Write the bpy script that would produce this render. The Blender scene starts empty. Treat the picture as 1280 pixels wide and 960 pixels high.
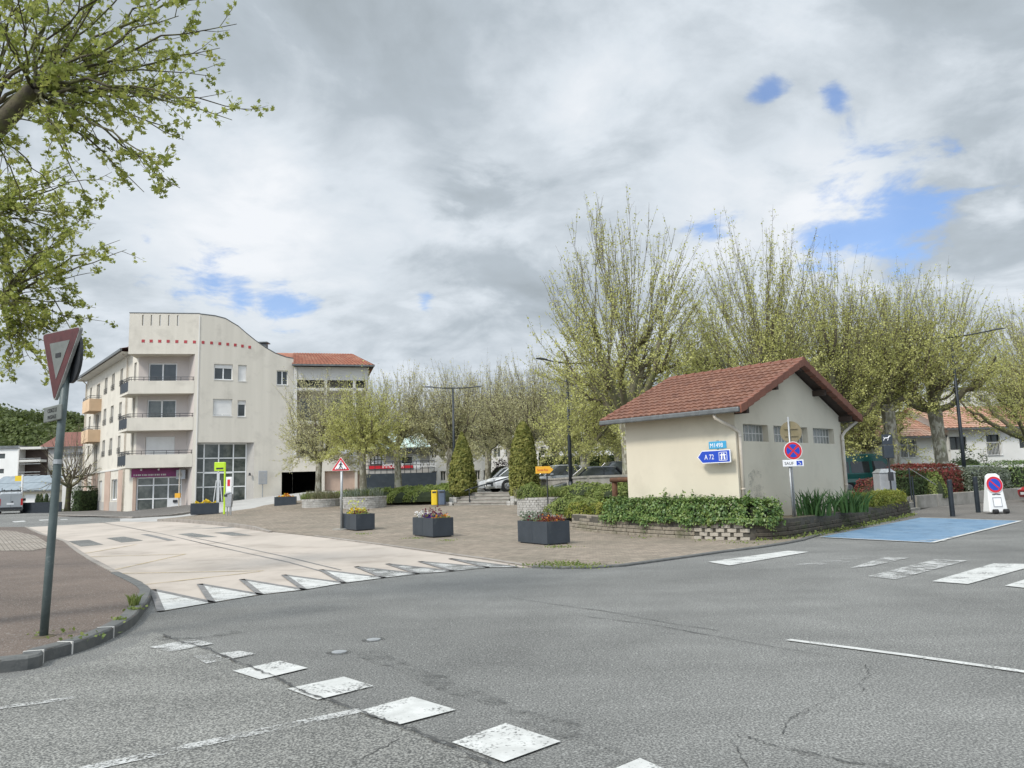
import bpy, bmesh, math, random
import numpy as np
from mathutils import Vector, Matrix
R = math.radians
random.seed(7); RNG = np.random.default_rng(7)
S = bpy.context.scene
COL = S.collection
# ------------------------------------------------------------------ camera
F_PX, PITCH, ROLL, EYE = 968.0, R(7.44), R(-1.6), 1.6
_c, _s = math.cos(PITCH), math.sin(PITCH)
FW = np.array([0, _c, _s]); _rt = np.array([1., 0, 0]); _up = np.array([0, -_s, _c])
RT = _rt*math.cos(ROLL)+_up*math.sin(ROLL); UP = -_rt*math.sin(ROLL)+_up*math.cos(ROLL)
EYEP = np.array([0, 0, EYE])
cd = bpy.data.cameras.new('camera'); cam = bpy.data.objects.new('camera', cd); COL.objects.link(cam)
cd.sensor_width = 36; cd.lens = F_PX/1280*36; cd.clip_end = 3000; cd.clip_start = 0.05
cam.matrix_world = Matrix(((RT[0], UP[0], -FW[0], 0), (RT[1], UP[1], -FW[1], 0), (RT[2], UP[2], -FW[2], EYE), (0, 0, 0, 1)))
S.camera = cam
# ------------------------------------------------------------------ view + world + sun
S.view_settings.view_transform = 'Standard'; S.view_settings.look = 'None'; S.view_settings.gamma = 1
S.view_settings.use_curve_mapping = False; S.view_settings.exposure = 0.06
S.cycles.use_denoising = True
S.cycles.max_bounces = 5; S.cycles.diffuse_bounces = 3; S.cycles.glossy_bounces = 2; S.cycles.transparent_max_bounces = 8
SUN_EL, SUN_AZ = R(46), R(-136)      # azimuth from +Y towards +X
sd = Vector((math.sin(SUN_AZ)*math.cos(SUN_EL), math.cos(SUN_AZ)*math.cos(SUN_EL), math.sin(SUN_EL)))
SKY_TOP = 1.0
def build_world():
    w = bpy.data.worlds.new('World'); S.world = w; w.use_nodes = True
    nt = w.node_tree; N = nt.nodes; L = nt.links; N.clear()
    def nd(t, **k):
        n = N.new(t)
        for a, b in k.items(): setattr(n, a, b)
        return n
    def mth(op, a, b=None, c=None, clamp=False):
        n = nd('ShaderNodeMath', operation=op, use_clamp=clamp)
        for i, v in enumerate((a, b, c)):
            if v is None: continue
            if isinstance(v, (int, float)): n.inputs[i].default_value = v
            else: L.new(v, n.inputs[i])
        return n.outputs[0]
    def smooth(v, lo, hi):
        n = nd('ShaderNodeMapRange', interpolation_type='SMOOTHSTEP'); L.new(v, n.inputs[0])
        n.inputs[1].default_value = lo; n.inputs[2].default_value = hi; return n.outputs[0]
    tc = nd('ShaderNodeTexCoord'); vn = nd('ShaderNodeVectorMath', operation='NORMALIZE'); L.new(tc.outputs['Generated'], vn.inputs[0])
    D = vn.outputs[0]
    sp = nd('ShaderNodeSeparateXYZ'); L.new(D, sp.inputs[0]); X, Y, Z = sp.outputs
    zz = mth('ADD', mth('MAXIMUM', Z, 0.0), 0.22)
    cb = nd('ShaderNodeCombineXYZ'); L.new(mth('DIVIDE', X, zz), cb.inputs[0]); L.new(mth('DIVIDE', Y, zz), cb.inputs[1])
    def noise(scale, detail, rough, dist, off):
        mp = nd('ShaderNodeMapping'); mp.inputs['Location'].default_value = off; L.new(cb.outputs[0], mp.inputs[0])
        n = nd('ShaderNodeTexNoise'); n.inputs['Scale'].default_value = scale; n.inputs['Detail'].default_value = detail
        n.inputs['Roughness'].default_value = rough; n.inputs['Distortion'].default_value = dist; L.new(mp.outputs[0], n.inputs['Vector'])
        return n.outputs['Fac']
    big = noise(0.75, 3, 0.5, 0.35, (3.1, 7.7, 0)); med = noise(2.3, 8, 0.56, 0.5, (1.3, 2.2, 0)); fine = noise(6.0, 7, 0.6, 0.3, (5.3, 0.2, 0))
    # brightness of the cloud base
    v = mth('ADD', mth('MULTIPLY', mth('SUBTRACT', big, 0.5), 0.8), mth('MULTIPLY', mth('SUBTRACT', med, 0.5), 1.75))
    v = mth('ADD', v, mth('MULTIPLY', mth('SUBTRACT', fine, 0.5), 0.5))
    def blob(px, py, r, amt, v, soft=1.0):
        d = FW+RT*(px-640)/F_PX-UP*(py-480)/F_PX; d = d/np.linalg.norm(d)
        q = nd('ShaderNodeVectorMath', operation='DISTANCE'); L.new(D, q.inputs[0]); q.inputs[1].default_value = tuple(d)
        m = smooth(mth('ADD', q.outputs['Value'], mth('MULTIPLY', mth('SUBTRACT', med, 0.5), 0.35*soft)), r, r*0.25)
        return mth('ADD', v, mth('MULTIPLY', m, amt))
    # heavy grey deck over the top left, a bright broken belt lower down
    v = blob(560, 40, 0.42, -0.22, v); v = blob(460, 150, 0.26, -0.13, v); v = blob(1150, 40, 0.25, -0.10, v)
    v = blob(330, 250, 0.22, 0.30, v); v = blob(560, 235, 0.16, 0.30, v); v = blob(600, 300, 0.09, -0.16, v)
    v = blob(1180, 330, 0.16, -0.16, v); v = blob(760, 150, 0.2, 0.2, v); v = blob(990, 200, 0.2, 0.2, v)
    v = blob(300, 420, 0.35, 0.20, v); v = blob(1030, 270, 0.10, 0.25, v)
    f = mth('ADD', mth('MULTIPLY', v, 1.0), 0.50, clamp=True)
    cr = nd('ShaderNodeValToRGB'); L.new(f, cr.inputs[0])
    e = cr.color_ramp.elements; e[0].position = 0.0; e[0].color = (0.37, 0.42, 0.46, 1); e[1].position = 1.0; e[1].color = (0.86, 0.89, 0.93, 1)
    m_ = cr.color_ramp.elements.new(0.35); m_.color = (0.47, 0.53, 0.585, 1); m_ = cr.color_ramp.elements.new(0.65); m_.color = (0.69, 0.75, 0.81, 1)
    sky = nd('ShaderNodeTexSky', sky_type='NISHITA'); sky.sun_disc = False; sky.sun_elevation = SUN_EL; sky.sun_rotation = SUN_AZ % (2*math.pi)
    sm = nd('ShaderNodeVectorMath', operation='SCALE'); L.new(sky.outputs[0], sm.inputs[0]); sm.inputs['Scale'].default_value = 0.15
    tn = nd('ShaderNodeVectorMath', operation='MULTIPLY'); L.new(sm.outputs[0], tn.inputs[0]); tn.inputs[1].default_value = (0.86, 1.0, 1.24); sm = tn
    # blue gaps
    g = None
    for px, py, r in ((1125, 262, 0.058), (1100, 285, 0.05), (1040, 302, 0.03), (1150, 248, .03), (262, 338, 0.034), (962, 108, 0.013), (1044, 122, 0.011), (350, 382, 0.022), (185, 300, 0.012), (300, 377, 0.014), (885, 285, 0.022), (530, 380, 0.012)):
        d = FW+RT*(px-640)/F_PX-UP*(py-480)/F_PX; d = d/np.linalg.norm(d)
        q = nd('ShaderNodeVectorMath', operation='DISTANCE'); L.new(D, q.inputs[0]); q.inputs[1].default_value = tuple(d)
        m = smooth(mth('ADD', q.outputs['Value'], mth('ADD', mth('MULTIPLY', mth('SUBTRACT', med, 0.5), 5.5*r), mth('MULTIPLY', mth('SUBTRACT', fine, 0.5), 6.0*r))), r*1.35, r*-0.2)
        g = m if g is None else mth('MAXIMUM', g, m)
    behind = smooth(mth('ADD', mth('MULTIPLY', Y, -1.0), mth('MULTIPLY', mth('SUBTRACT', med, 0.5), 2.0)), 0.0, 0.9)
    g = mth('MULTIPLY', mth('MAXIMUM', g, mth('MULTIPLY', behind, 0.25)), 0.8)
    mx = nd('ShaderNodeMix', data_type='RGBA'); L.new(g, mx.inputs[0]); L.new(cr.outputs[0], mx.inputs[6]); L.new(sm.outputs[0], mx.inputs[7])
    # sky above the view, brightened to light the ground; overcast is brightest overhead
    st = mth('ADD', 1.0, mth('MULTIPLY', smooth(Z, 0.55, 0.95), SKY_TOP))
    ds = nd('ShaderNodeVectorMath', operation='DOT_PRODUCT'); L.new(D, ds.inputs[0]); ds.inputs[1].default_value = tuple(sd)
    st = mth('ADD', st, mth('MULTIPLY', smooth(ds.outputs['Value'], 0.05, 1.0), 1.0))      # added glow round the unseen sun, lifts the facades
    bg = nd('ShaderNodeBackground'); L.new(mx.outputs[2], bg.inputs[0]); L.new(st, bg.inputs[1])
    o = nd('ShaderNodeOutputWorld'); L.new(bg.outputs[0], o.inputs[0])
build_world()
sl = bpy.data.lights.new('sun', 'SUN'); sl.energy = 2.7; sl.angle = R(12); sl.color = (1, 0.95, 0.87)
so = bpy.data.objects.new('sun', sl); COL.objects.link(so); so.rotation_euler = (-sd).to_track_quat('-Z', 'Y').to_euler()

# ------------------------------------------------------------------ geometry maths
def ray(px, py): return FW+RT*(px-640)/F_PX-UP*(py-480)/F_PX
def at(px, py, Y):
    d = ray(px, py); return EYEP+d*Y/d[1]
def onpl(px, py, P, dr):
    n = np.array([-dr[1], dr[0], 0.]); d = ray(px, py)
    t = n@(np.array([P[0], P[1], 0.])-np.array([0, 0, 0.]))/(n@d); return EYEP+d*t
def an(a): return np.array([math.cos(R(a)), math.sin(R(a))])
def uv(P, d, px, py):
    w = onpl(px, py, P, d); return float((w[:2]-P)@d), float(w[2])
def sst(a, b, x):
    t = min(1, max(0, (x-a)/(b-a))); return t*t*(3-2*t)
GX = [-120, -60, -30, -22, -16, -10, -4, 2, 8, 20, 60, 120]
GY = [-60, 0, 25, 35, 42, 46, 52, 60, 80, 120, 300]
GZ = {-120: [0, 0, 0, .05, .1, .12, .15, .2, .3, .4, 1], -60: [0, 0, 0, .05, .1, .12, .15, .2, .3, .4, 1],
      -30: [0, 0, 0, .05, .1, .12, .18, .3, .35, .5, 1], -22: [0, 0, 0, 0, .05, .1, .25, .95, 1., 1.2, 1.5],
      -16: [0, 0, 0, .05, .15, .25, .5, 1.5, 1.7, 1.8, 2], -10: [0, 0, 0, .1, .35, .45, .65, 1.4, 1.7, 1.8, 2],
      -4: [0, 0, 0, .2, .42, .5, .7, 1.3, 1.6, 1.8, 2], 2: [0, 0, 0, .2, .45, .55, .8, 1.2, 1.5, 1.8, 2],
      8: [0, 0, 0, .2, .5, .7, .9, 1.2, 1.4, 1.6, 2], 20: [0, 0, 0, .12, .28, .36, .42, .55, 1.3, 1.5, 2],
      60: [0, 0, 0, .1, .25, .35, .4, .55, 1.3, 1.5, 2], 120: [0, 0, 0, .1, .25, .35, .4, .55, 1.3, 1.5, 2]}
_xs = np.array(GX, float); _ys = np.array(GY, float); _zz = np.array([GZ[x] for x in GX], float)
def H0(x, y):
    x = min(max(x, -119.9), 119.9); y = min(max(y, -59.9), 299.9)
    i = int(np.searchsorted(_xs, x, 'right')-1); j = int(np.searchsorted(_ys, y, 'right')-1)
    a = (x-_xs[i])/(_xs[i+1]-_xs[i]); b = (y-_ys[j])/(_ys[j+1]-_ys[j])
    return float((_zz[i, j]*(1-a)+_zz[i+1, j]*a)*(1-b)+(_zz[i, j+1]*(1-a)+_zz[i+1, j+1]*a)*b)
PARK = [(-11, 52), (-9, 50.3), (-4.3, 48.0), (0.6, 46.6), (1.8, 42), (2.2, 37), (2.8, 32.2), (9, 31.6), (13.5, 34.0), (18.0, 37.4), (27, 43.0), (60, 58), (60, 110), (-11, 110)]
def sdist(p, poly):
    best = 1e9; ins = False; n = len(poly); x, y = p
    for i in range(n):
        x1, y1 = poly[i]; x2, y2 = poly[(i+1) % n]
        dx, dy = x2-x1, y2-y1; t = max(0, min(1, ((x-x1)*dx+(y-y1)*dy)/(dx*dx+dy*dy)))
        best = min(best, math.hypot(x-x1-t*dx, y-y1-t*dy))
        if (y1 > y) != (y2 > y) and x < (x2-x1)*(y-y1)/(y2-y1)+x1: ins = not ins
    return best if ins else -best
def PZ(x, y): return 1.2-0.8*sst(10, 26, x)+0.01*max(0, y-50)
def H(x, y):
    h = H0(x, y)
    if y < 29 or x < -13 or x > 62: return h
    k = sst(-0.9, 0.7, sdist((x, y), PARK))
    return h*(1-k)+max(h, PZ(x, y))*k if k > 0 else h
def gp(px, py, off=0.0, base=H0):
    d = ray(px, py); t = 1.0; prev = EYE
    y = 2.0
    while y < 400:
        p = EYEP+d*y/d[1]; h = base(p[0], p[1])+off
        if p[2] <= h: break
        y += 0.25 if y < 30 else 0.5
    lo, hi = y-0.5, y
    for _ in range(25):
        m = (lo+hi)/2; p = EYEP+d*m/d[1]
        if p[2] <= base(p[0], p[1])+off: hi = m
        else: lo = m
    return EYEP+d*hi/d[1]
def g2(px, py, off=0.0): p = gp(px, py, off); return (float(p[0]), float(p[1]))

# ------------------------------------------------------------------ materials
def mat(name, c1, c2=None, scale=4.0, rough=0.8, bump=0.0, bscale=None, metal=0.0, detail=5, stretch=(1, 1, 1), lo=0.35, hi=0.65,
        c3=None, s3=0.5, lo3=.45, hi3=.7, coord='Object', alpha=None, emis=None, spec=0.5, nrough=0.6, trans=0.0):
    m = bpy.data.materials.new(name); m.use_nodes = True; nt = m.node_tree; N = nt.nodes; L = nt.links
    b = N['Principled BSDF']; b.inputs['Roughness'].default_value = rough; b.inputs['Metallic'].default_value = metal
    b.inputs['Specular IOR Level'].default_value = spec
    tc = N.new('ShaderNodeTexCoord')
    def tex(sc, dt, st=(1, 1, 1), off=(0, 0, 0)):
        mp = N.new('ShaderNodeMapping'); mp.inputs['Scale'].default_value = st; mp.inputs['Location'].default_value = off
        if coord == 'Position':
            g = N.new('ShaderNodeNewGeometry'); L.new(g.outputs['Position'], mp.inputs[0])
        else: L.new(tc.outputs[coord], mp.inputs[0])
        n = N.new('ShaderNodeTexNoise'); n.inputs['Scale'].default_value = sc; n.inputs['Detail'].default_value = dt
        n.inputs['Roughness'].default_value = nrough; L.new(mp.outputs[0], n.inputs['Vector']); return n.outputs['Fac']
    def rng(v, a, bb):
        n = N.new('ShaderNodeMapRange'); L.new(v, n.inputs[0]); n.inputs[1].default_value = a; n.inputs[2].default_value = bb; return n.outputs[0]
    if c2 is None:
        c2 = tuple(x*0.82 for x in c1)
    mx = N.new('ShaderNodeMix'); mx.data_type = 'RGBA'
    L.new(rng(tex(scale, detail, stretch), lo, hi), mx.inputs[0]); mx.inputs[6].default_value = (*c1, 1); mx.inputs[7].default_value = (*c2, 1)
    out = mx.outputs[2]
    if c3 is not None:
        m3 = N.new('ShaderNodeMix'); m3.data_type = 'RGBA'; L.new(rng(tex(s3, 6, (1, 1, 1), (9, 4, 2)), lo3, hi3), m3.inputs[0])
        L.new(out, m3.inputs[6]); m3.inputs[7].default_value = (*c3, 1); out = m3.outputs[2]
    L.new(out, b.inputs['Base Color'])
    if bump:
        bp = N.new('ShaderNodeBump'); bp.inputs['Strength'].default_value = min(1, bump); bp.inputs['Distance'].default_value = 0.02
        L.new(tex(bscale or scale*6, 4), bp.inputs['Height']); L.new(bp.outputs[0], b.inputs['Normal'])
    if emis: b.inputs['Emission Color'].default_value = (*emis[:3], 1); b.inputs['Emission Strength'].default_value = emis[3]
    if alpha is not None:      # worn paint: (noise scale, lo, hi)
        n1 = tex(alpha[0], 8); n2 = tex(alpha[0]*18, 3, (1, 1, 1), (3, 3, 3))
        a = N.new('ShaderNodeMath'); a.operation = 'ADD'; L.new(n1, a.inputs[0])
        q = N.new('ShaderNodeMath'); q.operation = 'MULTIPLY'; q.inputs[1].default_value = 0.9; L.new(n2, q.inputs[0]); L.new(q.outputs[0], a.inputs[1])
        L.new(rng(a.outputs[0], alpha[1], alpha[2]), b.inputs['Alpha'])
    return m
def asphalt(name, dark, light, speck=95, patch=(0.35, 0.9), tint=(0.16, 0.155, 0.14)):
    m = mat(name, dark, light, scale=speck, rough=0.9, lo=.42, hi=.62, detail=2, bump=0.35, bscale=speck*0.8, c3=None, coord='Position', nrough=.7)
    nt = m.node_tree; N = nt.nodes; L = nt.links; b = N['Principled BSDF']
    src = b.inputs['Base Color'].links[0].from_socket
    g = N.new('ShaderNodeNewGeometry')
    def nz(sc, st, off, det=5):
        mp = N.new('ShaderNodeMapping'); mp.inputs['Scale'].default_value = st; mp.inputs['Location'].default_value = off; L.new(g.outputs['Position'], mp.inputs[0])
        n = N.new('ShaderNodeTexNoise'); n.inputs['Scale'].default_value = sc; n.inputs['Detail'].default_value = det; L.new(mp.outputs[0], n.inputs['Vector']); return n.outputs['Fac']
    def mul(src, fac, a, bb, va, vb):
        r = N.new('ShaderNodeMapRange'); L.new(fac, r.inputs[0]); r.inputs[1].default_value = a; r.inputs[2].default_value = bb; r.inputs[3].default_value = va; r.inputs[4].default_value = vb
        s = N.new('ShaderNodeVectorMath'); s.operation = 'SCALE'; L.new(src, s.inputs[0]); L.new(r.outputs[0], s.inputs['Scale']); return s.outputs[0]
    o = mul(src, nz(0.22, (1, 1, 1), (4, 9, 0)), .35, .65, .80, 1.16)
    o = mul(o, nz(1.3, (1, 1, 1), (1, 2, 0), 8), .3, .7, .90, 1.10)
    o = mul(o, nz(0.8, (0.25, 2.2, 1), (7, 2, 0), 6), .35, .7, 1.05, .90)
    o = mul(o, nz(14, (1, 1, 1), (7, 2, 0), 3), .3, .7, .93, 1.07)
    # bright aggregate chips
    vo = N.new('ShaderNodeTexVoronoi'); vo.inputs['Scale'].default_value = speck*1.1; L.new(g.outputs['Position'], vo.inputs['Vector'])
    wn = N.new('ShaderNodeSeparateColor'); L.new(vo.outputs['Color'], wn.inputs[0])
    r = N.new('ShaderNodeMapRange'); L.new(wn.outputs[0], r.inputs[0]); r.inputs[1].default_value = .93; r.inputs[2].default_value = .97; r.inputs[4].default_value = .35
    mx = N.new('ShaderNodeMix'); mx.data_type = 'RGBA'; L.new(r.outputs[0], mx.inputs[0]); L.new(o, mx.inputs[6]); mx.inputs[7].default_value = (.42, .42, .39, 1)
    L.new(mx.outputs[2], b.inputs['Base Color'])
    return m
def brickmat(name, ca, cb_, mortar, scale, bw, bh, ms, rot=0, rough=.9, dirt=(.2, .17, .13), dlo=.45, dhi=.75):
    m = bpy.data.materials.new(name); m.use_nodes = True; nt = m.node_tree; N = nt.nodes; L = nt.links; b = N['Principled BSDF']; b.inputs['Roughness'].default_value = rough
    g = N.new('ShaderNodeNewGeometry'); mp = N.new('ShaderNodeMapping'); mp.inputs['Rotation'].default_value = (0, 0, R(rot)); L.new(g.outputs['Position'], mp.inputs[0])
    br = N.new('ShaderNodeTexBrick'); L.new(mp.outputs[0], br.inputs['Vector']); br.inputs['Scale'].default_value = scale
    br.inputs['Color1'].default_value = (*ca, 1); br.inputs['Color2'].default_value = (*cb_, 1); br.inputs['Mortar'].default_value = (*mortar, 1)
    br.inputs['Mortar Size'].default_value = ms; br.inputs['Brick Width'].default_value = bw; br.inputs['Row Height'].default_value = bh; br.inputs['Bias'].default_value = 0
    def nz(sc, off): 
        n = N.new('ShaderNodeTexNoise'); n.inputs['Scale'].default_value = sc; n.inputs['Detail'].default_value = 8; mp2 = N.new('ShaderNodeMapping'); mp2.inputs['Location'].default_value = off
        L.new(g.outputs['Position'], mp2.inputs[0]); L.new(mp2.outputs[0], n.inputs['Vector']); return n.outputs['Fac']
    def rg(v, a, c, d=0, e=1):
        r = N.new('ShaderNodeMapRange'); L.new(v, r.inputs[0]); r.inputs[1].default_value = a; r.inputs[2].default_value = c; r.inputs[3].default_value = d; r.inputs[4].default_value = e; return r.outputs[0]
    mx = N.new('ShaderNodeMix'); mx.data_type = 'RGBA'; L.new(rg(nz(.55, (0, 0, 0)), dlo, dhi, 0, .7), mx.inputs[0]); L.new(br.outputs[0], mx.inputs[6]); mx.inputs[7].default_value = (*dirt, 1)
    s = N.new('ShaderNodeVectorMath'); s.operation = 'SCALE'; L.new(mx.outputs[2], s.inputs[0]); L.new(rg(nz(5, (3, 2, 0)), .3, .7, .78, 1.18), s.inputs['Scale'])
    s2 = N.new('ShaderNodeVectorMath'); s2.operation = 'SCALE'; L.new(s.outputs[0], s2.inputs[0]); L.new(rg(nz(60, (3, 2, 0)), .3, .7, .85, 1.12), s2.inputs['Scale'])
    L.new(s2.outputs[0], b.inputs['Base Color'])
    bp = N.new('ShaderNodeBump'); bp.inputs['Strength'].default_value = .5; bp.inputs['Distance'].default_value = .01; L.new(br.outputs['Fac'], bp.inputs['Height']); bp.invert = True; L.new(bp.outputs[0], b.inputs['Normal'])
    return m
M = {}
M['asphalt'] = asphalt('asphalt', (.078, .078, .073), (.245, .243, .223), 62)
M['asphalt_coarse'] = asphalt('asphalt_coarse', (.075, .075, .069), (.30, .295, .265), 62)
M['asphalt_brown'] = asphalt('asphalt_brown', (.085, .064, .050), (.185, .143, .114), 60)
M['asphalt_pave'] = asphalt('asphalt_pave', (.085, .078, .068), (.19, .175, .155), 60)
M['plaza'] = brickmat('plaza_pavers', (.205, .165, .125), (.315, .26, .20), (.10, .085, .062), 1.0, .22, .11, .006, 24, dirt=(.155, .135, .10), dlo=.40, dhi=.68)
M['pavers_grey'] = brickmat('pavers_grey', (.24, .21, .17), (.36, .32, .27), (.12, .10, .08), 1.0, .16, .12, .012, 55, dirt=(.16, .13, .10), dlo=.4)
M['table'] = mat('raised_table_resin', (.455, .395, .335), (.38, .333, .282), 0.6, .85, .1, 60, coord='Position', c3=(.27, .23, .19), s3=.6, lo3=.5, hi3=.75, detail=9, stretch=(1, .35, 1))
M['paint'] = mat('road_paint_white', (.55, .55, .52), (.42, .42, .395), 5, .7, .1, 80, coord='Position', alpha=(2.2, .70, .88))
M['paint_worn'] = mat('road_paint_worn', (.50, .50, .475), (.38, .38, .36), 8, .75, coord='Position', alpha=(3.0, .86, 1.04))
M['paint_faint'] = mat('road_paint_faint', (.52, .52, .50), (.42, .42, .40), 8, .8, coord='Position', alpha=(2.5, .98, 1.22))
M['seal'] = mat('dark_joint_seal', (.13, .13, .125), (.22, .21, .20), 9, .8, coord='Position', alpha=(5, .55, .85))
M['ochre'] = mat('ochre_marking', (.42, .33, .19), (.52, .43, .29), 3, .85, coord='Position', alpha=(2.5, .66, 1.05))
M['crack'] = mat('crack', (.035, .034, .032), (.07, .07, .065), 9, .95, coord='Position', alpha=(9, .75, .95))
M['stain'] = mat('tar_stain', (.10, .10, .095), (.13, .13, .12), 9, .85, coord='Position', alpha=(3.5, .93, 1.2))
M['blue'] = mat('blue_bay_paint', (.11, .20, .30), (.16, .25, .345), 1.6, .8, .1, 60, coord='Position', c3=(.08, .14, .20), s3=2.2, lo3=.55, hi3=.75, detail=9, stretch=(1, .4, 1), alpha=(2.0, .62, .82))
M['drive'] = mat('light_concrete_drive', (.40, .39, .365), (.33, .32, .30), .7, .9, coord='Position')
M['kerb_dark'] = mat('kerb_stone_dark', (.085, .088, .085), (.13, .13, .12), 6, .8, .3, 50, coord='Position')
M['kerb'] = mat('kerb_stone', (.30, .27, .235), (.22, .195, .17), 3, .9, .3, 40, coord='Position')
M['grass'] = mat('grass', (.07, .10, .025), (.12, .12, .05), 3, .95, .5, 40, coord='Position')
M['soil'] = mat('soil', (.09, .07, .045), (.13, .11, .06), 3, .95, .5, 30, coord='Position')
M['stucco'] = mat('pale_stucco', (.645, .60, .515), (.585, .545, .465), .5, .92, .12, 60, coord='Position', c3=(.48, .445, .38), s3=.9, lo3=.52, hi3=.80, stretch=(3.2, 3.2, .16), detail=8)
M['stucco_in'] = mat('pinkish_recess_render', (.56, .50, .46), (.50, .45, .41), .7, .92, coord='Position', stretch=(1, 1, .4))
M['cream'] = mat('cream_render', (.64, .58, .455), (.585, .53, .415), .55, .92, .15, 70, coord='Position', c3=(.50, .45, .35), s3=1.1, lo3=.52, hi3=.85, detail=8, stretch=(1, 1, .5))
M['pink'] = mat('salmon_render', (.50, .37, .29), (.42, .31, .245), 1, .9, coord='Position')
M['salmon'] = mat('salmon_balcony_paint', (.66, .47, .30), (.58, .41, .26), 1, .9, coord='Position')
M['white_wall'] = mat('white_render', (.80, .79, .75), (.72, .71, .67), .6, .9, coord='Position')
M['offwhite'] = mat('offwhite_render', (.66, .64, .59), (.58, .56, .52), .4, .9, coord='Position')
M['plinth'] = mat('grey_panel_render', (.44, .42, .38), (.38, .36, .33), 1, .9, coord='Position')
M['tile'] = mat('brown_clay_tile', (.205, .092, .056), (.135, .060, .038), 3.1, .75, .2, 30, coord='Position', c3=(.27, .14, .09), s3=1.2, lo3=.55, hi3=.8)
M['tile_edge'] = mat('verge_tile', (.20, .077, .045), (.15, .058, .035), 2, .7, coord='Position')
M['tile_red'] = mat('orange_clay_tile', (.34, .13, .075), (.24, .09, .055), 2.5, .8, .2, 20, coord='Position', c3=(.38, .20, .13), s3=.8)
M['tile_pale'] = mat('pale_clay_tile', (.44, .25, .17), (.33, .17, .115), 2.5, .85, .2, 20, coord='Position', c3=(.40, .29, .22), s3=.8)
M['tile_maroon'] = mat('maroon_clay_tile', (.25, .115, .085), (.20, .09, .07), 2.5, .85, coord='Position')
M['zinc'] = mat('grey_gutter_metal', (.17, .18, .18), (.12, .125, .125), 4, .5, metal=.4)
M['zincpale'] = mat('blue_grey_sheet_roof', (.24, .28, .30), (.19, .22, .24), 1, .6, coord='Position')
M['pipe'] = mat('beige_pipe_paint', (.60, .54, .45), (.50, .44, .36), 3, .6)
M['darkwood'] = mat('dark_timber', (.035, .022, .016), (.055, .035, .025), 8, .8, stretch=(1, 1, 8))
M['log'] = mat('brown_log', (.13, .06, .03), (.085, .04, .02), 8, .85, .3, 30)
M['glass'] = mat('dark_window_glass', (.030, .036, .036), (.05, .058, .056), 1.5, .06, spec=.7, coord='Position')
M['glass_mid'] = mat('reflecting_window_glass', (.045, .055, .050), (.13, .14, .125), 1.2, .08, spec=.7, coord='Position', lo=.4, hi=.6)
M['glassblock'] = mat('glass_block', (.16, .17, .155), (.26, .27, .25), 7, .15, spec=.7, coord='Position', bump=.4, bscale=12)
M['white'] = mat('white_pvc', (.80, .80, .78), (.74, .74, .72), 2, .45)
M['shutter'] = mat('white_roller_shutter', (.76, .75, .72), (.70, .69, .66), 2, .6)
M['black'] = mat('black_metal', (.022, .024, .027), (.035, .037, .04), 6, .45)
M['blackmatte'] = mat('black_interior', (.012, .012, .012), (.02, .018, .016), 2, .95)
M['anth'] = mat('anthracite_metal', (.028, .037, .047), (.04, .05, .062), 2.5, .42, c3=(.075, .085, .09), s3=5, lo3=.6, hi3=.8)
M['lamp'] = mat('dark_lamp_paint', (.012, .017, .023), (.02, .027, .034), 4, .42)
M['galv'] = mat('galvanised_steel', (.42, .43, .43), (.32, .33, .33), 14, .45, metal=.5)
M['polegreen'] = mat('weathered_green_pole', (.065, .088, .085), (.10, .125, .12), 7, .5, c3=(.20, .22, .21), s3=6, lo3=.6, hi3=.72)
M['signback'] = mat('sign_back', (.20, .165, .085), (.25, .205, .12), 5, .6)
M['signgrey'] = mat('weathered_shaded_sign_face', (.165, .175, .16), (.125, .135, .12), 5, .5, c3=(.10, .11, .095), s3=9, lo3=.55, hi3=.8)  # weathered, and darkened further as a face turned from the sun
M['signred_old_shaded'] = mat('faded_shaded_red', (.055, .010, .010), (.085, .02, .018), 9, .5, c3=(.10, .02, .02), s3=4)  # faded red, with the shade on the face worked into it
M['signedge'] = mat('sign_edge', (.40, .40, .37), (.28, .28, .26), 8, .5)
M['red'] = mat('sign_red', (.62, .02, .03), (.55, .02, .03), 3, .4)
M['brick_red'] = mat('faded_red_tile', (.42, .045, .05), (.33, .04, .045), 3, .6, coord='Position')
M['sblue'] = mat('sign_blue', (.01, .055, .42), (.012, .065, .46), 3, .4)
M['skyblue'] = mat('sign_light_blue', (.04, .30, .52), (.05, .33, .56), 3, .4)
M['swhite'] = mat('sign_white', (.82, .82, .82), (.78, .78, .78), 3, .4)
M['sblack'] = mat('sign_black', (.02, .02, .02), None, 3, .5)
M['lime'] = mat('lime_green_paint', (.46, .68, .02), (.42, .62, .02), 3, .45)
M['yellow'] = mat('yellow_plastic', (.75, .52, .02), (.70, .48, .02), 3, .5)
M['orange'] = mat('orange_sign', (.80, .42, .03), (.75, .38, .03), 3, .5)
M['purple'] = mat('magenta_shop_sign', (.26, .03, .15), (.15, .02, .09), 1.8, .5, coord='Position')
M['greybox'] = mat('grey_plastic', (.36, .37, .38), (.30, .31, .32), 4, .5)
M['bindark'] = mat('blue_grey_plastic', (.10, .13, .18), (.08, .105, .15), 4, .5)
M['sett'] = mat('grey_stone_sett', (.47, .455, .42), (.33, .315, .285), 5, .9, .4, 40, coord='Position', c3=(.18, .165, .14), s3=2.5, lo3=.55, hi3=.8)
M['block'] = mat('split_stone_block', (.30, .26, .20), (.20, .175, .135), 5, .95, .6, 28, coord='Position', c3=(.11, .11, .06), s3=2.0, lo3=.52, hi3=.72)
M['block_pale'] = mat('pale_hollow_block', (.42, .38, .315), (.33, .295, .24), 5, .95, .4, 28, coord='Position')
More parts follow.
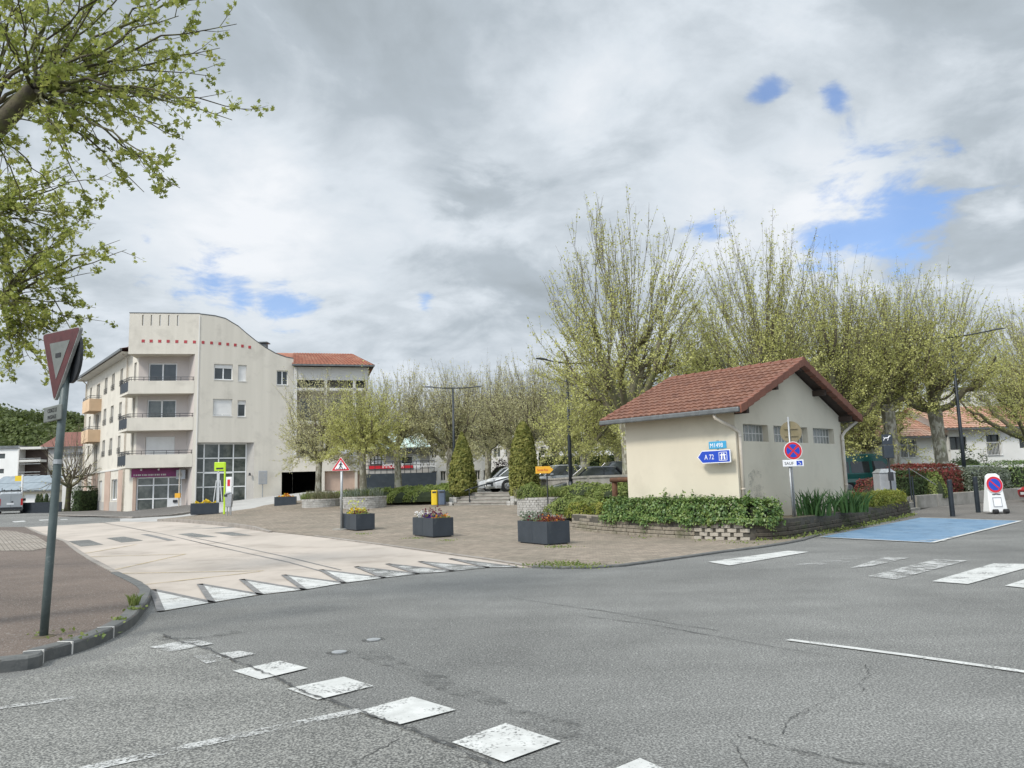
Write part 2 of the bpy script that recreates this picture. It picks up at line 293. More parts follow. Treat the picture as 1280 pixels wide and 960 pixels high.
M['block_dark'] = mat('mossy_dark_block', (.085, .072, .053), (.05, .044, .032), 5, .95, .6, 28, coord='Position', c3=(.05, .06, .022), s3=2.4, lo3=.48, hi3=.7)
M['mortar'] = mat('dark_mortar', (.10, .09, .07), (.06, .055, .045), 9, .95, coord='Position')
M['concrete'] = mat('concrete', (.34, .32, .28), (.24, .225, .195), 2, .9, .3, 30, coord='Position', c3=(.15, .15, .11), s3=1.2, lo3=.55, hi3=.8)
M['bark'] = mat('plane_tree_bark', (.43, .41, .33), (.20, .18, .13), 5.5, .9, .5, 14, coord='Position', stretch=(1, 1, .5), lo=.44, hi=.54, c3=(.24, .25, .14), s3=2.5, lo3=.55, hi3=.75)
M['twig'] = mat('brown_twigs', (.15, .125, .085), (.10, .085, .06), 3, .9, coord='Position')
M['bark_limb'] = mat('mossy_limb_bark', (.20, .18, .12), (.12, .105, .07), 5, .9, .5, 14, coord='Position', c3=(.15, .16, .07), s3=2.5, lo3=.45, hi3=.65)
M['bark_near'] = mat('mossy_bark', (.095, .08, .045), (.055, .045, .03), 8, .95, .7, 16, coord='Position', c3=(.12, .13, .035), s3=4)
def leafmat(name, a, b, c=None, sc=.9, spec=.3, rough=.6, tl=0.35):
    m = mat(name, a, b, sc, rough, coord='Position', spec=spec, c3=c, s3=6, lo3=.45, hi3=.65, lo=.38, hi=.62)
    nt = m.node_tree; N = nt.nodes; L = nt.links; p = N['Principled BSDF']; o = N['Material Output']
    t = N.new('ShaderNodeBsdfTranslucent'); L.new(p.inputs['Base Color'].links[0].from_socket, t.inputs[0])
    x = N.new('ShaderNodeMixShader'); x.inputs[0].default_value = tl; L.new(p.outputs[0], x.inputs[1]); L.new(t.outputs[0], x.inputs[2]); L.new(x.outputs[0], o.inputs[0])
    return m
M['leaf_spring'] = leafmat('spring_plane_leaves', (.52, .53, .17), (.40, .41, .115), (.62, .60, .27))
M['leaf_pale'] = leafmat('pale_budding_leaves', (.56, .54, .28), (.43, .42, .20), (.66, .62, .38))
M['leaf_near'] = leafmat('young_green_leaves', (.31, .35, .08), (.18, .22, .045), (.44, .45, .13), tl=.5)
M['leaf_hedge'] = leafmat('glossy_hedge_leaves', (.11, .195, .045), (.055, .115, .028), (.23, .30, .08), 1.2, .5, .4, .2)
M['leaf_euon'] = leafmat('yellow_green_leaves', (.26, .28, .045), (.15, .20, .035), (.36, .34, .08), 1.5)
M['leaf_bank'] = leafmat('mid_green_shrub', (.20, .255, .065), (.12, .17, .045), (.29, .32, .10), 1.0)
M['leaf_bank2'] = leafmat('fresh_green_shrub', (.30, .37, .09), (.19, .26, .06), (.40, .43, .14), 1.0)
M['leaf_red'] = leafmat('red_photinia_leaves', (.33, .06, .06), (.19, .04, .045), (.10, .11, .04), 1.3)
M['leaf_dark'] = leafmat('dark_hedge_leaves', (.055, .09, .03), (.035, .06, .02), (.09, .13, .045), 1.2)
M['leaf_grey'] = leafmat('silvery_variegated_leaves', (.22, .26, .19), (.10, .13, .07), (.33, .36, .29), 2)
M['leaf_conif'] = leafmat('conifer_foliage', (.25, .26, .065), (.10, .12, .03), (.36, .34, .10), 3.0, .2)
M['leaf_iris'] = leafmat('sword_leaves', (.06, .13, .04), (.045, .095, .03), None, 2)
M['leaf_far'] = leafmat('distant_wood', (.10, .14, .035), (.055, .08, .025), (.16, .175, .06), .12)
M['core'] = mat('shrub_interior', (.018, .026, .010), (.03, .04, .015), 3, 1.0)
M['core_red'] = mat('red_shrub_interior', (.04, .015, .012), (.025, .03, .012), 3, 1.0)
M['rubber'] = mat('tyre_rubber', (.02, .02, .02), (.03, .03, .03), 5, .85)
M['rim'] = mat('alloy_rim', (.42, .43, .44), None, 5, .35, metal=.7)
M['carwhite'] = mat('white_car_paint', (.72, .73, .73), (.69, .70, .70), 2, .25, spec=.6)
M['carblack'] = mat('black_car_paint', (.022, .024, .027), (.03, .032, .036), 2, .2, spec=.7)
M['carsilver'] = mat('silver_car_paint', (.42, .44, .45), (.38, .40, .41), 2, .3, metal=.3)
M['cargreen'] = mat('dark_teal_van_paint', (.010, .12, .098), (.010, .10, .082), 2, .25, spec=.6)
M['cargreen2'] = mat('pale_teal_trim', (.16, .28, .25), None, 2, .4)
M['carred'] = mat('red_car_paint', (.45, .015, .02), None, 2, .3)
M['taillight'] = mat('red_lamp_lens', (.50, .02, .02), None, 2, .2)
M['headlight'] = mat('clear_lamp_lens', (.55, .56, .57), None, 2, .1)
M['canopyglass'] = mat('pale_green_canopy', (.42, .55, .50), (.50, .62, .57), 1.2, .25, coord='Position')

# ------------------------------------------------------------------ mesh helpers
class MB:
    def __init__(s): s.v = []; s.f = []; s.m = []; s.mi = 0; s.n = 0
    def add(s, vs, fs, mi=None):
        b = s.n; vs = [tuple(map(float, v)) for v in vs]; s.v += vs; s.n += len(vs)
        for f in fs: s.f.append(tuple(i+b for i in f)); s.m.append(s.mi if mi is None else mi)
        return s
    def quad(s, a, b, c, d): return s.add([a, b, c, d], [(0, 1, 2, 3)])
    def obox(s, o, ax, ay, az):      # origin corner + three edge vectors
        o, ax, ay, az = map(lambda q: np.array(q, float), (o, ax, ay, az))
        v = [o, o+ax, o+ax+ay, o+ay, o+az, o+ax+az, o+ax+ay+az, o+ay+az]
        return s.add(v, [(0, 3, 2, 1), (4, 5, 6, 7), (0, 1, 5, 4), (1, 2, 6, 5), (2, 3, 7, 6), (3, 0, 4, 7)])
    def box(s, x0, y0, z0, x1, y1, z1): return s.obox((x0, y0, z0), (x1-x0, 0, 0), (0, y1-y0, 0), (0, 0, z1-z0))
    def prism(s, poly, z0, z1):
        n = len(poly); a = sum(poly[i][0]*poly[(i+1) % n][1]-poly[(i+1) % n][0]*poly[i][1] for i in range(n))
        if a < 0: poly = poly[::-1]
        z0f = z0 if callable(z0) else (lambda x, y: z0); z1f = z1 if callable(z1) else (lambda x, y: z1)
        v = [(p[0], p[1], z0f(*p[:2])) for p in poly]+[(p[0], p[1], z1f(*p[:2])) for p in poly]
        return s.add(v, [tuple(range(n))[::-1], tuple(range(n, 2*n))]+[(i, (i+1) % n, n+(i+1) % n, n+i) for i in range(n)])
    def plate(s, pts, nrm, th):     # polygon in 3d extruded along normal
        n = len(pts); nrm = np.array(nrm, float)*th; v = [np.array(p, float) for p in pts]; v2 = [p+nrm for p in v]
        return s.add(v+v2, [tuple(range(n))[::-1], tuple(range(n, 2*n))]+[(i, (i+1) % n, n+(i+1) % n, n+i) for i in range(n)])
    def tube(s, pts, rs, n=8, cap=True):
        pts = [np.array(p, float) for p in pts]
        if not hasattr(rs, '__len__'): rs = [rs]*len(pts)
        vs = []; prev = None
        for i, p in enumerate(pts):
            d = pts[min(i+1, len(pts)-1)]-pts[max(i-1, 0)]; d = d/(np.linalg.norm(d)+1e-9)
            if prev is None:
                u = np.cross(d, (0, 0, 1.)); 
                if np.linalg.norm(u) < 1e-3: u = np.cross(d, (0, 1., 0))
            else: u = prev-d*(prev@d)
            u = u/(np.linalg.norm(u)+1e-9); prev = u; w = np.cross(d, u)
            for k in range(n):
                a = 2*math.pi*k/n; vs.append(p+(u*math.cos(a)+w*math.sin(a))*rs[i])
        fs = []
        for i in range(len(pts)-1):
            for k in range(n):
                a = i*n+k; b = i*n+(k+1) % n; fs.append((a, a+n, b+n, b))
        if cap: fs += [tuple(range(n)), tuple(range(len(vs)-n, len(vs)))[::-1]]
        return s.add(vs, fs)
    def lathe(s, c, prof, n=24):
        vs = []; c = np.array(c, float)
        for r, z in prof:
            for k in range(n): a = 2*math.pi*k/n; vs.append(c+np.array([r*math.cos(a), r*math.sin(a), z]))
        fs = [(i*n+k, i*n+(k+1) % n, (i+1)*n+(k+1) % n, (i+1)*n+k) for i in range(len(prof)-1) for k in range(n)]
        fs += [tuple(range(n))[::-1], tuple(range((len(prof)-1)*n, len(prof)*n))]
        return s.add(vs, fs)
    def build(s, name, mats, parent=None, smooth=False, bevel=0, world=True):
        me = bpy.data.meshes.new(name)
        v = np.array(s.v, float).reshape(-1, 3)
        org = np.zeros(3)
        if parent is not None and world:
            r = parent
            while r.parent: r = r.parent
            org = np.array(r.location); v = v-org
        me.from_pydata(v.tolist(), [], s.f)
        if not isinstance(mats, (list, tuple)): mats = [mats]
        for mm in mats: me.materials.append(mm)
        if len(mats) > 1: me.polygons.foreach_set('material_index', s.m)
        if smooth: me.polygons.foreach_set('use_smooth', [True]*len(me.polygons))
        me.update()
        o = bpy.data.objects.new(name, me); COL.objects.link(o)
        if parent is not None: o.parent = parent
        if bevel:
            b = o.modifiers.new('b', 'BEVEL'); b.width = bevel; b.segments = 2; b.limit_method = 'ANGLE'; b.angle_limit = R(35)
        return o
def T(name, label, cat, loc=(0, 0, 0), rz=0, group=None):
    o = bpy.data.objects.new(name, None); COL.objects.link(o); o.empty_display_size = .2
    o.location = tuple(map(float, loc)); o.rotation_euler = (0, 0, rz); o['label'] = label; o['category'] = cat
    if group: o['group'] = group
    return o
def tag(o, label, cat, group=None, kind=None):
    if label: o['label'] = label
    if cat: o['category'] = cat
    if group: o['group'] = group
    if kind: o['kind'] = kind
    return o
def copy_tree(o, parent=None):
    c = o.copy(); COL.objects.link(c); c.parent = parent
    for ch in o.children: copy_tree(ch, c)
    return c
def P3(P, d, u, z, off=0.0):
    n = np.array([d[1], -d[0]])       # outward normal (towards the right-hand side of d)
    q = P+d*u+n*off; return np.array([q[0], q[1], z])
def wtext(txt, org, right, up, h, mat_, parent, name='lettering', align='LEFT', ex=.004, sx=1.0):
    c = bpy.data.curves.new(name, 'FONT'); c.body = txt; c.size = h/0.73; c.extrude = ex; c.align_x = align; c.offset = .0
    t = bpy.data.objects.new('tmp', c); COL.objects.link(t)
    me = bpy.data.meshes.new_from_object(t.evaluated_get(bpy.context.evaluated_depsgraph_get()))
    bpy.data.objects.remove(t); bpy.data.curves.remove(c)
    right = np.array(right, float); up = np.array(up, float); nr = np.cross(right, up); org = np.array(org, float)
    r = parent
    while r.parent: r = r.parent
    o0 = np.array(r.location)
    for v in me.vertices:
        q = org+right*v.co.x*sx+up*v.co.y+nr*v.co.z-o0; v.co = q
    me.materials.clear(); me.materials.append(mat_); me.name = name
    o = bpy.data.objects.new(name, me); COL.objects.link(o); o.parent = parent; return o

# ------------------------------------------------------------------ ground and road sheets
def drape(name, poly, off, m, cell=1.0, base=H, kind='structure', offf=None):
    bm = bmesh.new(); vs = [bm.verts.new((p[0], p[1], 0)) for p in poly]
    f = bm.faces.new(vs); bmesh.ops.triangulate(bm, faces=[f])
    xs = [p[0] for p in poly]; ys = [p[1] for p in poly]
    def cuts(a, b, cell):
        k = math.ceil(a/cell+1e-6)
        while k*cell < b: yield k*cell; k += 1
    if cell:
        for ax, lo, hi in ((0, min(xs), max(xs)), (1, min(ys), max(ys))):
            for c in cuts(lo, hi, cell):
                co = [0, 0, 0]; no = [0, 0, 0]; co[ax] = c; no[ax] = 1
                bmesh.ops.bisect_plane(bm, geom=bm.verts[:]+bm.edges[:]+bm.faces[:], plane_co=co, plane_no=no, dist=1e-5)
    for v in bm.verts: v.co.z = base(v.co.x, v.co.y)+(offf(v.co.x, v.co.y) if offf else 0)+off
    for f in bm.faces:
        f.normal_update()
        if f.normal.z < 0: f.normal_flip()
    me = bpy.data.meshes.new(name); bm.to_mesh(me); bm.free(); me.materials.append(m)
    o = bpy.data.objects.new(name, me); COL.objects.link(o)
    if kind: o['kind'] = kind
    return o
def ground():
    xs = sorted(set(list(range(-300, -40, 20))+list(range(-40, -12, 2))+[x*.5 for x in range(-26, 64)]+list(range(32, 64, 4))+list(range(64, 420, 20))))
    ys = sorted(set(list(range(-60, 28, 4))+[28+y*.5 for y in range(0, 60)]+list(range(58, 90, 4))+list(range(90, 600, 20))))
    vs = [(x, y, H(x, y)-0.05) for y in ys for x in xs]; nx = len(xs)
    fs = [(j*nx+i, j*nx+i+1, (j+1)*nx+i+1, (j+1)*nx+i) for j in range(len(ys)-1) for i in range(nx-1)]
    mb = MB(); mb.add(vs, fs); o = mb.build('ground', M['soil'], smooth=True); o['kind'] = 'structure'
ground()
bank = M['grass']
# road: one big sheet over the lower level
PLZ_R = [g2(665, 710), g2(700, 711.5), g2(740, 711), g2(780, 708.5), g2(820, 703), g2(860, 697.5), g2(905, 691), g2(950, 685.5), g2(985, 680), g2(1005, 676), g2(1025, 669.5)]
PLZ_L = [g2(665, 710), g2(600, 699.5), g2(540, 691), g2(470, 681), g2(410, 673), g2(341, 665.5), g2(320, 662), g2(296, 659), g2(227, 652.5), g2(200, 651.5)]
road_poly = [(-80, -20), (70, -20), (70, 50), (40, 43), (28, 41.3), (18.5, 34.4), (15, 30.2), (8.5, 22.3), (6, 20.6), (2, 26), (-2, 40), (-14, 58), (-23, 59), (-28, 60), (-42, 78), (-55, 100), (-80, 100)]
drape('road', road_poly, 0.0, M['asphalt'], 2.0, base=H0)
def pz_off(x, y): return 0.03+0.10*sst(-8.6, -11.5, x)
plaza_poly = PLZ_L[::-1]+PLZ_R[1:]+[(7.2, 21.6), (5.9, 20.9), (4.0, 24), (2.2, 27), (2.0, 37.5), (1.2, 46.8), (-4.6, 49.2), (-10.5, 52.2), (-14.5, 55)]
plaza_poly += [g2(330, 634), g2(285, 642), g2(245, 646.5)]
drape('plaza_paving', plaza_poly, 0.0, M['plaza'], 1.0, base=H0, offf=pz_off)
# light concrete driveway up to the garage and apartment block
drive = [g2(150, 652), g2(150, 648.5), g2(215, 645.5), g2(245, 640.5)]
P0 = np.array([-28.9, 58.0]); d1 = an(10); d2 = an(27); J = P0+d1*4.9; n1 = np.array([-d1[1], d1[0]])
FEND = J+d2*7.15; d3 = an(15)
e1 = J+d2*0.2; e2 = J+d2*7.15; e3 = e2+d3*7.5
drive += [(e1[0], e1[1]-.8), (e1[0]+.2, e1[1]+.3), (e2[0], e2[1]+1), (e3[0], e3[1]+1), (e3[0]+1, e3[1]-4), g2(372, 630), g2(330, 634.5), g2(285, 642.5), g2(245, 647.2), g2(200, 652)]
drape('driveway', drive, 0.012, M['drive'], 1.0, base=H0)
# pavement along the apartment block
pav = [g2(60, 645.5), g2(165, 648.3), g2(215, 645), g2(245, 640.5)]
drape('pavement_by_block', pav+[(-24, 60.5), (-29, 62), (-45, 84), (-48, 84)], 0.10, M['asphalt_pave'], 2.0, base=H0)
# raised table (beige)
TAB_FRONT = [(201, 765), (265, 754), (325, 744), (380, 738), (430, 729.5), (480, 723), (522.5, 718), (566, 714.5), (610, 710), (647, 709.5), (665, 710)]
TAB_L = [(187, 741), (178, 728), (165, 722), (150, 715.5), (124, 702), (100, 690.5), (75, 679), (48, 669), (22, 661.5)]
tab = [g2(*p) for p in TAB_FRONT]+PLZ_L[1:]+[g2(170, 650.5), g2(90, 656), g2(0, 661)]+[g2(*p) for p in TAB_L[::-1]]
drape('raised_table', tab, 0.006, M['table'], 2.0, base=H0)
# coarse asphalt, lower left
crackline = [(205, 795), (225, 804), (255, 811), (290, 826), (320, 839), (352, 852), (380, 867), (420, 880), (455, 893), (490, 906), (520, 917), (545, 928), (575, 940), (610, 957), (660, 985), (760, 1060)]
drape('old_asphalt', [g2(*p) for p in crackline]+[(-.2, 1.0), (-14, 1.0), (-14, 6.0), g2(0, 850), g2(60, 840), g2(120, 826), g2(170, 806), g2(190, 790)], 0.004, M['asphalt_coarse'], 0, base=H0)
# pavement at the right
wl = [(15.0, 29.6), (18.3, 34.35), (28.5, 41.2), (45, 47)]
drape('pavement_right', [g2(1130, 652), g2(1278, 650.5), (30, 31), (45, 40), (45, 47), (28.5, 41.3), (18.3, 34.5), (14.5, 29.9), (13.2, 27.8)], 0.008, M['asphalt_pave'], 2.0, base=H0)
# car park surface
drape('car_park', [(-8.6, 52), (-3.5, 49.3), (1.4, 47.8), (2.9, 42.3), (3.3, 37.5), (3.9, 33.4), (8.8, 32.9), (12.8, 35.2), (17.4, 38.6), (26.5, 44.3), (58, 58.5), (58, 84), (-8.6, 84)], 0.0, M['asphalt'], 1.0, base=H)
# left pavement
KL = [(-14, 5.6), (-8, 6.7), (-4.83, 7.46), (-4.68, 7.95), (-4.58, 8.45), (-4.62, 9.1), (-4.78, 9.9), (-5.06, 10.7), (-5.45, 11.75), (-6.1, 13.1), (-7.81, 15.56), (-9.7, 18.3), (-11.9, 21.6), (-15.4, 27), (-19.8, 32.9), (-25, 40.2)]
KL[0] = (-14, 5.0); KL[1] = (-7.5, 6.9)
drape('left_pavement', KL+[(-38, 44), (-60, 44), (-60, 5.0)], 0.115, M['asphalt_brown'], 2.0, base=H0)
drape('left_paver_patch', [g2(0, 663, .12), g2(20, 664, .12), g2(44, 669.5, .12), g2(66, 683, .12), g2(40, 688.5, .12), g2(0, 688.5, .12), g2(-120, 690, .12), g2(-100, 663, .12)], 0.125, M['pavers_grey'], 2.0, base=H0)
def kerb(name, path, w, top, m, base=H0, side=1, drop=.1, topf=None, joint=None):
    mb = MB(); pts = [np.array(p, float) for p in path]; L_ = []; R_ = []
    for i, p in enumerate(pts):
        d = pts[min(i+1, len(pts)-1)]-pts[max(i-1, 0)]; d /= np.linalg.norm(d); n = np.array([-d[1], d[0]])*side
        L_.append(p); R_.append(p+n*w)
    ch = .02
    for i in range(len(pts)-1):
        def z(q, t): return base(q[0], q[1])+t
        def ring(j):
            a, b = L_[j], R_[j]; n = (b-a)/w; tp = top if topf is None else topf(j)
            return [(*a, z(a, -drop)), (*a, z(a, tp-ch)), (*(a+n*ch), z(a, tp)), (*b, z(b, tp)), (*b, z(b, -drop))]
        r0, r1 = ring(i), ring(i+1)
        mb.add(r0+r1, [(k, k+1, k+6, k+5) for k in range(4)]+([(0, 4, 3, 2, 1)] if i == 0 else [])+([(5, 6, 7, 8, 9)] if i == len(pts)-2 else []))
    o = mb.build(name, m); o['kind'] = 'structure'; return o
def smoothpath(P, n=6):
    P = [np.array(p, float) for p in P]; out = []
    for i in range(len(P)-1):
        p0, p1, p2, p3 = P[max(i-1, 0)], P[i], P[i+1], P[min(i+2, len(P)-1)]
        for k in range(n):
            t = k/n; out.append(.5*((2*p1)+(-p0+p2)*t+(2*p0-5*p1+4*p2-p3)*t*t+(-p0+3*p1-3*p2+p3)*t**3))
    out.append(P[-1]); return out
KLs = smoothpath(KL[:11], 5)
kerb('kerb_left', KLs, .17, .125, M['kerb_dark'], side=1)
kerb('kerb_left_far', KL[10:], .14, .13, M['kerb'], side=1)
mb = MB(); acc = 0; last = KLs[0]
marks = [gp(40, 815, .12), gp(100, 802, .12), gp(146, 785, .12)]
for q in marks:
    q = q[:2]; j = min(range(1, len(KLs)-1), key=lambda k: np.linalg.norm(KLs[k]-q)); d = KLs[j+1]-KLs[j-1]; d /= np.linalg.norm(d); n = np.array([-d[1], d[0]])
    a = KLs[j]; w = .02
    mb.obox((*(a-n*.004), H0(*a)-.02), (*(d*w), 0), (*(n*.18), 0), (0, 0, .147))
o = mb.build('kerb_joint_mortar', M['offwhite']); o['kind'] = 'structure'
kerb('kerb_plaza_front', PLZ_R, .12, .045, M['kerb_dark'], side=1)
kerb('kerb_table_edge', PLZ_L[:7], .14, .034, M['kerb'], side=1 if False else -1)
kerb('kerb_island', PLZ_L[::-1][:5], .16, .17, M['kerb'], side=-1, topf=lambda j: [.13, .17, .17, .14, .05][j])
kerb('kerb_block', [g2(60, 645.5), g2(110, 646.5), g2(165, 648.3), g2(215, 645), g2(245, 640.5)], .15, .12, M['kerb'], side=1)
kerb('kerb_right', [g2(1005, 676), g2(1025, 669.5), (11.5, 26.0), (14.9, 29.7)], .1, .03, M['kerb_dark'], side=1)

# road markings
def marking(name, px, m='paint', off=.012, kind='structure'):
    return drape(name, [g2(*p) for p in px], off, M[m], 0, base=H0)
sq = [[(187, 810), (240, 800), (268, 805.5), (212, 816.5)], [(242, 821.5), (300, 815), (321, 818.5), (258, 831)], [(291, 840), (350, 827.5), (385, 836.5), (325, 851)],
      [(359, 862.5), (430, 847.5), (467, 859), (397, 876.5)], [(446, 891), (515, 872.5), (570, 889), (500, 907.5)], [(565, 930), (632, 906), (701, 929), (630, 955)], [(740, 975), (800, 950), (880, 985), (810, 1015)]]
for i, p in enumerate(sq): marking('give_way_dash', p, 'paint' if i not in (0, 1) else 'paint_worn')
def strip(name, px, w, m, off=.012, jit=0.0, sub=1, wj=0.0):
    pts = [np.array(g2(*p)) for p in px]
    if sub > 1:
        q = []
        for i in range(len(pts)-1):
            for k in range(sub):
                t = k/sub; d = pts[i+1]-pts[i]; n = np.array([-d[1], d[0]])/(np.linalg.norm(d)+1e-9)
                q.append(pts[i]+d*t+(n*random.uniform(-jit, jit) if 0 < k else 0))
        q.append(pts[-1]); pts = q
    mb = MB(); V = []
    for i, p in enumerate(pts):
        d = pts[min(i+1, len(pts)-1)]-pts[max(i-1, 0)]; d /= np.linalg.norm(d); n = np.array([-d[1], d[0]])
        ww = w*(1+random.uniform(-wj, wj)); V += [(*(p+n*ww/2), H0(*p)+off), (*(p-n*ww/2), H0(*p)+off)]
    mb.add(V, [(2*i, 2*i+1, 2*i+3, 2*i+2) for i in range(len(pts)-1)])
    o = mb.build(name, M[m]); o['kind'] = 'structure'; return o
strip('lane_line', [(-60, 1012), (115, 961), (250, 932), (380, 904), (452, 889)], .12, 'paint_worn', .010)
strip('lane_line', [(-80, 897), (0, 886), (60, 878), (92, 873.5)], .10, 'paint_worn', .010)
strip('lane_line', [(985, 800.5), (1130, 819.5), (1282, 841), (1500, 872)], .09, 'paint', .010)
marking('crossing_stripe', [(885, 703), (985, 689), (1011, 690.5), (912, 707.5)], 'paint')
marking('crossing_stripe', [(995, 706), (1075, 695), (1100, 696), (1020, 711)], 'paint_faint')
marking('crossing_stripe', [(1062, 711), (1105, 697), (1136, 698), (1090, 708)], 'paint_worn')
marking('crossing_stripe', [(1085, 721), (1170, 699.5), (1209, 701.5), (1120, 725)], 'paint_worn')
marking('crossing_stripe', [(1165, 727.5), (1242, 705), (1300, 706), (1210, 731)], 'paint')
marking('crossing_stripe', [(1256, 733), (1310, 716), (1360, 718), (1300, 738)], 'paint')
# zigzag teeth of the raised table
tips = [(191, 738), (249.5, 731), (302, 725), (354.5, 719.5), (401, 713), (445, 709), (484, 705.5), (524.5, 702.5), (562.5, 699)]
vall = [(201, 765), (265, 754), (325, 744), (380, 738), (430, 729.5), (480, 723), (522.5, 718), (566, 714.5), (610, 710), (647, 709.5)]
zz = []
for i, t in enumerate(tips):
    marking('table_tooth', [vall[i], t, vall[i+1]], 'paint' if i < 5 else 'paint_worn', .014)
    if i >= 3: marking('tooth_underlay', [vall[i], t, vall[i+1]], 'asphalt', .010)
    zz += [vall[i], t]
zz.append(vall[-1])
for i in range(len(zz)-1):
    strip('tooth_outline', [zz[i], zz[i+1]], .10, 'seal', .018)
strip('table_seam', [(125, 646.5+6), (200, 667), (300, 690), (360, 703), (428, 722)], .05, 'seal', .012)
strip('table_seam', [(235, 671), (300, 684), (360, 697), (426, 713)], .05, 'seal', .012)
strip('table_seam', [(180, 668), (215, 676)], .25, 'seal', .012)
for a, b in (((90, 697), (232, 693)), ((232, 693), (120, 718)), ((120, 718), (330, 714)), ((325, 715), (150, 735)), ((90, 695), (170, 681))):
    strip('ochre_line', [a, b], .09, 'ochre', .013)
for px in ([(85, 677), (111, 675), (129, 681), (101, 683.5)], [(133, 673), (155, 671), (179, 676), (152, 678.5)], [(222, 668), (240, 666.5), (272, 671.5), (245, 672)], [(268, 666), (290, 665.5), (315, 669.5), (290, 670)]):
    marking('asphalt_patch', px, 'asphalt', .013)
# far give-way dashes and road edge near van
for px in ([(15, 652), (30, 651), (33, 652.2), (18, 653.2)], [(48, 650), (60, 649.5), (62, 650.5), (50, 651)], [(75, 649.3), (84, 649), (85, 649.7), (76, 650)]): marking('far_dash', px, 'paint', .012)
# blue parking bay
bay = [(1025, 672), (1165, 679), (1277, 651.5), (1150, 647.5)]
marking('parking_bay', bay, 'blue', .014)
for a, b in zip(bay, bay[1:]): strip('bay_line', [a, b], .11, 'paint', .019)
strip('bay_line', [(1150, 677), (1172, 675), (1180, 677)], .12, 'paint_worn', .019); strip('bay_line', [(1240, 654), (1256, 653.2)], .22, 'paint_worn', .019)
# cracks, stains, valve covers
strip('road_crack', crackline[:14], .020, 'crack', .021, .018, 9, .8)
strip('road_crack', [(640, 748), (700, 757), (760, 765), (840, 780), (900, 789)], .012, 'crack', .008, .008, 5, .5)
strip('road_crack', [(725, 770), (820, 782), (960, 808), (1045, 822)], .012, 'crack', .008, .01, 5, .6)
strip('road_crack', [(1082, 831), (1088, 846), (1075, 854), (1080, 864)], .006, 'crack', .008, .02, 7, .8)
strip('road_crack', [(1045, 872), (1015, 886), (990, 897), (978, 918)], .007, 'crack', .008, .02, 7, .8)
strip('road_crack', [(922, 920), (945, 926), (985, 938), (1030, 947), (1090, 957), (1150, 972)], .010, 'crack', .008, .03, 6, .9)
strip('road_crack', [(915, 925), (922, 940), (935, 960)], .006, 'crack', .008, .02, 5, .8)
strip('road_crack', [(500, 925), (470, 940), (440, 958)], .007, 'crack', .008, .02, 5, .8)
strip('tar_stain', [(455, 815), (500, 832), (560, 858), (625, 882)], .22, 'stain', .008, .03, 4, .4)
strip('tar_stain', [(620, 890), (690, 905), (740, 935), (800, 960)], .20, 'stain', .008, .03, 4, .5)
strip('tar_stain', [(1000, 940), (1060, 949), (1130, 962)], .10, 'stain', .009, .02, 4, .5)
strip('tar_stain', [(195, 798), (240, 800), (300, 790)], .25, 'stain', .009, .03, 4, .5)
for px, py, lb in ((467, 800, 'round steel valve cover in the asphalt, farther of two'), (424, 815.5, 'round steel valve cover in the asphalt, nearer of two')):
    p = gp(px, py); t = T('valve_cover', lb, 'valve cover', p, group='valve covers in the road')
    MB().lathe(p, [(.13, .001), (.12, .005), (.085, .007)], 20).build('surround', M['stain'], t)
    MB().lathe(p, [(.075, .001), (.075, .010), (.065, .012)], 20).build('lid', M['galv'], t)

# ------------------------------------------------------------------ foliage helpers (numpy)
def leafmesh(name, P, Nrm, size, mats, parent=None, shape='quad', mi=None, aspect=.7):
    """P: centres; each leaf a bent pair of faces of random orientation about Nrm"""
    n = len(P); P = np.asarray(P, float)
    if Nrm is None: Nrm = RNG.normal(size=(n, 3))
    Nrm = Nrm/(np.linalg.norm(Nrm, axis=1, keepdims=True)+1e-9)
    u = np.cross(Nrm, RNG.normal(size=(n, 3))); u /= np.linalg.norm(u, axis=1, keepdims=True)+1e-9; w = np.cross(Nrm, u)
    s = (np.asarray(size)*RNG.uniform(.65, 1.3, n))[:, None] if np.ndim(size) == 0 else (size*RNG.uniform(.7, 1.3, n))[:, None]
    if shape == 'quad':
        tmpl = np.array([(-.5, 0, 0), (0, -.5*aspect, .08), (.5, 0, 0), (0, .5*aspect, .08)]); fc = [(0, 1, 2), (0, 2, 3)]
    elif shape == 'tri':
        tmpl = np.array([(-.5, -.3, 0), (.5, -.2, 0), (0, .5, 0)]); fc = [(0, 1, 2)]
    else:  # lobed plane leaf
        ang = [0, 28, 50, 80, 108, 180, 252, 280, 310, 332]; rad = [.62, .25, .58, .26, .48, .30, .48, .26, .58, .25]
        tmpl = np.array([(0, 0, .0)]+[(r*math.cos(R(a)), r*math.sin(R(a)), -.12*r) for a, r in zip(ang, rad)]); k = len(ang)
        fc = [(0, i+1, (i+1) % k+1) for i in range(k)]
    m = len(tmpl)
    V = P[:, None, :]+s[:, None, :]*(tmpl[None, :, 0:1]*u[:, None, :]+tmpl[None, :, 1:2]*w[:, None, :]+tmpl[None, :, 2:3]*Nrm[:, None, :])
    V = V.reshape(-1, 3); fc = np.array(fc); Fa = (fc[None]+(np.arange(n)*m)[:, None, None]).reshape(-1, 3)
    return rawmesh(name, V, Fa, mats, parent, mi=None if mi is None else np.repeat(mi, len(fc)))
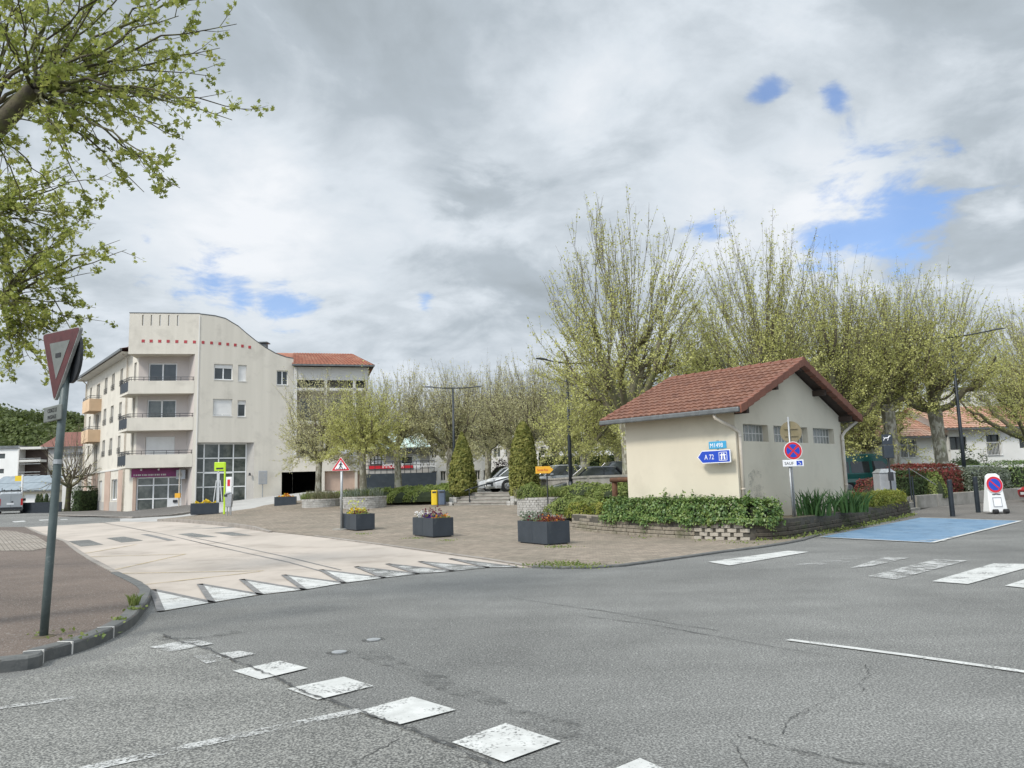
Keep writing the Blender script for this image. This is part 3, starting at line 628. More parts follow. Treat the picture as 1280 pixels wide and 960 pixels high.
def rawmesh(name, V, Fa, mats, parent, mi=None, world=True, smooth=False):
    if parent is not None and world:
        r = parent
        while r.parent: r = r.parent
        V = V-np.array(r.location)
    me = bpy.data.meshes.new(name); k = Fa.shape[1]
    me.vertices.add(len(V)); me.vertices.foreach_set('co', V.astype(np.float32).ravel())
    me.loops.add(Fa.size); me.loops.foreach_set('vertex_index', Fa.astype(np.int32).ravel())
    me.polygons.add(len(Fa)); me.polygons.foreach_set('loop_start', np.arange(0, Fa.size, k, dtype=np.int32)); me.polygons.foreach_set('loop_total', np.full(len(Fa), k, np.int32))
    if not isinstance(mats, (list, tuple)): mats = [mats]
    for mm in mats: me.materials.append(mm)
    if mi is not None: me.polygons.foreach_set('material_index', mi.astype(np.int32))
    if smooth: me.polygons.foreach_set('use_smooth', np.ones(len(Fa), bool))
    me.update(calc_edges=True); o = bpy.data.objects.new(name, me); COL.objects.link(o)
    if parent is not None: o.parent = parent
    return o
def tubes(segs, n):
    """segs: list of (pts array k*3, radii k) all the same k -> V,F quads"""
    P = np.array([s[0] for s in segs]); Rr = np.array([s[1] for s in segs]); m, k, _ = P.shape
    D = np.empty_like(P); D[:, 1:-1] = P[:, 2:]-P[:, :-2]; D[:, 0] = P[:, 1]-P[:, 0]; D[:, -1] = P[:, -1]-P[:, -2]
    D /= np.linalg.norm(D, axis=2, keepdims=True)+1e-9
    ref = np.where(np.abs(D[:, :1, 2:3]) > .8, np.array([1., 0, 0]), np.array([0, 0, 1.])); U = np.cross(D, ref); U /= np.linalg.norm(U, axis=2, keepdims=True)+1e-9; W = np.cross(D, U)
    a = np.arange(n)*2*math.pi/n
    V = P[:, :, None]+Rr[:, :, None, None]*(U[:, :, None]*np.cos(a)[None, None, :, None]+W[:, :, None]*np.sin(a)[None, None, :, None])
    idx = np.arange(m*k*n).reshape(m, k, n); A = idx[:, :-1]; B = idx[:, 1:]
    F = np.stack([A, B, np.roll(B, -1, 2), np.roll(A, -1, 2)], -1).reshape(-1, 4)
    return V.reshape(-1, 3), F
def cat_tubes(groups):
    Vs = []; Fs = []; b = 0
    for segs, n in groups:
        if not segs: continue
        V, F = tubes(segs, n); Vs.append(V); Fs.append(F+b); b += len(V)
    return np.vstack(Vs), np.vstack(Fs)
def bez(p0, p1, p2, k):
    t = np.linspace(0, 1, k)[:, None]; return (1-t)**2*p0+2*t*(1-t)*p1+t*t*p2
def nrm(v): return v/(np.linalg.norm(v)+1e-9)

def plane_tree(seed, h, cr, trunk_h=2.4, tr=.30, shoots=260, leaves=9000, leaf=.11, low=.35, vase=.45, bare=0.0, shootr=.012, nl=7, spread_=1.3):
    """pollarded plane: returns dict of arrays in local space (trunk/limbs, twigs, leaf centres)"""
    g = np.random.default_rng(seed)
    big = []; limb = []; sh = []; tw = []; LP = []
    lean = g.uniform(-.15, .15, 2)
    top = np.array([lean[0], lean[1], trunk_h])
    tp = bez(np.zeros(3), np.array([0, 0, trunk_h*.5]), top, 6); big.append((tp, np.array([tr*1.35, tr*1.05, tr*.95, tr*.92, tr*.98, tr*1.1])))
    heads = []
    ph = h-trunk_h
    for i in range(nl):
        az = 2*math.pi*i/nl+g.uniform(-.35, .35); rr = cr*g.uniform(.35, .62) if i else cr*.1
        o = np.array([math.cos(az), math.sin(az), 0]); zt = trunk_h+ph*g.uniform(.16, .34)
        e = top+o*rr; e[2] = zt
        c = top+o*rr*.75; c[2] = trunk_h+(zt-trunk_h)*.25
        pts = bez(top-np.array([0, 0, .15]), c, e, 7); pts[1:-1] += g.normal(scale=.05, size=(5, 3))
        r0 = tr*g.uniform(.42, .62); big.append((pts[[0, 1, 2, 4, 5, 6]], np.linspace(r0, r0*.55, 6)))
        heads.append((pts[4], o, .8)); heads.append((e, o, 1.))
        for j in range(g.integers(2, 4)):
            a2 = az+g.uniform(-.9, .9); o2 = np.array([math.cos(a2), math.sin(a2), 0]); st = pts[g.integers(3, 7)]
            l2 = cr*g.uniform(.18, .42); e2 = st+o2*l2*.8+np.array([0, 0, l2*g.uniform(.3, 1.2)])
            p2 = bez(st, st+o2*l2*.5, e2, 5); p2[1:-1] += g.normal(scale=.04, size=(3, 3)); limb.append((p2, np.linspace(r0*.5, r0*.28, 5))); heads.append((e2, nrm(e2*[1, 1, 0]-top*[1, 1, 0]), 1.2)); heads.append((p2[2], o2, .6))
    HP_ = np.array([q[0] for q in heads]); ctr = np.array([lean[0], lean[1], 0])
    for s in range(shoots):
        a = g.uniform(0, 2*math.pi); side_ = g.random() < low*.6; ct = g.uniform(-.16, .32) if side_ else g.uniform(.12, 1.0)**.9
        sn2 = math.sqrt(max(0, 1-ct*ct)); bump = 1+.06*math.sin(a*3+seed)+.05*math.sin(a*7+seed*2)
        u_ = g.uniform(.80, 1.03)*bump
        e = top+np.array([math.cos(a)*cr*1.07*sn2**.78*u_, math.sin(a)*cr*1.07*sn2**.78*u_, (abs(ct)**.82)*math.copysign(1, ct)*ph*u_])
        ax_ = (e-top); tt_ = np.clip(((HP_-top)@ax_)/(ax_@ax_), 0, .8); dist = np.linalg.norm(HP_-(top+tt_[:, None]*ax_), axis=1)+g.uniform(0, .7, len(HP_)); hd = HP_[int(np.argmin(dist))]
        v = e-hd; ln = np.linalg.norm(v); c = hd+v*[.54, .54, .40]
        pts = bez(hd, c, e, 6); pts[1:-1] += g.normal(scale=.016*ln, size=(4, 3)); r0 = shootr*g.uniform(.75, 1.3)*min(1.5, (ln/3)**.6)
        sh.append((pts, r0*np.array([1, .82, .66, .5, .34, .16])))
        for k in range(int(ln*spread_)):       # secondary upright shoots
            t = g.uniform(.25, .85); i0 = min(4, int(t*5)); b = pts[i0]+(pts[i0+1]-pts[i0])*(t*5-i0); tg = nrm(pts[i0+1]-pts[i0])
            dd = nrm(tg*.9+np.array([0, 0, .35])+g.normal(scale=.30, size=3)); l = g.uniform(.6, 1.7)*min(1, ln/3)
            tp3 = np.array([b, b+dd*l*.5+g.normal(scale=.03, size=3), b+dd*l+np.array([0, 0, .06*l])]); tw.append((tp3, np.array([.008, .006, .003])*(shootr/.012)**.5))
        for k in range(int(ln*2.2)):
            t = g.uniform(.10, .98); i0 = min(4, int(t*5)); b = pts[i0]+(pts[i0+1]-pts[i0])*(t*5-i0)
            dd = nrm(v/ln*.7+g.normal(scale=.7, size=3)); l = g.uniform(.15, .55)*(1.15-t*.5); tw.append((np.array([b, b+dd*l*.5+g.normal(scale=.02, size=3), b+dd*l]), np.array([.006, .0045, .003])))
    nl_ = leaves
    if nl_:
        # leaves along twigs and shoots
        T_ = [(q[0], 1.0) for q in tw]+[(q[0][[1, 3, 5]], 1.2) for q in sh]
        wt = np.array([np.linalg.norm(a[-1]-a[0])*(1.0+2.4*max(0, 1-(a[-1][2]-trunk_h)/(ph*.7))) for a, _ in T_]); wt /= wt.sum()
        idx = g.choice(len(T_), size=nl_, p=wt); t = g.uniform(.15, 1, nl_)
        A = np.array([T_[i][0] for i in idx]); ii = np.minimum((t*2).astype(int), 1); fr = t*2-ii
        Pq = A[np.arange(nl_), ii]*(1-fr)[:, None]+A[np.arange(nl_), ii+1]*fr[:, None]
        LP = Pq+g.normal(scale=.05, size=Pq.shape)
        ne = int(nl_*.22); L2 = [q[0] for q in big[1:]]+[q[0] for q in limb]; pick = g.integers(0, len(L2), ne)      # epicormic tufts on the limbs
        E = np.array([L2[i][int(g.integers(1, len(L2[i])))] for i in pick]); LP = np.vstack([LP, E+g.normal(scale=.22, size=E.shape)])
    return dict(big=big, limb=limb, sh=sh, tw=tw, LP=np.array(LP), leaf=leaf)
def put_tree(d, name, label, cat, loc, group, leafm, rot=0, barkm=None, twigm=None, extra=None, shape='quad'):
    t = T(name, label, cat, loc, rot, group)
    V, F = cat_tubes([(d['big'][:1], 10)]); o = rawmesh('trunk', V, F, barkm or M['bark'], t, world=False, smooth=True)
    V, F = cat_tubes([(d['big'][1:], 8)]); rawmesh('limbs', V, F, M['bark_limb'], t, world=False, smooth=True)
    V, F = cat_tubes([(d['limb'], 6), (d['sh'], 4), (d['tw'], 3)]); rawmesh('branches', V, F, twigm or M['twig'], t, world=False)
    if len(d['LP']):
        loc0 = t.location.copy(); P = d['LP']
        n = len(P); c = leafmesh('foliage', P, None, d['leaf'], leafm, None, shape); c.parent = t
    return t
# shrubs: leaf shell over a dark core
def shrub(name, label, cat, sampler, core, nleaf, leaf, m, corem=None, group=None, loc=(0, 0, 0), shape='quad', kind=None, extra=None):
    t = T(name, label, cat, loc, 0, group)
    P, Nn = sampler(nleaf)
    leafmesh('foliage', P, Nn+RNG.normal(scale=.45, size=P.shape), leaf, m, t, shape)
    if core is not None: core.build('dark_core', corem or M['core'], t)  # added solid core, dark like a shaded inside, so leaves aren't see-through
    return t
def box_sampler(path, w, z0, h, rnd=.07, base=None):
    """hedge along a polyline"""
    pts = [np.array(p, float) for p in path]; segs = [(pts[i], pts[i+1]) for i in range(len(pts)-1)]; L_ = np.array([np.linalg.norm(b-a) for a, b in segs])
    def f(n):
        k = RNG.choice(len(segs), n, p=L_/L_.sum()); t = RNG.random(n); A = np.array([segs[i][0] for i in k]); B = np.array([segs[i][1] for i in k])
        d = (B-A)/np.linalg.norm(B-A, axis=1, keepdims=True); nn = np.stack([-d[:, 1], d[:, 0]], 1); c = A+(B-A)*t[:, None]
        s = RNG.random(n)*(w+2*h)
        side = np.where(s < h, -1, np.where(s > h+w, 1, 0)); v = np.where(s < h, s, np.where(s > h+w, w+2*h-s, h)); u = np.where(side != 0, side*w/2, s-h-w/2)
        # round the shoulders and make the outline uneven
        wob = .5+.5*np.sin(c[:, 0]*3.1+c[:, 1]*2.3)*np.cos(c[:, 0]*1.3-c[:, 1]*4.1)
        sh_ = np.clip((np.abs(u)/(w/2)-.6)/.4, 0, 1); v = v-(sh_**2)*(v/h)*.16*h+wob*rnd*(v/h); u = u*(1-.12*(v/h)**3)
        zb = np.array([base(*q) for q in c]) if base else z0
        P = np.stack([c[:, 0]+nn[:, 0]*u, c[:, 1]+nn[:, 1]*u, zb+v], 1)+RNG.normal(scale=rnd*.5, size=(n, 3))
        Nn = np.stack([nn[:, 0]*side, nn[:, 1]*side, (side == 0)*1.0+.25], 1); return P, Nn
    f0 = f
    def f(n):
        tot = L_.sum()*(w+2*h); ne = int(n*w*h/(tot+2*w*h)); P, Nn = f0(n-2*ne); Ps, Ns = [P], [Nn]
        for p, o, sg in ((pts[0], pts[1], -1), (pts[-1], pts[-2], -1)):
            d = (o-p)/np.linalg.norm(o-p); nn = np.array([-d[1], d[0]]); u = RNG.uniform(-w/2, w/2, ne)*.92; v = RNG.uniform(0, h*.96, ne); zb = base(*p) if base else z0
            Ps.append(np.stack([p[0]+nn[0]*u, p[1]+nn[1]*u, zb+v], 1)+RNG.normal(scale=rnd*.5+.01, size=(ne, 3))); Ns.append(np.tile([-d[0], -d[1], .25], (ne, 1)))
        return np.vstack(Ps), np.vstack(Ns)
    mb = MB()
    for i, (a, b) in enumerate(segs):
        d = (b-a)/np.linalg.norm(b-a); n2 = np.array([-d[1], d[0]]); a2 = a+d*(.0 if i else .12); q = w/2*.82; b = b-d*(.12 if i == len(segs)-1 else 0)
        za = (base(*a) if base else z0)-.05; zb_ = (base(*b) if base else z0)-.05
        mb.add([(*(a2-n2*q), za), (*(a2+n2*q), za), (*(a2+n2*q*.8), za+h*.86), (*(a2-n2*q*.8), za+h*.86), (*(b-n2*q), zb_), (*(b+n2*q), zb_), (*(b+n2*q*.8), zb_+h*.86), (*(b-n2*q*.8), zb_+h*.86)],
               [(0, 1, 2, 3), (4, 7, 6, 5), (0, 4, 5, 1), (1, 5, 6, 2), (2, 6, 7, 3), (3, 7, 4, 0)])
    return f, mb
def ell_sampler(c, rx, ry, rz, lump=.12, prof=None):
    c = np.array(c, float)
    def f(n):
        v = RNG.normal(size=(n, 3)); v[:, 2] = np.abs(v[:, 2]); v /= np.linalg.norm(v, axis=1, keepdims=True)
        q = 1+lump*np.sin(v[:, 0]*7+c[0])*np.cos(v[:, 1]*6+c[1]*2)+RNG.normal(scale=.04, size=n)
        return c+v*q[:, None]*[rx, ry, rz], v
    mb = MB(); mb.lathe(c, [(rx*.86*math.cos(a), rz*.86*math.sin(a)) for a in (0, .4, .8, 1.2, 1.5)], 10)
    return f, mb
def cone_sampler(c, r, h, p=.75, base=.1):
    c = np.array(c, float)
    def rad(t): return r*np.minimum(1, (t+.02)/base*.75+.25)*(1-np.clip(t, 0, 1)**2.2)**p
    def f(n):
        t = RNG.random(n); a = RNG.random(n)*2*math.pi; q = rad(t)*(1+.07*np.sin(a*5+t*9)+RNG.normal(scale=.05, size=n))
        return c+np.stack([q*np.cos(a), q*np.sin(a), t*h+RNG.normal(scale=.03, size=n)], 1), np.stack([np.cos(a), np.sin(a), .4+0*a], 1)
    mb = MB(); mb.lathe(c, [(float(rad(t))*.88, t*h*.98) for t in np.linspace(0, .97, 12)], 14)
    return f, mb

# ================================================================== BUILDINGS
def wall(mb, P, d, u0, u1, z0, ztop, opens=(), depth=.18, base=None):
    """facade strip with rectangular openings (u0,u1,z0,z1) and reveals; ztop number or [(u,z)...]"""
    prof = ztop if isinstance(ztop, list) else [(u0, ztop), (u1, ztop)]
    zt = lambda u: float(np.interp(u, [p[0] for p in prof], [p[1] for p in prof]))
    zm = min(p[1] for p in prof)
    us = sorted({round(x, 4) for x in [u0, u1]+[p[0] for p in prof if u0 < p[0] < u1]+[v for o in opens for v in o[:2] if u0 < v < u1]})
    zs = sorted({round(x, 4) for x in [z0]+[v for o in opens for v in o[2:4] if z0 < v < zm]+[zm]})
    def inside(u, z): return any(o[0] < u < o[1] and o[2] < z < o[3] for o in opens)
    for i in range(len(us)-1):
        for j in range(len(zs)-1):
            if inside((us[i]+us[i+1])/2, (zs[j]+zs[j+1])/2): continue
            mb.quad(P3(P, d, us[i], zs[j]), P3(P, d, us[i+1], zs[j]), P3(P, d, us[i+1], zs[j+1]), P3(P, d, us[i], zs[j+1]))
        a, b = zt(us[i]), zt(us[i+1])
        if max(a, b) > zm+1e-4:
            mb.quad(P3(P, d, us[i], zm), P3(P, d, us[i+1], zm), P3(P, d, us[i+1], b), P3(P, d, us[i], a))
    for o in opens:
        a, b, c, e = o[:4]; dp = -depth; sk = o[4] if len(o) > 4 and isinstance(o[4], str) else ''
        if 'L' not in sk: mb.quad(P3(P, d, a, c), P3(P, d, a, e), P3(P, d, a, e, dp), P3(P, d, a, c, dp))
        if 'R' not in sk: mb.quad(P3(P, d, b, c), P3(P, d, b, c, dp), P3(P, d, b, e, dp), P3(P, d, b, e))
        mb.quad(P3(P, d, a, e), P3(P, d, b, e), P3(P, d, b, e, dp), P3(P, d, a, e, dp)); mb.quad(P3(P, d, a, c), P3(P, d, a, c, dp), P3(P, d, b, c, dp), P3(P, d, b, c))
def fbar(mb, P, d, u0, u1, z0, z1, off0, off1):
    mb.obox(P3(P, d, u0, z0, off0), P3(P, d, u1, z0, off0)-P3(P, d, u0, z0, off0), P3(P, d, u0, z0, off1)-P3(P, d, u0, z0, off0), (0, 0, z1-z0))
def window(par, P, d, u0, u1, z0, z1, depth=.14, cols=2, rows=1, fm='white', gm='glass', fw=.06, shut=0.0, sill=True, name='window'):
    mb = MB(); a = -depth-.04; b = -depth+.02
    for q0, q1, r0, r1 in ((u0, u1, z0, z0+fw), (u0, u1, z1-fw, z1), (u0, u0+fw, z0+fw, z1-fw), (u1-fw, u1, z0+fw, z1-fw)): fbar(mb, P, d, q0+.002, q1-.002, r0+.002, r1-.002, a, b)
    for k in range(1, cols):
        x = u0+(u1-u0)*k/cols; fbar(mb, P, d, x-fw*.6, x+fw*.6, z0+fw, z1-fw, a, b+.004)
    for k in range(1, rows):
        x = z0+(z1-z0)*k/rows; fbar(mb, P, d, u0+fw, u1-fw, x-fw*.4, x+fw*.4, a, b+.002)
    w = mb.build(name, M[fm], par)
    MB().quad(P3(P, d, u0+.02, z0+.02, a+.02), P3(P, d, u1-.02, z0+.02, a+.02), P3(P, d, u1-.02, z1-.02, a+.02), P3(P, d, u0+.02, z1-.02, a+.02)).build('pane', M[gm], w)
    if shut > 0:
        m2 = MB(); zz0 = z1-(z1-z0)*shut; n = max(2, int((z1-zz0)/.09))
        for k in range(n): fbar(m2, P, d, u0+.03, u1-.03, zz0+(z1-zz0)*k/n, zz0+(z1-zz0)*(k+.88)/n, -depth+.025, -depth+.045)
        fbar(m2, P, d, u0+.03, u1-.03, zz0, z1-.002, -depth+.018, -depth+.024)
        m2.build('shutter', M['shutter'], w)
    if sill:
        m3 = MB(); fbar(m3, P, d, u0-.03, u1+.03, z0-.05, z0+.004, -depth*.9, .03); m3.build('sill', M['offwhite'], w)
    return w
def tiled(mb, e0, e1, r0, r1, tile=.25, course=.35, amp=.03, lift=.03, seg=6):
    """pantile slope: eave e0->e1, ridge r0->r1"""
    e0, e1, r0, r1 = map(lambda q: np.array(q, float), (e0, e1, r0, r1))
    W = np.linalg.norm(e1-e0); nt = max(2, int(round(W/tile))); L_ = np.linalg.norm(r0-e0); nc = max(2, int(round(L_/course)))
    nr = np.cross(e1-e0, r0-e0); nr /= np.linalg.norm(nr); nr = nr if nr[2] > 0 else -nr
    s = np.linspace(0, 1, nt*seg+1); prof = amp*(np.abs(np.sin(math.pi*s*nt))**.8)
    for c in range(nc):
        t0, t1 = c/nc, (c+1.04)/nc; t1 = min(t1, 1.0)
        A = (e0+(r0-e0)*t0)[None]*(1-s)[:, None]+(e1+(r1-e1)*t0)[None]*s[:, None]+nr*(prof+lift)[:, None]
        B = (e0+(r0-e0)*t1)[None]*(1-s)[:, None]+(e1+(r1-e1)*t1)[None]*s[:, None]+nr*(prof)[:, None]
        C = A-nr*(lift+.012); n = len(s)
        mb.add(np.vstack([A, B, C]), [(i, i+1, n+i+1, n+i) for i in range(n-1)]+[(2*n+i, 2*n+i+1, i+1, i) for i in range(n-1)])

# ---------------- apartment block with the curved parapet
AB = T('apartment_block', 'four storey pale rendered apartment block with curved parapet and red squares', 'apartment building', (*P0, .3))
Q0 = P0+n1*1.3; Q = Q0+d1*.22; D_ = an(128.5); LS = 21.0; S0 = Q+D_*LS; ds = -D_
FL = [3.70, 6.50, 9.30]
mb = MB()
# side facade
so_ = []
for k in range(3):
    dz = -2.8*(2-k)
    for a, b in ((5.43, 6.36), (8.51, 9.61), (11.42, 12.55)): so_.append((LS-b, LS-a, 10.65+dz, 12.15+dz))
    so_.append((LS-16.1, LS-14.6, 9.45+dz, 12.0+dz)); so_.append((LS-19.3, LS-18.4, 10.75+dz, 12.05+dz)); so_.append((LS-1.5, LS-.75, 10.2+dz, 12.0+dz))
go = [(LS-8.2, LS-6.0, 1.3, 3.0), (LS-13.4, LS-12.0, 1.25, 3.0), (LS-18.2, LS-17.0, 1.2, 3.0)]
wall(mb, S0, ds, 0, LS, -.3, 12.95, so_+go, .2)
# recess back wall
ro = [(.93, 3.02, 9.42, 11.79), (.91, 3.04, 6.62, 8.91), (.88, 3.0, 3.82, 6.06), (.35, 3.6, .42, 2.98)]
mb.build('side_wall', M['stucco'], AB)
mb = MB(); mb_in = MB(); wall(mb_in, Q0, d1, .22, 3.86, -.2, 12.3, ro, .12)
A_ = P0+d1*4.62; C_ = Q0+d1*3.86
mb_in.quad((*C_, -.2), (*A_, -.2), (*A_, 12.3), (*C_, 12.3)); mb_in.build('loggia_wall', M['stucco_in'], AB)
# front wall left of joint: parapet block with slots + pier
slots = [uv(P0, d1, x, 400)[0] for x in (178.5, 189.2, 200.0, 211.0, 222.0)]
TOPZ = 15.45
wall(mb, P0, d1, -.2, 4.9, 12.3, TOPZ, [(s-.05, s+.05, 14.5, 15.34) for s in slots], .3)
wall(mb, P0, d1, 4.62, 4.9, -.2, 12.3)
B0 = P0-d1*.2; mb.quad((*B0, 12.3), (*B0, TOPZ), (*(B0+n1*2.4), TOPZ), (*(B0+n1*2.4), 12.3))
mb.add([(*B0, 12.3), (*(P0+d1*4.9), 12.3), (*(P0+d1*4.9+n1*1.5), 12.3), (*(B0+n1*2.4), 12.3)], [(0, 1, 2, 3)])
# back face of the parapet (so the slots show sky)
wall(mb, P0+n1*.3+d1*4.9, -d1, 0, 5.1, 13.25, TOPZ, [(4.9-s-.05, 4.9-s+.05, 14.5, 15.34) for s in slots], .0)
mb.add([(*B0, TOPZ), (*(P0+d1*4.9), TOPZ), (*(P0+d1*4.9+n1*.3), TOPZ), (*(B0+n1*.3), TOPZ)], [(0, 1, 2, 3)])
# right part
prof = [(0, 15.42), (1.1, 15.36), (1.88, 15.2), (2.86, 14.64), (3.47, 14.12), (4.2, 13.55), (4.93, 13.06), (5.74, 12.62), (6.56, 12.36), (7.15, 12.28)]
fo = [(1.12, 2.49, 10.36, 11.59), (2.9, 3.53, 10.3, 11.59), (1.1, 2.5, 7.54, 8.85), (2.9, 3.52, 7.5, 8.78), (5.84, 6.74, 10.1, 11.27), (.02, 4.2, .3, 5.48), (6.32, 7.15, .9, 3.12)]
opn = fo[:5]+[(.02, 4.2, .3, 5.48), (6.32, 7.149, .9, 3.12, 'R')]
wall(mb, J, d2, 0, 7.15, -.3, prof, opn, .2)
nb = np.array([-d2[1], d2[0]])
for i in range(len(prof)-1):
    (a, za), (b, zb_) = prof[i], prof[i+1]
    mb.quad(P3(J, d2, a, za), P3(J, d2, b, zb_), P3(J, d2, b, zb_, -.3), P3(J, d2, a, za, -.3))
    mb.quad(P3(J, d2, b, 12.0, -.3), P3(J, d2, a, 12.0, -.3), P3(J, d2, a, za, -.3), P3(J, d2, b, zb_, -.3))
mb.quad(P3(J, d2, 7.15, 3.3), P3(J, d2, 7.15, 3.3, -12), P3(J, d2, 7.15, 12.28, -12), P3(J, d2, 7.15, 12.28))
# hidden back
bk = [S0, S0+np.array([.78, .62])*11, FEND+nb*12]
for a, b in ((bk[0], bk[1]), (bk[1], bk[2])): mb.quad((*a, -.3), (*b, -.3), (*b, 12.9), (*a, 12.9))
mb.build('front_wall', M['stucco'], AB)
# metal coping on the parapet
cp = MB(); tp = [P3(P0, d1, -.23, TOPZ+.02, .02), P3(P0, d1, 4.9, TOPZ+.02, .02)]+[P3(J, d2, u, z+.02, .02) for u, z in prof]
for a, b in zip(tp, tp[1:]):
    v = b-a; n_ = np.array([v[1], -v[0], 0]); n_ = n_/np.linalg.norm(n_)*-.36; cp.obox(a, v, n_, (0, 0, .06))
cp.build('coping', M['zinc'], AB)
MB().add([(*S0, 12.95), (*Q, 12.95), (*(P0+d1*4.9+n1*.3), 13.25), (*(J+nb*.3), 13.25), (*(FEND+nb*.3), 12.2), (*bk[2], 12.9), (*bk[1], 12.9)], [(0, 1, 2, 3, 4, 5, 6)]).build('flat_roof_light_block', M['zinc'], AB)  # unseen cover, added to stop light leaking into the block
# eave roof along the side
rf = MB(); no = np.array([-.78, -.62]); ee = .85
a0 = S0-ds*.6+no*ee; a1 = Q-ds*2.0+no*ee; b0 = S0-ds*.6-no*5.5; b1 = Q-ds*2.0-no*5.5
tiled(rf, (*a0, 13.2), (*a1, 13.2), (*b0, 15.2), (*b1, 15.2), .4, .5, .03, .03, 4)
rf.quad((*a0, 12.97), (*a1, 12.97), (*(Q-ds*2.0), 12.97), (*(S0-ds*.6), 12.97))
rfo = rf.build('roof', M['tile_maroon'], AB)
sf = MB(); sf.quad((*a0, 12.96), (*a1, 12.96), (*(Q-ds*2.0-no*.02), 12.96), (*(S0-ds*.6-no*.02), 12.96)); sf.build('soffit', M['offwhite'], rfo)
gt = MB(); gt.obox((*(a0+no*.12), 13.02), (*(a1-a0), 0), (*(-no*.13), 0), (0, 0, .2)); gt.build('gutter', M['zinc'], rfo)
for u in (LS-3.4, .35):
    dp = MB(); p = P3(S0, ds, u, 0, .1); dp.tube([P3(S0, ds, u, 12.95, .5), P3(S0, ds, u, 12.6, .12), (p[0], p[1], 3.6), (p[0], p[1], .3)], .06, 8); dp.build('downpipe', M['pipe'], AB, smooth=True)
# side windows
for o in so_:
    kind = o[3]-o[2]
    w = window(AB, S0, ds, *o, depth=.16, cols=1 if o[1]-o[0] < 1.2 else 2, fm='offwhite', gm='glass_mid', fw=.07, sill=False)
    if 1.4 < kind < 1.6:
        r = MB()
        for k in range(3): r.tube([P3(S0, ds, o[0]-.05, o[2]+.15+.17*k, .05), P3(S0, ds, o[1]+.05, o[2]+.15+.17*k, .05)], .018, 5)
        for k in range(4): uu = o[0]+(o[1]-o[0])*k/3; r.tube([P3(S0, ds, uu, o[2]+.02, .05), P3(S0, ds, uu, o[2]+.5, .05)], .015, 5)
        r.build('guard_rail', M['black'], w)
for o in go: window(AB, S0, ds, *o, depth=.16, cols=2, fm='white', gm='glass_mid' if o[0] > 12 else 'shutter', fw=.09, shut=0 if o[0] > 12 else .96)
sc = MB(); fbar(sc, S0, ds, 0.0, LS-3.6, 3.72, 3.86, .0, .07); sc.build('string_course', M['offwhite'], AB)
pl = MB()
for a, b in ((4.0, 5.5), (8.6, 10.7), (13.9, 15.2), (15.7, 16.5), (18.7, 20.2)): pl = MB(); fbar(pl, S0, ds, LS-b, LS-a, -.2, 3.72, .0, .05); pl.build('pilaster', M['pink'], AB)
pl = MB()
for a, b in ((5.5, 8.6), (10.7, 13.9), (16.5, 18.7)): pl = MB(); fbar(pl, S0, ds, LS-b+.002, LS-a-.002, -.2, 1.15, .0, .03); pl.build('plinth_panel', M['plinth'], AB)
# salmon balconies
for zb_ in (9.42, 6.62):
    s_ = MB(); fbar(s_, S0, ds, LS-16.9, LS-13.6, zb_-.1, zb_+.06, .0, 1.0); fbar(s_, S0, ds, LS-16.9, LS-13.6, zb_+.06, zb_+1.0, .9, 1.0)
    fbar(s_, S0, ds, LS-16.9, LS-16.8, zb_+.06, zb_+1.0, .0, .9); fbar(s_, S0, ds, LS-13.7, LS-13.6, zb_+.06, zb_+1.0, .0, .9)
    bl = s_.build('balcony', M['salmon'], AB)
    r = MB(); c4 = [P3(S0, ds, LS-16.85, 0, .02), P3(S0, ds, LS-16.85, 0, .95), P3(S0, ds, LS-13.65, 0, .95), P3(S0, ds, LS-13.65, 0, .02)]
    for h_ in (1.12, 1.27): r.tube([c+np.array([0, 0, zb_+h_]) for c in c4], .022, 5)
    for c in c4[1:3]: r.tube([c+np.array([0, 0, zb_+1.0]), c+np.array([0, 0, zb_+1.28])], .025, 5)
    r.build('railing', M['black'], bl)
# front loggia balconies
E_ = Q+D_*1.7+no*.95; Fp = Q+D_*1.7; Af = P0-d1*.12; Bf = P0+d1*4.6
for k, z in enumerate(FL):
    s_ = MB(); s_.prism([tuple(Af), tuple(Bf), tuple(C_), tuple(Q), tuple(Fp), tuple(E_)], z-.05, z+.10)
    fbar(s_, P0, d1, -.12, 4.6, z+.10, z+.93, -.13, -.002)
    bl = s_.build('balcony', M['stucco'], AB)
    r = MB(); off = np.array([0, 0, 1.])
    c3 = [np.array([*q, z]) for q in (Fp+no*.04, E_*.97+Fp*.03, Af*.98+Bf*.02+n1*.06, Bf+n1*.06)]
    for h_ in (1.05, 1.22): r.tube([c+off*h_ for c in c3], .024, 6)
    for t in np.linspace(.02, .98, 6): c = c3[2]*(1-t)+c3[3]*t; r.tube([c+off*.9, c+off*1.22], .02, 5)
    for q0, q1, n_ in ((c3[0], c3[1], 7), (c3[1], c3[2], 9)):
        for t in np.linspace(.02, .98, n_): c = q0*(1-t)+q1*t; r.tube([c+off*.1, c+off*1.22], .02, 5)
    rr = r.build('railing', M['black'], bl)
    p_ = MB(); v = c3[2]-c3[1]; p_.obox(c3[1]+off*.2+v*.06, v*.88, (0.02, -.02, 0), (0, 0, .72)); p_.build('infill_panel', M['anth'], rr)
window(AB, Q0, d1, *ro[0], depth=.1, cols=2, fw=.09, sill=False); window(AB, Q0, d1, *ro[1], depth=.1, cols=2, fw=.09, sill=False, gm='glass_mid'); window(AB, Q0, d1, *ro[2], depth=.1, cols=2, fw=.08, shut=1.0, sill=False)
for i, o in enumerate(fo[:5]): window(AB, J, d2, *o, depth=.16, cols=2 if o[1]-o[0] > .8 else 1, fw=.07, shut=(.26, .98, .93, .25, 0)[i], gm='glass')
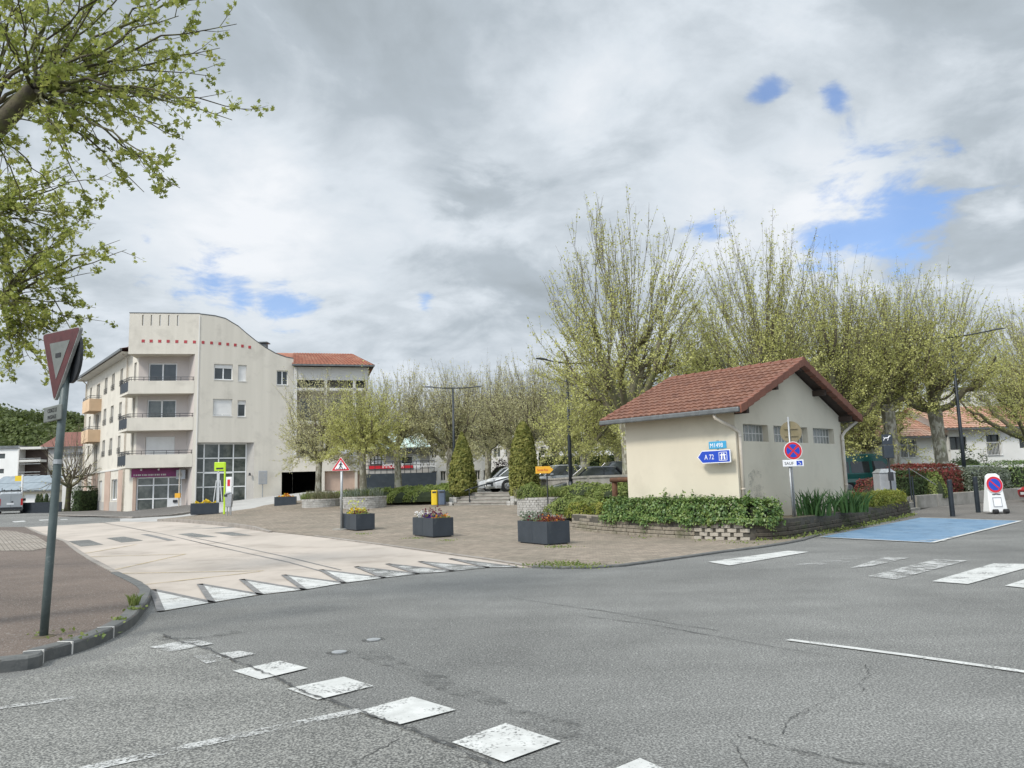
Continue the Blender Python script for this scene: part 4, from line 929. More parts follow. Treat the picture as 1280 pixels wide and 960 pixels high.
# red squares
for x, y in ((179, 426.2), (189, 426.3), (199.6, 426.5), (210.2, 426.6), (221, 426.9), (232, 427.2), (243, 427.5)):
    u, z = uv(P0, d1, x, y); rs = MB(); fbar(rs, P0, d1, u-.11, u+.11, z-.11, z+.11, .0, .02); rs.build('red_square', M['brick_red'], AB)
for x, y in ((253.8, 428), (264.4, 428.6), (274.7, 429.5), (284.6, 430.3), (294, 431.2), (303, 432.5), (312, 433.9)):
    u, z = uv(J, d2, x, y); rs = MB(); fbar(rs, J, d2, u-.10, u+.10, z-.11, z+.11, .0, .02); rs.build('red_square', M['brick_red'], AB)
vj = MB(); fbar(vj, P0, d1, 4.84, 4.93, 1, 15.3, .0, .03); vj.build('expansion_joint', M['offwhite'], AB)
# storefront
sfm = MB(); cuts_u = [.35, 1.55, 2.62, 3.6]
SF = window(AB, Q0, d1, .35, 3.6, .42, 2.98, depth=.08, cols=1, fw=.09, gm='glass_mid', sill=False, name='shop_front')
for u in (1.55, 2.62): fbar(sfm, Q0, d1, u-.05, u+.05, .45, 2.95, -.12, -.05)
for z_ in (2.35,): fbar(sfm, Q0, d1, .4, 3.55, z_-.04, z_+.04, -.12, -.052)
fbar(sfm, Q0, d1, .4, 2.6, 1.28, 1.36, -.12, -.052); fbar(sfm, Q0, d1, 2.67, 3.55, .45, 1.35, -.12, -.05)
sfm.build('glazing_bar', M['white'], SF)
mbx = MB(); fbar(mbx, Q0, d1, 3.0, 3.3, 1.0, 1.2, -.05, .03); mbx.build('letter_box', M['black'], SF)
ps = MB(); fbar(ps, Q0, d1, -.02, 3.4, 2.98, 3.62, .02, .12); PS = ps.build('shop_sign', M['purple'], AB)
sp_ = MB()
for k in range(16): u = .15+k*.15; fbar(sp_, Q0, d1, u, u+.07+.03*(k % 3), 3.08, 3.2, .12, .126)
sp_.build('faded_lettering', M['offwhite'], PS)
for u in (.75, 2.0): l_ = MB(); l_.tube([P3(Q0, d1, u, 3.66, .12), P3(Q0, d1, u, 3.6, .35)], .02, 5); l_.tube([P3(Q0, d1, u, 3.6, .32), P3(Q0, d1, u, 3.5, .42)], .07, 8); l_.build('spot_lamp', M['white'], PS)
ac = MB(); fbar(ac, Q0, d1, 3.35, 4.0, 2.75, 3.45, .35, .75); ACo = ac.build('air_conditioner', M['greybox'], AB, bevel=.02)
fn = MB(); c = P3(Q0, d1, 3.62, 3.1, .76); ax = np.array([d1[1], -d1[0], 0]); 
for r_ in (.22, .14, .06): fn.tube([c, c+ax*.012], [r_, r_], 16)
fn.build('fan_grille', M['plinth'], ACo)
pbx = MB(); pp = P0+d1*3.5-n1*(-.5); pbx.box(pp[0]-.16, pp[1]-.1, 1.35, pp[0]+.22, pp[1]+.1, 1.7); pbx.build('yellow_letter_box', M['orange'], AB)
dp = MB(); dp.tube([(pp[0]+.1, pp[1]+.05, .4), (pp[0]+.1, pp[1]+.05, 3.5)], .05, 8); dp.build('downpipe', M['pipe'], AB)
pk = MB(); fbar(pk, Q0, d1, .1, .34, -.2, 2.96, .0, .06); pk.build('pink_pier', M['pink'], AB)
# entrance glazing
us = [uv(J, d2, x, 580)[0] for x in (255.6, 274, 292.5, 310)]; zs = [uv(J, d2, 280, y)[1] for y in (572.3, 590, 608.3)]
eg = MB(); dep = .5
for q0, q1, r0, r1 in [(.02, 3.70, 5.36, 5.46), (.02, 3.7, .75, .95), (.02, .1, .95, 5.36), (3.62, 3.7, .95, 5.36)]+[(u-.045, u+.045, .95, 5.36) for u in us[:3]]+[(.1, 3.62, z-.04, z+.04) for z in zs]: fbar(eg, J, d2, q0, q1, r0, r1, -dep-.03, -dep+.03)
for u0_, u1_ in ((us[0]+.05, (us[0]+us[1])/2+.3), ): pass
m0 = (us[1]+us[1])/2
fbar(eg, J, d2, us[0]+.045, us[2]-.045, zs[1]-.1, zs[1]-.04, -dep-.02, -dep+.034); fbar(eg, J, d2, us[1]-.1, us[1]+.1, .95, zs[1]-.1, -dep-.02, -dep+.036)
EG = eg.build('entrance_glazing', M['white'], AB)
MB().quad(P3(J, d2, .05, .8, -dep), P3(J, d2, 3.65, .8, -dep), P3(J, d2, 3.65, 5.4, -dep), P3(J, d2, .05, 5.4, -dep)).build('pane', M['glass_mid'], EG)
hd = MB()
for s in (-.14, .14): hd.tube([P3(J, d2, us[1]+s*2.2, .98, -dep+.09), P3(J, d2, us[1]+s, 2.6, -dep+.09)], .035, 6)
hd.build('door_handle', M['white'], EG)
sp_ = MB(); sp_.quad(P3(J, d2, 3.7, .3, -dep), P3(J, d2, 4.2, .3, -.003), P3(J, d2, 4.2, 5.48, -.003), P3(J, d2, 3.7, 5.48, -dep)); sp_.quad(P3(J, d2, .02, 5.478, -dep), P3(J, d2, 4.2, 5.478, -dep), P3(J, d2, 4.2, 5.478, 0), P3(J, d2, .02, 5.478, 0))
fbar(sp_, J, d2, .02, 3.7, .2, .75, -dep, -dep+.06); sp_.build('entrance_reveal', M['plinth'], AB)
lm = MB(); c = P3(J, d2, 3.95, 3.0, -.1); lm.tube([c, c+np.array([.0, -.15, .1])], .03, 6); lm.tube([c+np.array([0, -.15, -.1]), c+np.array([0, -.15, .12])], [.1, .06], 10); lm.build('wall_lantern', M['black'], AB)
# chimney
ch = MB(); q = P3(J, d2, 5.2, 0, -3); ch.box(q[0]-.35, q[1]-.3, 12.5, q[0]+.35, q[1]+.3, 13.9); ch.box(q[0]-.5, q[1]-.45, 13.95, q[0]+.5, q[1]+.45, 14.03); 
for sx in (-.3, .3): ch.box(q[0]+sx-.05, q[1]-.2, 13.9, q[0]+sx+.05, q[1]+.2, 13.96)
ch.build('chimney', M['zinc'], AB)
# small bird shape finial on corner
# notice board on a post at the block
p = onpl(327, 615, J, d2); p2 = J+d2*(uv(J, d2, 327, 600)[0])+np.array([d2[1], -d2[0]])*.5
NB = T('notice_board', 'pale plan board on a post against the apartment block wall', 'notice board', (*p2, 1.3))
b_ = MB(); b_.tube([(*p2, H0(*p2)), (*p2, 3.2)], .04, 8); b_.build('post', M['galv'], NB)
b_ = MB(); nn = np.array([d2[1], -d2[0]]); o = p2-d2*.33+nn*.05; b_.obox((*o, 2.2), (*(d2*.66), 0), (*(nn*.08), 0), (0, 0, 1.05)); bo = b_.build('board', M['greybox'], NB, bevel=.03)
b_ = MB(); random.seed(3)
for k in range(9): b_.obox((*(o+d2*.06+nn*.082), 2.32+k*.1), (*(d2*random.uniform(.35, .54)), 0), (*(nn*.004), 0), (0, 0, .035))
b_.build('printed_lines', M['plinth'], bo)

# ---------------- wing to the right (over the garage)
WG = T('apartment_wing', 'lower apartment wing with orange tiled roof, loggias and a dark garage mouth', 'apartment building', (*FEND, 1.3))
UE = uv(FEND, d3, 460, 590)[0]
zb0 = 3.14; zb1 = uv(FEND, d3, 420, 571.5)[1]; zr = uv(FEND-np.array([-d3[1], d3[0]])*.4, d3, 420, 456)[1]
mb = MB(); n3 = np.array([-d3[1], d3[0]])
wall(mb, FEND, d3, 0.01, UE, -.2, zb1, [(0.011, 2.25, .9, zb0, 'L'), (2.5, 4.9, 1.5, zb0), (5.1, UE-.3, 1.5, zb0)], .35)
G1 = FEND+n3*1.6
lo_ = []
for z in (4.3, 7.1, 9.8): lo_ += [(.5, 2.1, z+.1, z+2.1), (2.9, 3.9, z+.9, z+2.1), (4.4, 5.8, z+.1, z+2.1)]
lo_ = [o for o in lo_ if o[1] < UE]
wall(mb, G1, d3, 0, UE+.2, 3.2, zr+.1, lo_, .15)
mb.quad((*FEND, zb1), (*(FEND+d3*UE), zb1), (*(G1+d3*UE), zb1), (*G1, zb1))
e = FEND+d3*UE; mb.quad((*e, -.2), (*(e+n3*9), -.2), (*(e+n3*9), zb1), (*e, zb1)); e = G1+d3*(UE+.2); mb.quad((*e, zb1-.3), (*(e+n3*7.5), zb1-.3), (*(e+n3*7.5), zr+.1), (*e, zr+.1))
mb.build('wall', M['stucco'], WG)
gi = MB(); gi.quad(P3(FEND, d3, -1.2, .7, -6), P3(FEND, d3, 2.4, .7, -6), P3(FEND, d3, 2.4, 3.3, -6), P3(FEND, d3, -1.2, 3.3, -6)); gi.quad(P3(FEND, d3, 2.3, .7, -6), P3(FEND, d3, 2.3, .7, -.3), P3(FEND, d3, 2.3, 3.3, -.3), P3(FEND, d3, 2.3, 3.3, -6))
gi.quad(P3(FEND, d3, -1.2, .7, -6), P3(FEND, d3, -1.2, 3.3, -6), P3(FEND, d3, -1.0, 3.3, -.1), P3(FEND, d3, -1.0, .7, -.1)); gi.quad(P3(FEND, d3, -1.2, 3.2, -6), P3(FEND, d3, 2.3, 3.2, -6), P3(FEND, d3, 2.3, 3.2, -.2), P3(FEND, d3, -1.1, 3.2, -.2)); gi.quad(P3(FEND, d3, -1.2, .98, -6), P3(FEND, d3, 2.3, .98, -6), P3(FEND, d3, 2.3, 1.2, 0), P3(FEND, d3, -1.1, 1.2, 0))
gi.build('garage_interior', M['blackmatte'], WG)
pw = MB(); wall(pw, FEND+n3*.34, d3, 2.3, UE, .5, zb0); pw.build('pink_base_wall', M['pink'], WG)
for o in lo_: window(WG, G1, d3, *o, depth=.1, cols=2 if o[1]-o[0] > 1.2 else 1, fm='white', gm='glass_mid', sill=False)
for z in (7.1, 9.8):
    s_ = MB(); s_.obox((*(FEND+n3*.1), z-.1), (*(d3*UE), 0), (*(n3*1.52), 0), (0, 0, .22)); b_ = s_.build('balcony', M['offwhite'], WG)
    r = MB()
    for h_ in (.5, .8, 1.05): r.tube([P3(FEND, d3, .05, z+h_, -.15), P3(FEND, d3, UE-.1, z+h_, -.15)], .025, 5)
    for u in np.arange(.05, UE, .16): r.tube([P3(FEND, d3, u, z+.1, -.15), P3(FEND, d3, u, z+1.05, -.15)], .012, 4)
    r.build('railing', M['black'], b_)
ps_ = MB()
for u in (2.45, 4.75, UE-.15): fbar(ps_, FEND, d3, u, u+.22, zb1, zr-.2, -.32, -.1)
fbar(ps_, FEND, d3, 0, UE, zr-1.2, zr-.12, -.34, -.08); fbar(ps_, FEND, d3, 0.005, .3, zb1, zr-.2, -1.6, -.02); ps_.build('loggia_post', M['offwhite'], WG)
aw = MB(); u0_, u1_ = 3.6, 4.7; aw.plate([P3(FEND, d3, 3.3, zb1+.25, .75), P3(FEND, d3, 4.4, zb1+.25, .75), P3(FEND, d3, 4.9, zb1+1.55, -.3), P3(FEND, d3, 3.8, zb1+1.55, -.3)], (0, 0, 1), .04)
aw.build('awning', M['greybox'], WG)
rf = MB(); dk = 4.8
el = P3(FEND, d3, -.1, zr, .45); er = P3(FEND, d3, UE+.55, zr, .45)
rr_ = onpl(440, 442.5, FEND+n3*dk, d3); rl = onpl(333, 434, FEND+n3*dk, d3); rl = np.array([*(FEND+n3*dk-d3*1.6), rr_[2]]); rr_ = np.array(rr_)
el2 = P3(FEND, d3, -.1, zr, .45); tl_ = P3(FEND, d3, -.1, rr_[2], -dk)
tiled(rf, el2, er, tl_, rr_, .3, .4, .04, .035, 5)
bk_ = P3(FEND, d3, UE+.55, zr, -dk*2); tiled(rf, er, bk_, rr_, rr_, .3, .4, .03, .03, 4)
bl_ = P3(FEND, d3, -.1, zr, -dk*2); rf.quad(bk_, bl_, tl_, rr_)
# part of the roof rising behind the curved parapet
l2 = P3(FEND, d3, -4.6, zr-.2, -1.5); l3 = P3(FEND, d3, -4.6, rr_[2], -dk); rf.quad(P3(FEND, d3, -.1, zr-.2, -1.5), l2, l3, tl_)
RG = rf.build('roof', M['tile_red'], WG)
g_ = MB(); g_.obox(el2-np.array([0, 0, .12]), er-el2, (.02, -.1, 0), (0, 0, .13)); g_.build('gutter', M['zinc'], RG)
sf = MB(); sf.quad(el2-np.array([0, 0, .02]), er-np.array([0, 0, .02]), P3(G1, d3, UE+.55, zr-.02), P3(G1, d3, -.1, zr-.02)); sf.build('soffit', M['darkwood'], RG)

# ---------------- small cream building (corner of the square)
P = np.array([6.1, 21.3]); A = an(132.25); B = np.array([.74022, .67237]); TZ = 3.42; GZ0 = .35
LA, LB = 3.87, 6.35
PB = T('cream_utility_building', 'small cream rendered building with brown tiled gable roof and glass block windows', 'utility building', (*P, GZ0))
mb = MB()
Pl = P+A*LA
wall(mb, Pl, -A, 0, LA, GZ0-.2, TZ+.12)
gw = [(.40, 1.73, 2.64, 3.12), (2.05, 4.08, 2.64, 3.12), (4.43, 5.84, 2.64, 3.12)]
wall(mb, P, B, 0, LB, GZ0-.2, TZ+.12, gw, .2)
sl_ = math.tan(R(24.6)); rz = TZ+.12+sl_*LB/2-.03
mb.add([(*P, TZ+.12), (*(P+B*LB), TZ+.12), (*(P+B*LB/2), rz)], [(0, 1, 2)]); Pb = P+A*LA
mb.add([(*Pb, TZ+.12), (*(Pb+B*LB), TZ+.12), (*(Pb+B*LB/2), rz)], [(0, 2, 1)])
wall(mb, P+B*LB, A, 0, LA, GZ0-.2, TZ+.12); wall(mb, Pb+B*LB, -B, 0, LB, GZ0-.2, TZ+.12)
mb.build('wall', M['cream'], PB)
for (a, b, c, e) in gw:
    w = MB(); n_ = int(round((b-a)/.19)); dd = -.19
    for k in range(n_+1): u = a+(b-a)*k/n_; fbar(w, P, B, max(a, u-.012), min(b, u+.012), c, e, dd-.02, dd+.012)
    for z in (c, (c+e)/2, e): fbar(w, P, B, a, b, max(c, z-.012), min(e, z+.012), dd-.02, dd+.010)
    wo = w.build('window', M['offwhite'], PB); g = MB()
    for k in range(n_):
        for (z0_, z1_) in ((c, (c+e)/2), ((c+e)/2, e)):
            u0_, u1_ = a+(b-a)*k/n_+.012, a+(b-a)*(k+1)/n_-.012; fbar(g, P, B, u0_, u1_, z0_+.012, z1_-.012, dd-.05, dd+.0)
    g.build('glass_block', M['glassblock'], wo, bevel=.01)
# roof
ob, oa, oa2 = .5, .5, .56
def RP(a, b, z): q = P+A*a+B*b; return np.array([q[0], q[1], z])
ze = 3.50; zr_ = 5.10; rf = MB()
tiled(rf, RP(LA+oa2, -ob, ze), RP(-oa, -ob, ze), RP(LA+oa2, LB/2, zr_), RP(-oa, LB/2, zr_), .215, .315, .038, .035, 8)
tiled(rf, RP(-oa, LB+ob, ze), RP(LA+oa2, LB+ob, ze), RP(-oa, LB/2, zr_), RP(LA+oa2, LB/2, zr_), .215, .315, .038, .035, 8)
rfo = rf.build('roof', M['tile'], PB, smooth=False)
rc = MB()
for k in range(14):
    a0 = LA+oa2-(LA+oa+oa2)*k/14; a1 = LA+oa2-(LA+oa+oa2)*(k+1.08)/14; rc.tube([RP(a0, LB/2, zr_-.03), RP(a1, LB/2, zr_-.015)], [.095, .115], 10)
rc.build('ridge_tile', M['tile_edge'], rfo)
for sgn, b0, b1 in ((1, -ob, LB/2), (-1, LB+ob, LB/2)):
    for aa, ad in ((-oa, 1), (LA+oa2, -1)):
        vt = MB()
        for k in range(11):
            t0, t1 = k/11, (k+1.0)/11; p0 = RP(aa, b0+(b1-b0)*t0, ze+(zr_-ze)*t0+.075); p1 = RP(aa, b0+(b1-b0)*t1, ze+(zr_-ze)*t1+.045)
            ad3 = np.array([*(A*ad), 0]); vt.obox(p0-ad3*.035-np.array([0, 0, .23]), p1-p0, ad3*.20, (0, 0, .23))
        vt.build('verge_tile', M['tile_edge'], rfo, bevel=.012)
ud = MB(); th = .16
for b0, b1 in ((-ob+.02, LB/2), (LB+ob-.02, LB/2)):
    ud.add([RP(-oa+.05, b0, ze-.10), RP(LA+oa2-.05, b0, ze-.10), RP(LA+oa2-.05, b1, zr_-.10), RP(-oa+.05, b1, zr_-.10)], [(0, 1, 2, 3)])
ud.build('soffit_boards', M['darkwood'], rfo)
bm_ = MB()
for b in (.05, LB*.27, LB*.5, LB*.73, LB-.05):
    zc = zr_-.13-abs(b-LB/2)*sl_*.985; 
    bm_ = MB(); bm_.obox(RP(-oa+.1, b-.06, zc-.19), np.array([*(A*(oa-.1)), 0]), np.array([*(B*.12), 0]), (0, 0, .17)); bm_.build('purlin_end', M['darkwood'], rfo)
for b in (-ob-.1, LB+ob-.02):
    gt = MB()
    gt.obox(RP(-oa-.0, b, ze-.13), np.array([*(A*(LA+oa+oa2)), 0]), np.array([*(B*.12), 0]), (0, 0, .14))
    for k in (1, 2, 3): gt.obox(RP(-oa+k*1.2, b-.008, ze-.138), np.array([*(A*.06), 0]), np.array([*(B*.136), 0]), (0, 0, .155))
    gt.build('gutter', M['zinc'], rfo, bevel=.03)
for b, sg in ((-.0, -1), (LB, 1)):
    dp = MB()
    if sg < 0: pts = [RP(.32, -ob+.0, ze-.12), RP(.31, -ob+.02, ze-.22), RP(.02, -.09, ze-.50), RP(-.05, .10, ze-.62), RP(-.06, .12, ze-.8), RP(-.06, .12, .4)]
    else: pts = [RP(-oa+.15, LB+ob-.02, ze-.12), RP(-.2, LB+ob-.05, ze-.22), RP(-.07, LB+.12, ze-.46), RP(-.06, LB-.06, ze-.6), RP(-.06, LB-.06, ze-.8), RP(-.06, LB-.06, .4)]
    dp.tube(pts, .05, 10); q = pts[-1]
    for z_ in (2.75, 1.3): dp.tube([(q[0], q[1], z_), (q[0], q[1], z_+.04)], .062, 10)
    dp.build('downpipe', M['pipe'], PB, smooth=True)
pt = MB(); pt.add([P3(P, B, u, z, .004) for u, z in ((.42, .6), (1.25, .6), (1.3, 1.2), (1.18, 1.78), (.8, 1.86), (.5, 1.7))], [(0, 1, 2, 3, 4, 5)]); M['patch'] = mat('grey_repair_render', (.53, .495, .41), (.47, .44, .37), 6, .9, coord='Position', alpha=(3, .92, 1.35)); pt.build('repair_patch', M['patch'], PB)

# ---------------- retaining wall with split blocks
W_ = [(1.84, 26.66), (2.7, 24.85), (3.62, 23.04), (4.3, 21.95), (4.95, 21.05), (5.6, 20.42), (6.2, 20.15), (6.9, 20.35), (7.6, 21.0), (8.48, 22.01), (11.7, 25.8), (14.9, 29.55)]
WS = smoothpath(W_, 8)
def along(path):
    L_ = [0]
    for a, b in zip(path, path[1:]): L_.append(L_[-1]+float(np.linalg.norm(np.array(b)-np.array(a))))
    L_ = np.array(L_); Pn = np.array([np.array(p[:2], float) for p in path])
    def f(s):
        p = np.array([np.interp(s, L_, Pn[:, 0]), np.interp(s, L_, Pn[:, 1])]); q = np.array([np.interp(s+.05, L_, Pn[:, 0]), np.interp(s+.05, L_, Pn[:, 1])])-np.array([np.interp(s-.05, L_, Pn[:, 0]), np.interp(s-.05, L_, Pn[:, 1])])
        return p, q/(np.linalg.norm(q)+1e-9)
    return f, L_[-1]
def block_wall(name, label, path, top, bl, bh, sets, depth=.22, inward=1, group=None, base=H0, seed=1, gap=.012, coremat='mortar', cat='retaining wall'):
    """sets(s, course)-> (part index, keep)"""
    f, L_ = along(path); rnd = random.Random(seed); parts = {}
    p0, _ = f(L_/2); t = T(name, label, cat, (*p0, base(*p0)), 0, group)
    nc = max(1, int(round(top/bh))); bh = top/nc
    for c in range(nc):
        s = (-.5 if c % 2 else 0)*bl
        while s < L_:
            w = bl*rnd.uniform(.85, 1.15); a, b = max(0, s+gap/2), min(L_, s+w-gap/2)
            if b-a > .05:
                k, keep = sets((a+b)/2, c)
                if keep:
                    pa, _ = f(a); pb, _ = f(b); dd = (pb-pa); n = np.array([-dd[1], dd[0]])/np.linalg.norm(dd)*inward; jit = rnd.uniform(-.018, .012); z = base(*pa)
                    o = pa-n*jit+n*(.02*c); parts.setdefault(k, MB()).obox((*o, z+c*bh+gap/2), (*dd, 0), (*(n*depth), 0), (0, 0, bh-gap))
            s += w
    cm = MB(); n_ = max(6, int(L_/.4)); V = []
    for i in range(n_+1):
        p, d = f(L_*i/n_); n = np.array([-d[1], d[0]])*inward; z = base(*p)
        V += [(*(p+n*.07), z-.1), (*(p+n*.07), z+top-.02), (*(p+n*(depth+.04)), z+top-.02), (*(p+n*(depth+.04)), z-.1)]
    cm.add(V, [(4*i+k, 4*i+(k+1) % 4, 4*i+4+(k+1) % 4, 4*i+4+k) for i in range(n_) for k in range(4)]+[(0, 1, 2, 3), (4*n_+3, 4*n_+2, 4*n_+1, 4*n_)])
    cm.build('mortar_bed', M[coremat], t)
    return t, parts
sC, _ = along(WS)
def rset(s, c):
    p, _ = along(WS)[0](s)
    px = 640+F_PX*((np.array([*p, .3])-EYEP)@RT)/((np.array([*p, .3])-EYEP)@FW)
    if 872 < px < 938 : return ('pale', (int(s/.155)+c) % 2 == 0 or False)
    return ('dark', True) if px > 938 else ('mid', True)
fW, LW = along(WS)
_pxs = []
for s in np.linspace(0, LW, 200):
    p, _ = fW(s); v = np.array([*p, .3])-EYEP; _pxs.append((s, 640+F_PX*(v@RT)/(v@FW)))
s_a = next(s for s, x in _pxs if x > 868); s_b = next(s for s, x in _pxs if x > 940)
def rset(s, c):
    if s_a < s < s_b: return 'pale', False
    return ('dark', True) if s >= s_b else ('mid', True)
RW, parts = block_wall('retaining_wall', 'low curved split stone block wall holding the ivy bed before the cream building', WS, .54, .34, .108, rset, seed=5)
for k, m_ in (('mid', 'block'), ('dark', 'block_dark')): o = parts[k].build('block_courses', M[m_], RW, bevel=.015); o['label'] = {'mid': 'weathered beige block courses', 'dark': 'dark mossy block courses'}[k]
hb = MB(); w = .17; n_ = int((s_b-s_a)/w)
for c in range(5):
    for k in range(n_):
        if (k+c) % 2 == 0: 
            pa, d = fW(s_a+k*w-.035); pb, d = fW(s_a+(k+1)*w+.035); dd = pb-pa; n = np.array([-dd[1], dd[0]])/np.linalg.norm(dd)
            hb.obox((*(pa+n*(.015*c+random.uniform(-.01, .01))), H0(*pa)+c*.108+.006), (*dd, 0), (*(n*.2), 0), (0, 0, .096))
o = hb.build('hollow_block_courses', M['block_pale'], RW, bevel=.01); o['label'] = 'pale chequered open blocks at the corner'
# soil of the raised bed
bedp = [tuple(fW(s)[0]+np.array([-fW(s)[1][1], fW(s)[1][0]])*.12) for s in np.linspace(0, LW, 26)]
o = drape('planting_bed', bedp+[(14.6, 33.8), (13, 34), (8.8, 32.2), (2.9, 32.6), (2.4, 30.5), (2.0, 27.3)], .50, M['soil'], 0, base=H0)

# ---------------- houses at the right and far buildings
def simple_house(name, label, P, d, L_, Dp, z0, ze, zr, wm, rm, opens=(), gable='hip', cat='house', fm='black', gm='glass', oh=.5, tile=.35, course=.45):
    h = T(name, label, cat, (*P, z0)); n = np.array([-d[1], d[0]]); mb = MB()
    wall(mb, P, d, 0, L_, z0-.5, ze, [o[:4] for o in opens], .18)
    q = P+d*L_; wall(mb, q, n, 0, Dp, z0-.5, ze); wall(mb, q+n*Dp, -d, 0, L_, z0-.5, ze); wall(mb, P+n*Dp, -n, 0, Dp, z0-.5, ze)
    if gable == 'gable':
        for s in (P, q): mb.add([(*s, ze), (*(s+n*Dp), ze), (*(s+n*Dp/2), zr)], [(0, 1, 2)])
    mb.build('wall', M[wm], h)
    for o in opens:
        w = window(h, P, d, *o[:4], depth=.15, cols=o[4] if len(o) > 4 else 2, fm=fm, gm=gm, sill=False, fw=.07)
        if len(o) > 5:
            r = MB()
            for zz_ in (.05, 1.0): r.tube([P3(P, d, o[0]-.1, o[2]+zz_, .06), P3(P, d, o[1]+.1, o[2]+zz_, .06)], .025, 5)
            for u in np.arange(o[0]-.08, o[1]+.1, .11): r.tube([P3(P, d, u, o[2]+.05, .06), P3(P, d, u, o[2]+1.0, .06)], .014, 4)
            r.build('railing', M[o[5]], w)
    rf = MB()
    if gable == 'flat': rf.prism([tuple(P-d*oh-n*oh), tuple(q+d*oh-n*oh), tuple(q+d*oh+n*(Dp+oh)), tuple(P-d*oh+n*(Dp+oh))], ze, ze+.25)
    else:
        ins = 0 if gable == 'gable' else Dp/2
        e0 = P3(P, d, -oh, ze, oh); e1 = P3(P, d, L_+oh, ze, oh); r0 = P3(P, d, -oh+ins, zr, -Dp/2); r1 = P3(P, d, L_+oh-ins, zr, -Dp/2); f0 = P3(P, d, -oh, ze, -Dp-oh); f1 = P3(P, d, L_+oh, ze, -Dp-oh)
        tiled(rf, e0, e1, r0, r1, tile, course, .04, .04, 4); rf.quad(f1, f0, r0, r1)
        if ins: rf.add([e0, r0, f0, e1, f1, r1], [(0, 1, 2), (3, 4, 5)])
        rf.quad(e0-np.array([0, 0, .03]), f0-np.array([0, 0, .03]), f1-np.array([0, 0, .03]), e1-np.array([0, 0, .03]))
    ro = rf.build('roof', M[rm], h)
    g = MB(); g.obox(P3(P, d, -oh, ze-.12, oh+.1), P3(P, d, L_+oh, ze-.12, oh+.1)-P3(P, d, -oh, ze-.12, oh+.1), P3(P, d, -oh, ze-.12, oh-.0)-P3(P, d, -oh, ze-.12, oh+.1), (0, 0, .12))
    g.build('gutter', M['zinc'], ro); return h
dh = an(4)
HP = at(1052, 583, 58)[:2]
def hu(px, py): return uv(HP, dh, px, py)
def hw(x0, x1, y0, y1, cols=2, *r): a = hu(x0, y1); b = hu(x1, y0); return (a[0], b[0], a[1], b[1], cols, *r)
ze1 = hu(1120, 546.5)[1]; zr1 = uv(HP+np.array([-dh[1], dh[0]])*4, dh, 1120, 522)[1]
simple_house('white_house', 'long white bungalow with pale tiled roof and a white railed french door behind plane trees', HP, dh, hu(1178, 560)[0], 8, 1.0, ze1, zr1, 'white_wall', 'tile_pale',
             [hw(1127, 1145, 548.5, 573, 2, 'white')], 'gable', fm='white')
HP2 = HP+dh*(hu(1179.5, 560)[0])-np.array([-dh[1], dh[0]])*.8; 
def hu2(px, py): return uv(HP2, dh, px, py)
def hw2(x0, x1, y0, y1, cols=2, *r): a = hu2(x0, y1); b = hu2(x1, y0); return (a[0], b[0], a[1], b[1], cols, *r)
ze2 = hu2(1220, 535)[1]; zr2 = uv(HP2+np.array([-dh[1], dh[0]])*4.5, dh, 1255, 507.5)[1]
simple_house('white_house', 'white bungalow with wide dark framed window and reddish brown tiled roof at the right', HP2, dh, 14, 9, 1.0, ze2, zr2, 'white_wall', 'tile_pale',
             [hw2(1187, 1207.5, 545.5, 562.5, 2), hw2(1235, 1249, 543, 570, 2, 'white'), hw2(1275, 1290, 542, 560, 1)], 'gable')
# far right blocks of flats
def flats(name, label, px0, px1, ytop, Y, z0, wm, ang=0, floors=4, cols=6, Dp=12, gm='glass_mid', zt=None):
    a = at(px0, ytop, Y); d = an(ang); P_ = a[:2]; L_ = uv(P_, d, px1, ytop)[0]; zt = a[2]
    ops = []; fh = (zt-z0-.6)/floors
    for f in range(floors):
        for c in range(cols):
            u = L_*(c+.5)/cols; ops.append((u-.55*L_/cols/2*1.1, u+.55*L_/cols/2*1.1, z0+f*fh+.9, z0+f*fh+fh-.35, 2))
    return simple_house(name, label, P_, d, L_, Dp, z0, zt, zt, wm, 'zinc', ops, 'flat', 'apartment building', 'offwhite', gm, .15)
flats('block_of_flats', 'pale block of flats seen far off through the right hand trees', 1195, 1330, 486, 118, 1.5, 'offwhite', 3, 5, 6)
flats('block_of_flats', 'pale flats glimpsed behind the bare trees in the centre', 598, 700, 500, 90, 1.6, 'offwhite', -4, 4, 7)
flats('block_of_flats', 'low pale building behind the car park hedge', 690, 800, 534, 80, 1.5, 'white_wall', 2, 2, 6)
flats('office_building', 'white glazed building beside the estate agency, half hidden by trees', 537, 612, 548, 74, 1.3, 'white_wall', 10, 2, 7, 9, 'glass')
# estate agency pavilion
Pa = at(461, 600, 61)[:2]; da = an(6)
def au(px, py): return uv(Pa, da, px, py)
EA = T('estate_agency', 'single storey estate agency with dark fascia, glass canopy and raised terrace', 'shop', (*Pa, 1.3))
LAa = au(537, 590)[0]; zf0 = au(500, 566)[1]; zf1 = au(500, 560.5)[1]; zc = au(500, 547)[1]; zg = au(500, 592)[1]
mb = MB(); wall(mb, Pa, da, -.1, LAa, .8, zf0, [(.1, 1.3, au(470, 583)[1], zf0-.1), (au(501, 575)[0], au(516, 575)[0], au(508, 580)[1], au(508, 570)[1])], .15)
for s, dd_ in ((Pa+da*LAa, np.array([-da[1], da[0]])),): wall(mb, s, dd_, 0, 8, .8, zf1)
mb.build('wall', M['plinth'], EA)
mb = MB(); fbar(mb, Pa, da, -.2, LAa+.3, zf0, zf1, -3, .6); mb.build('fascia', M['black'], EA)
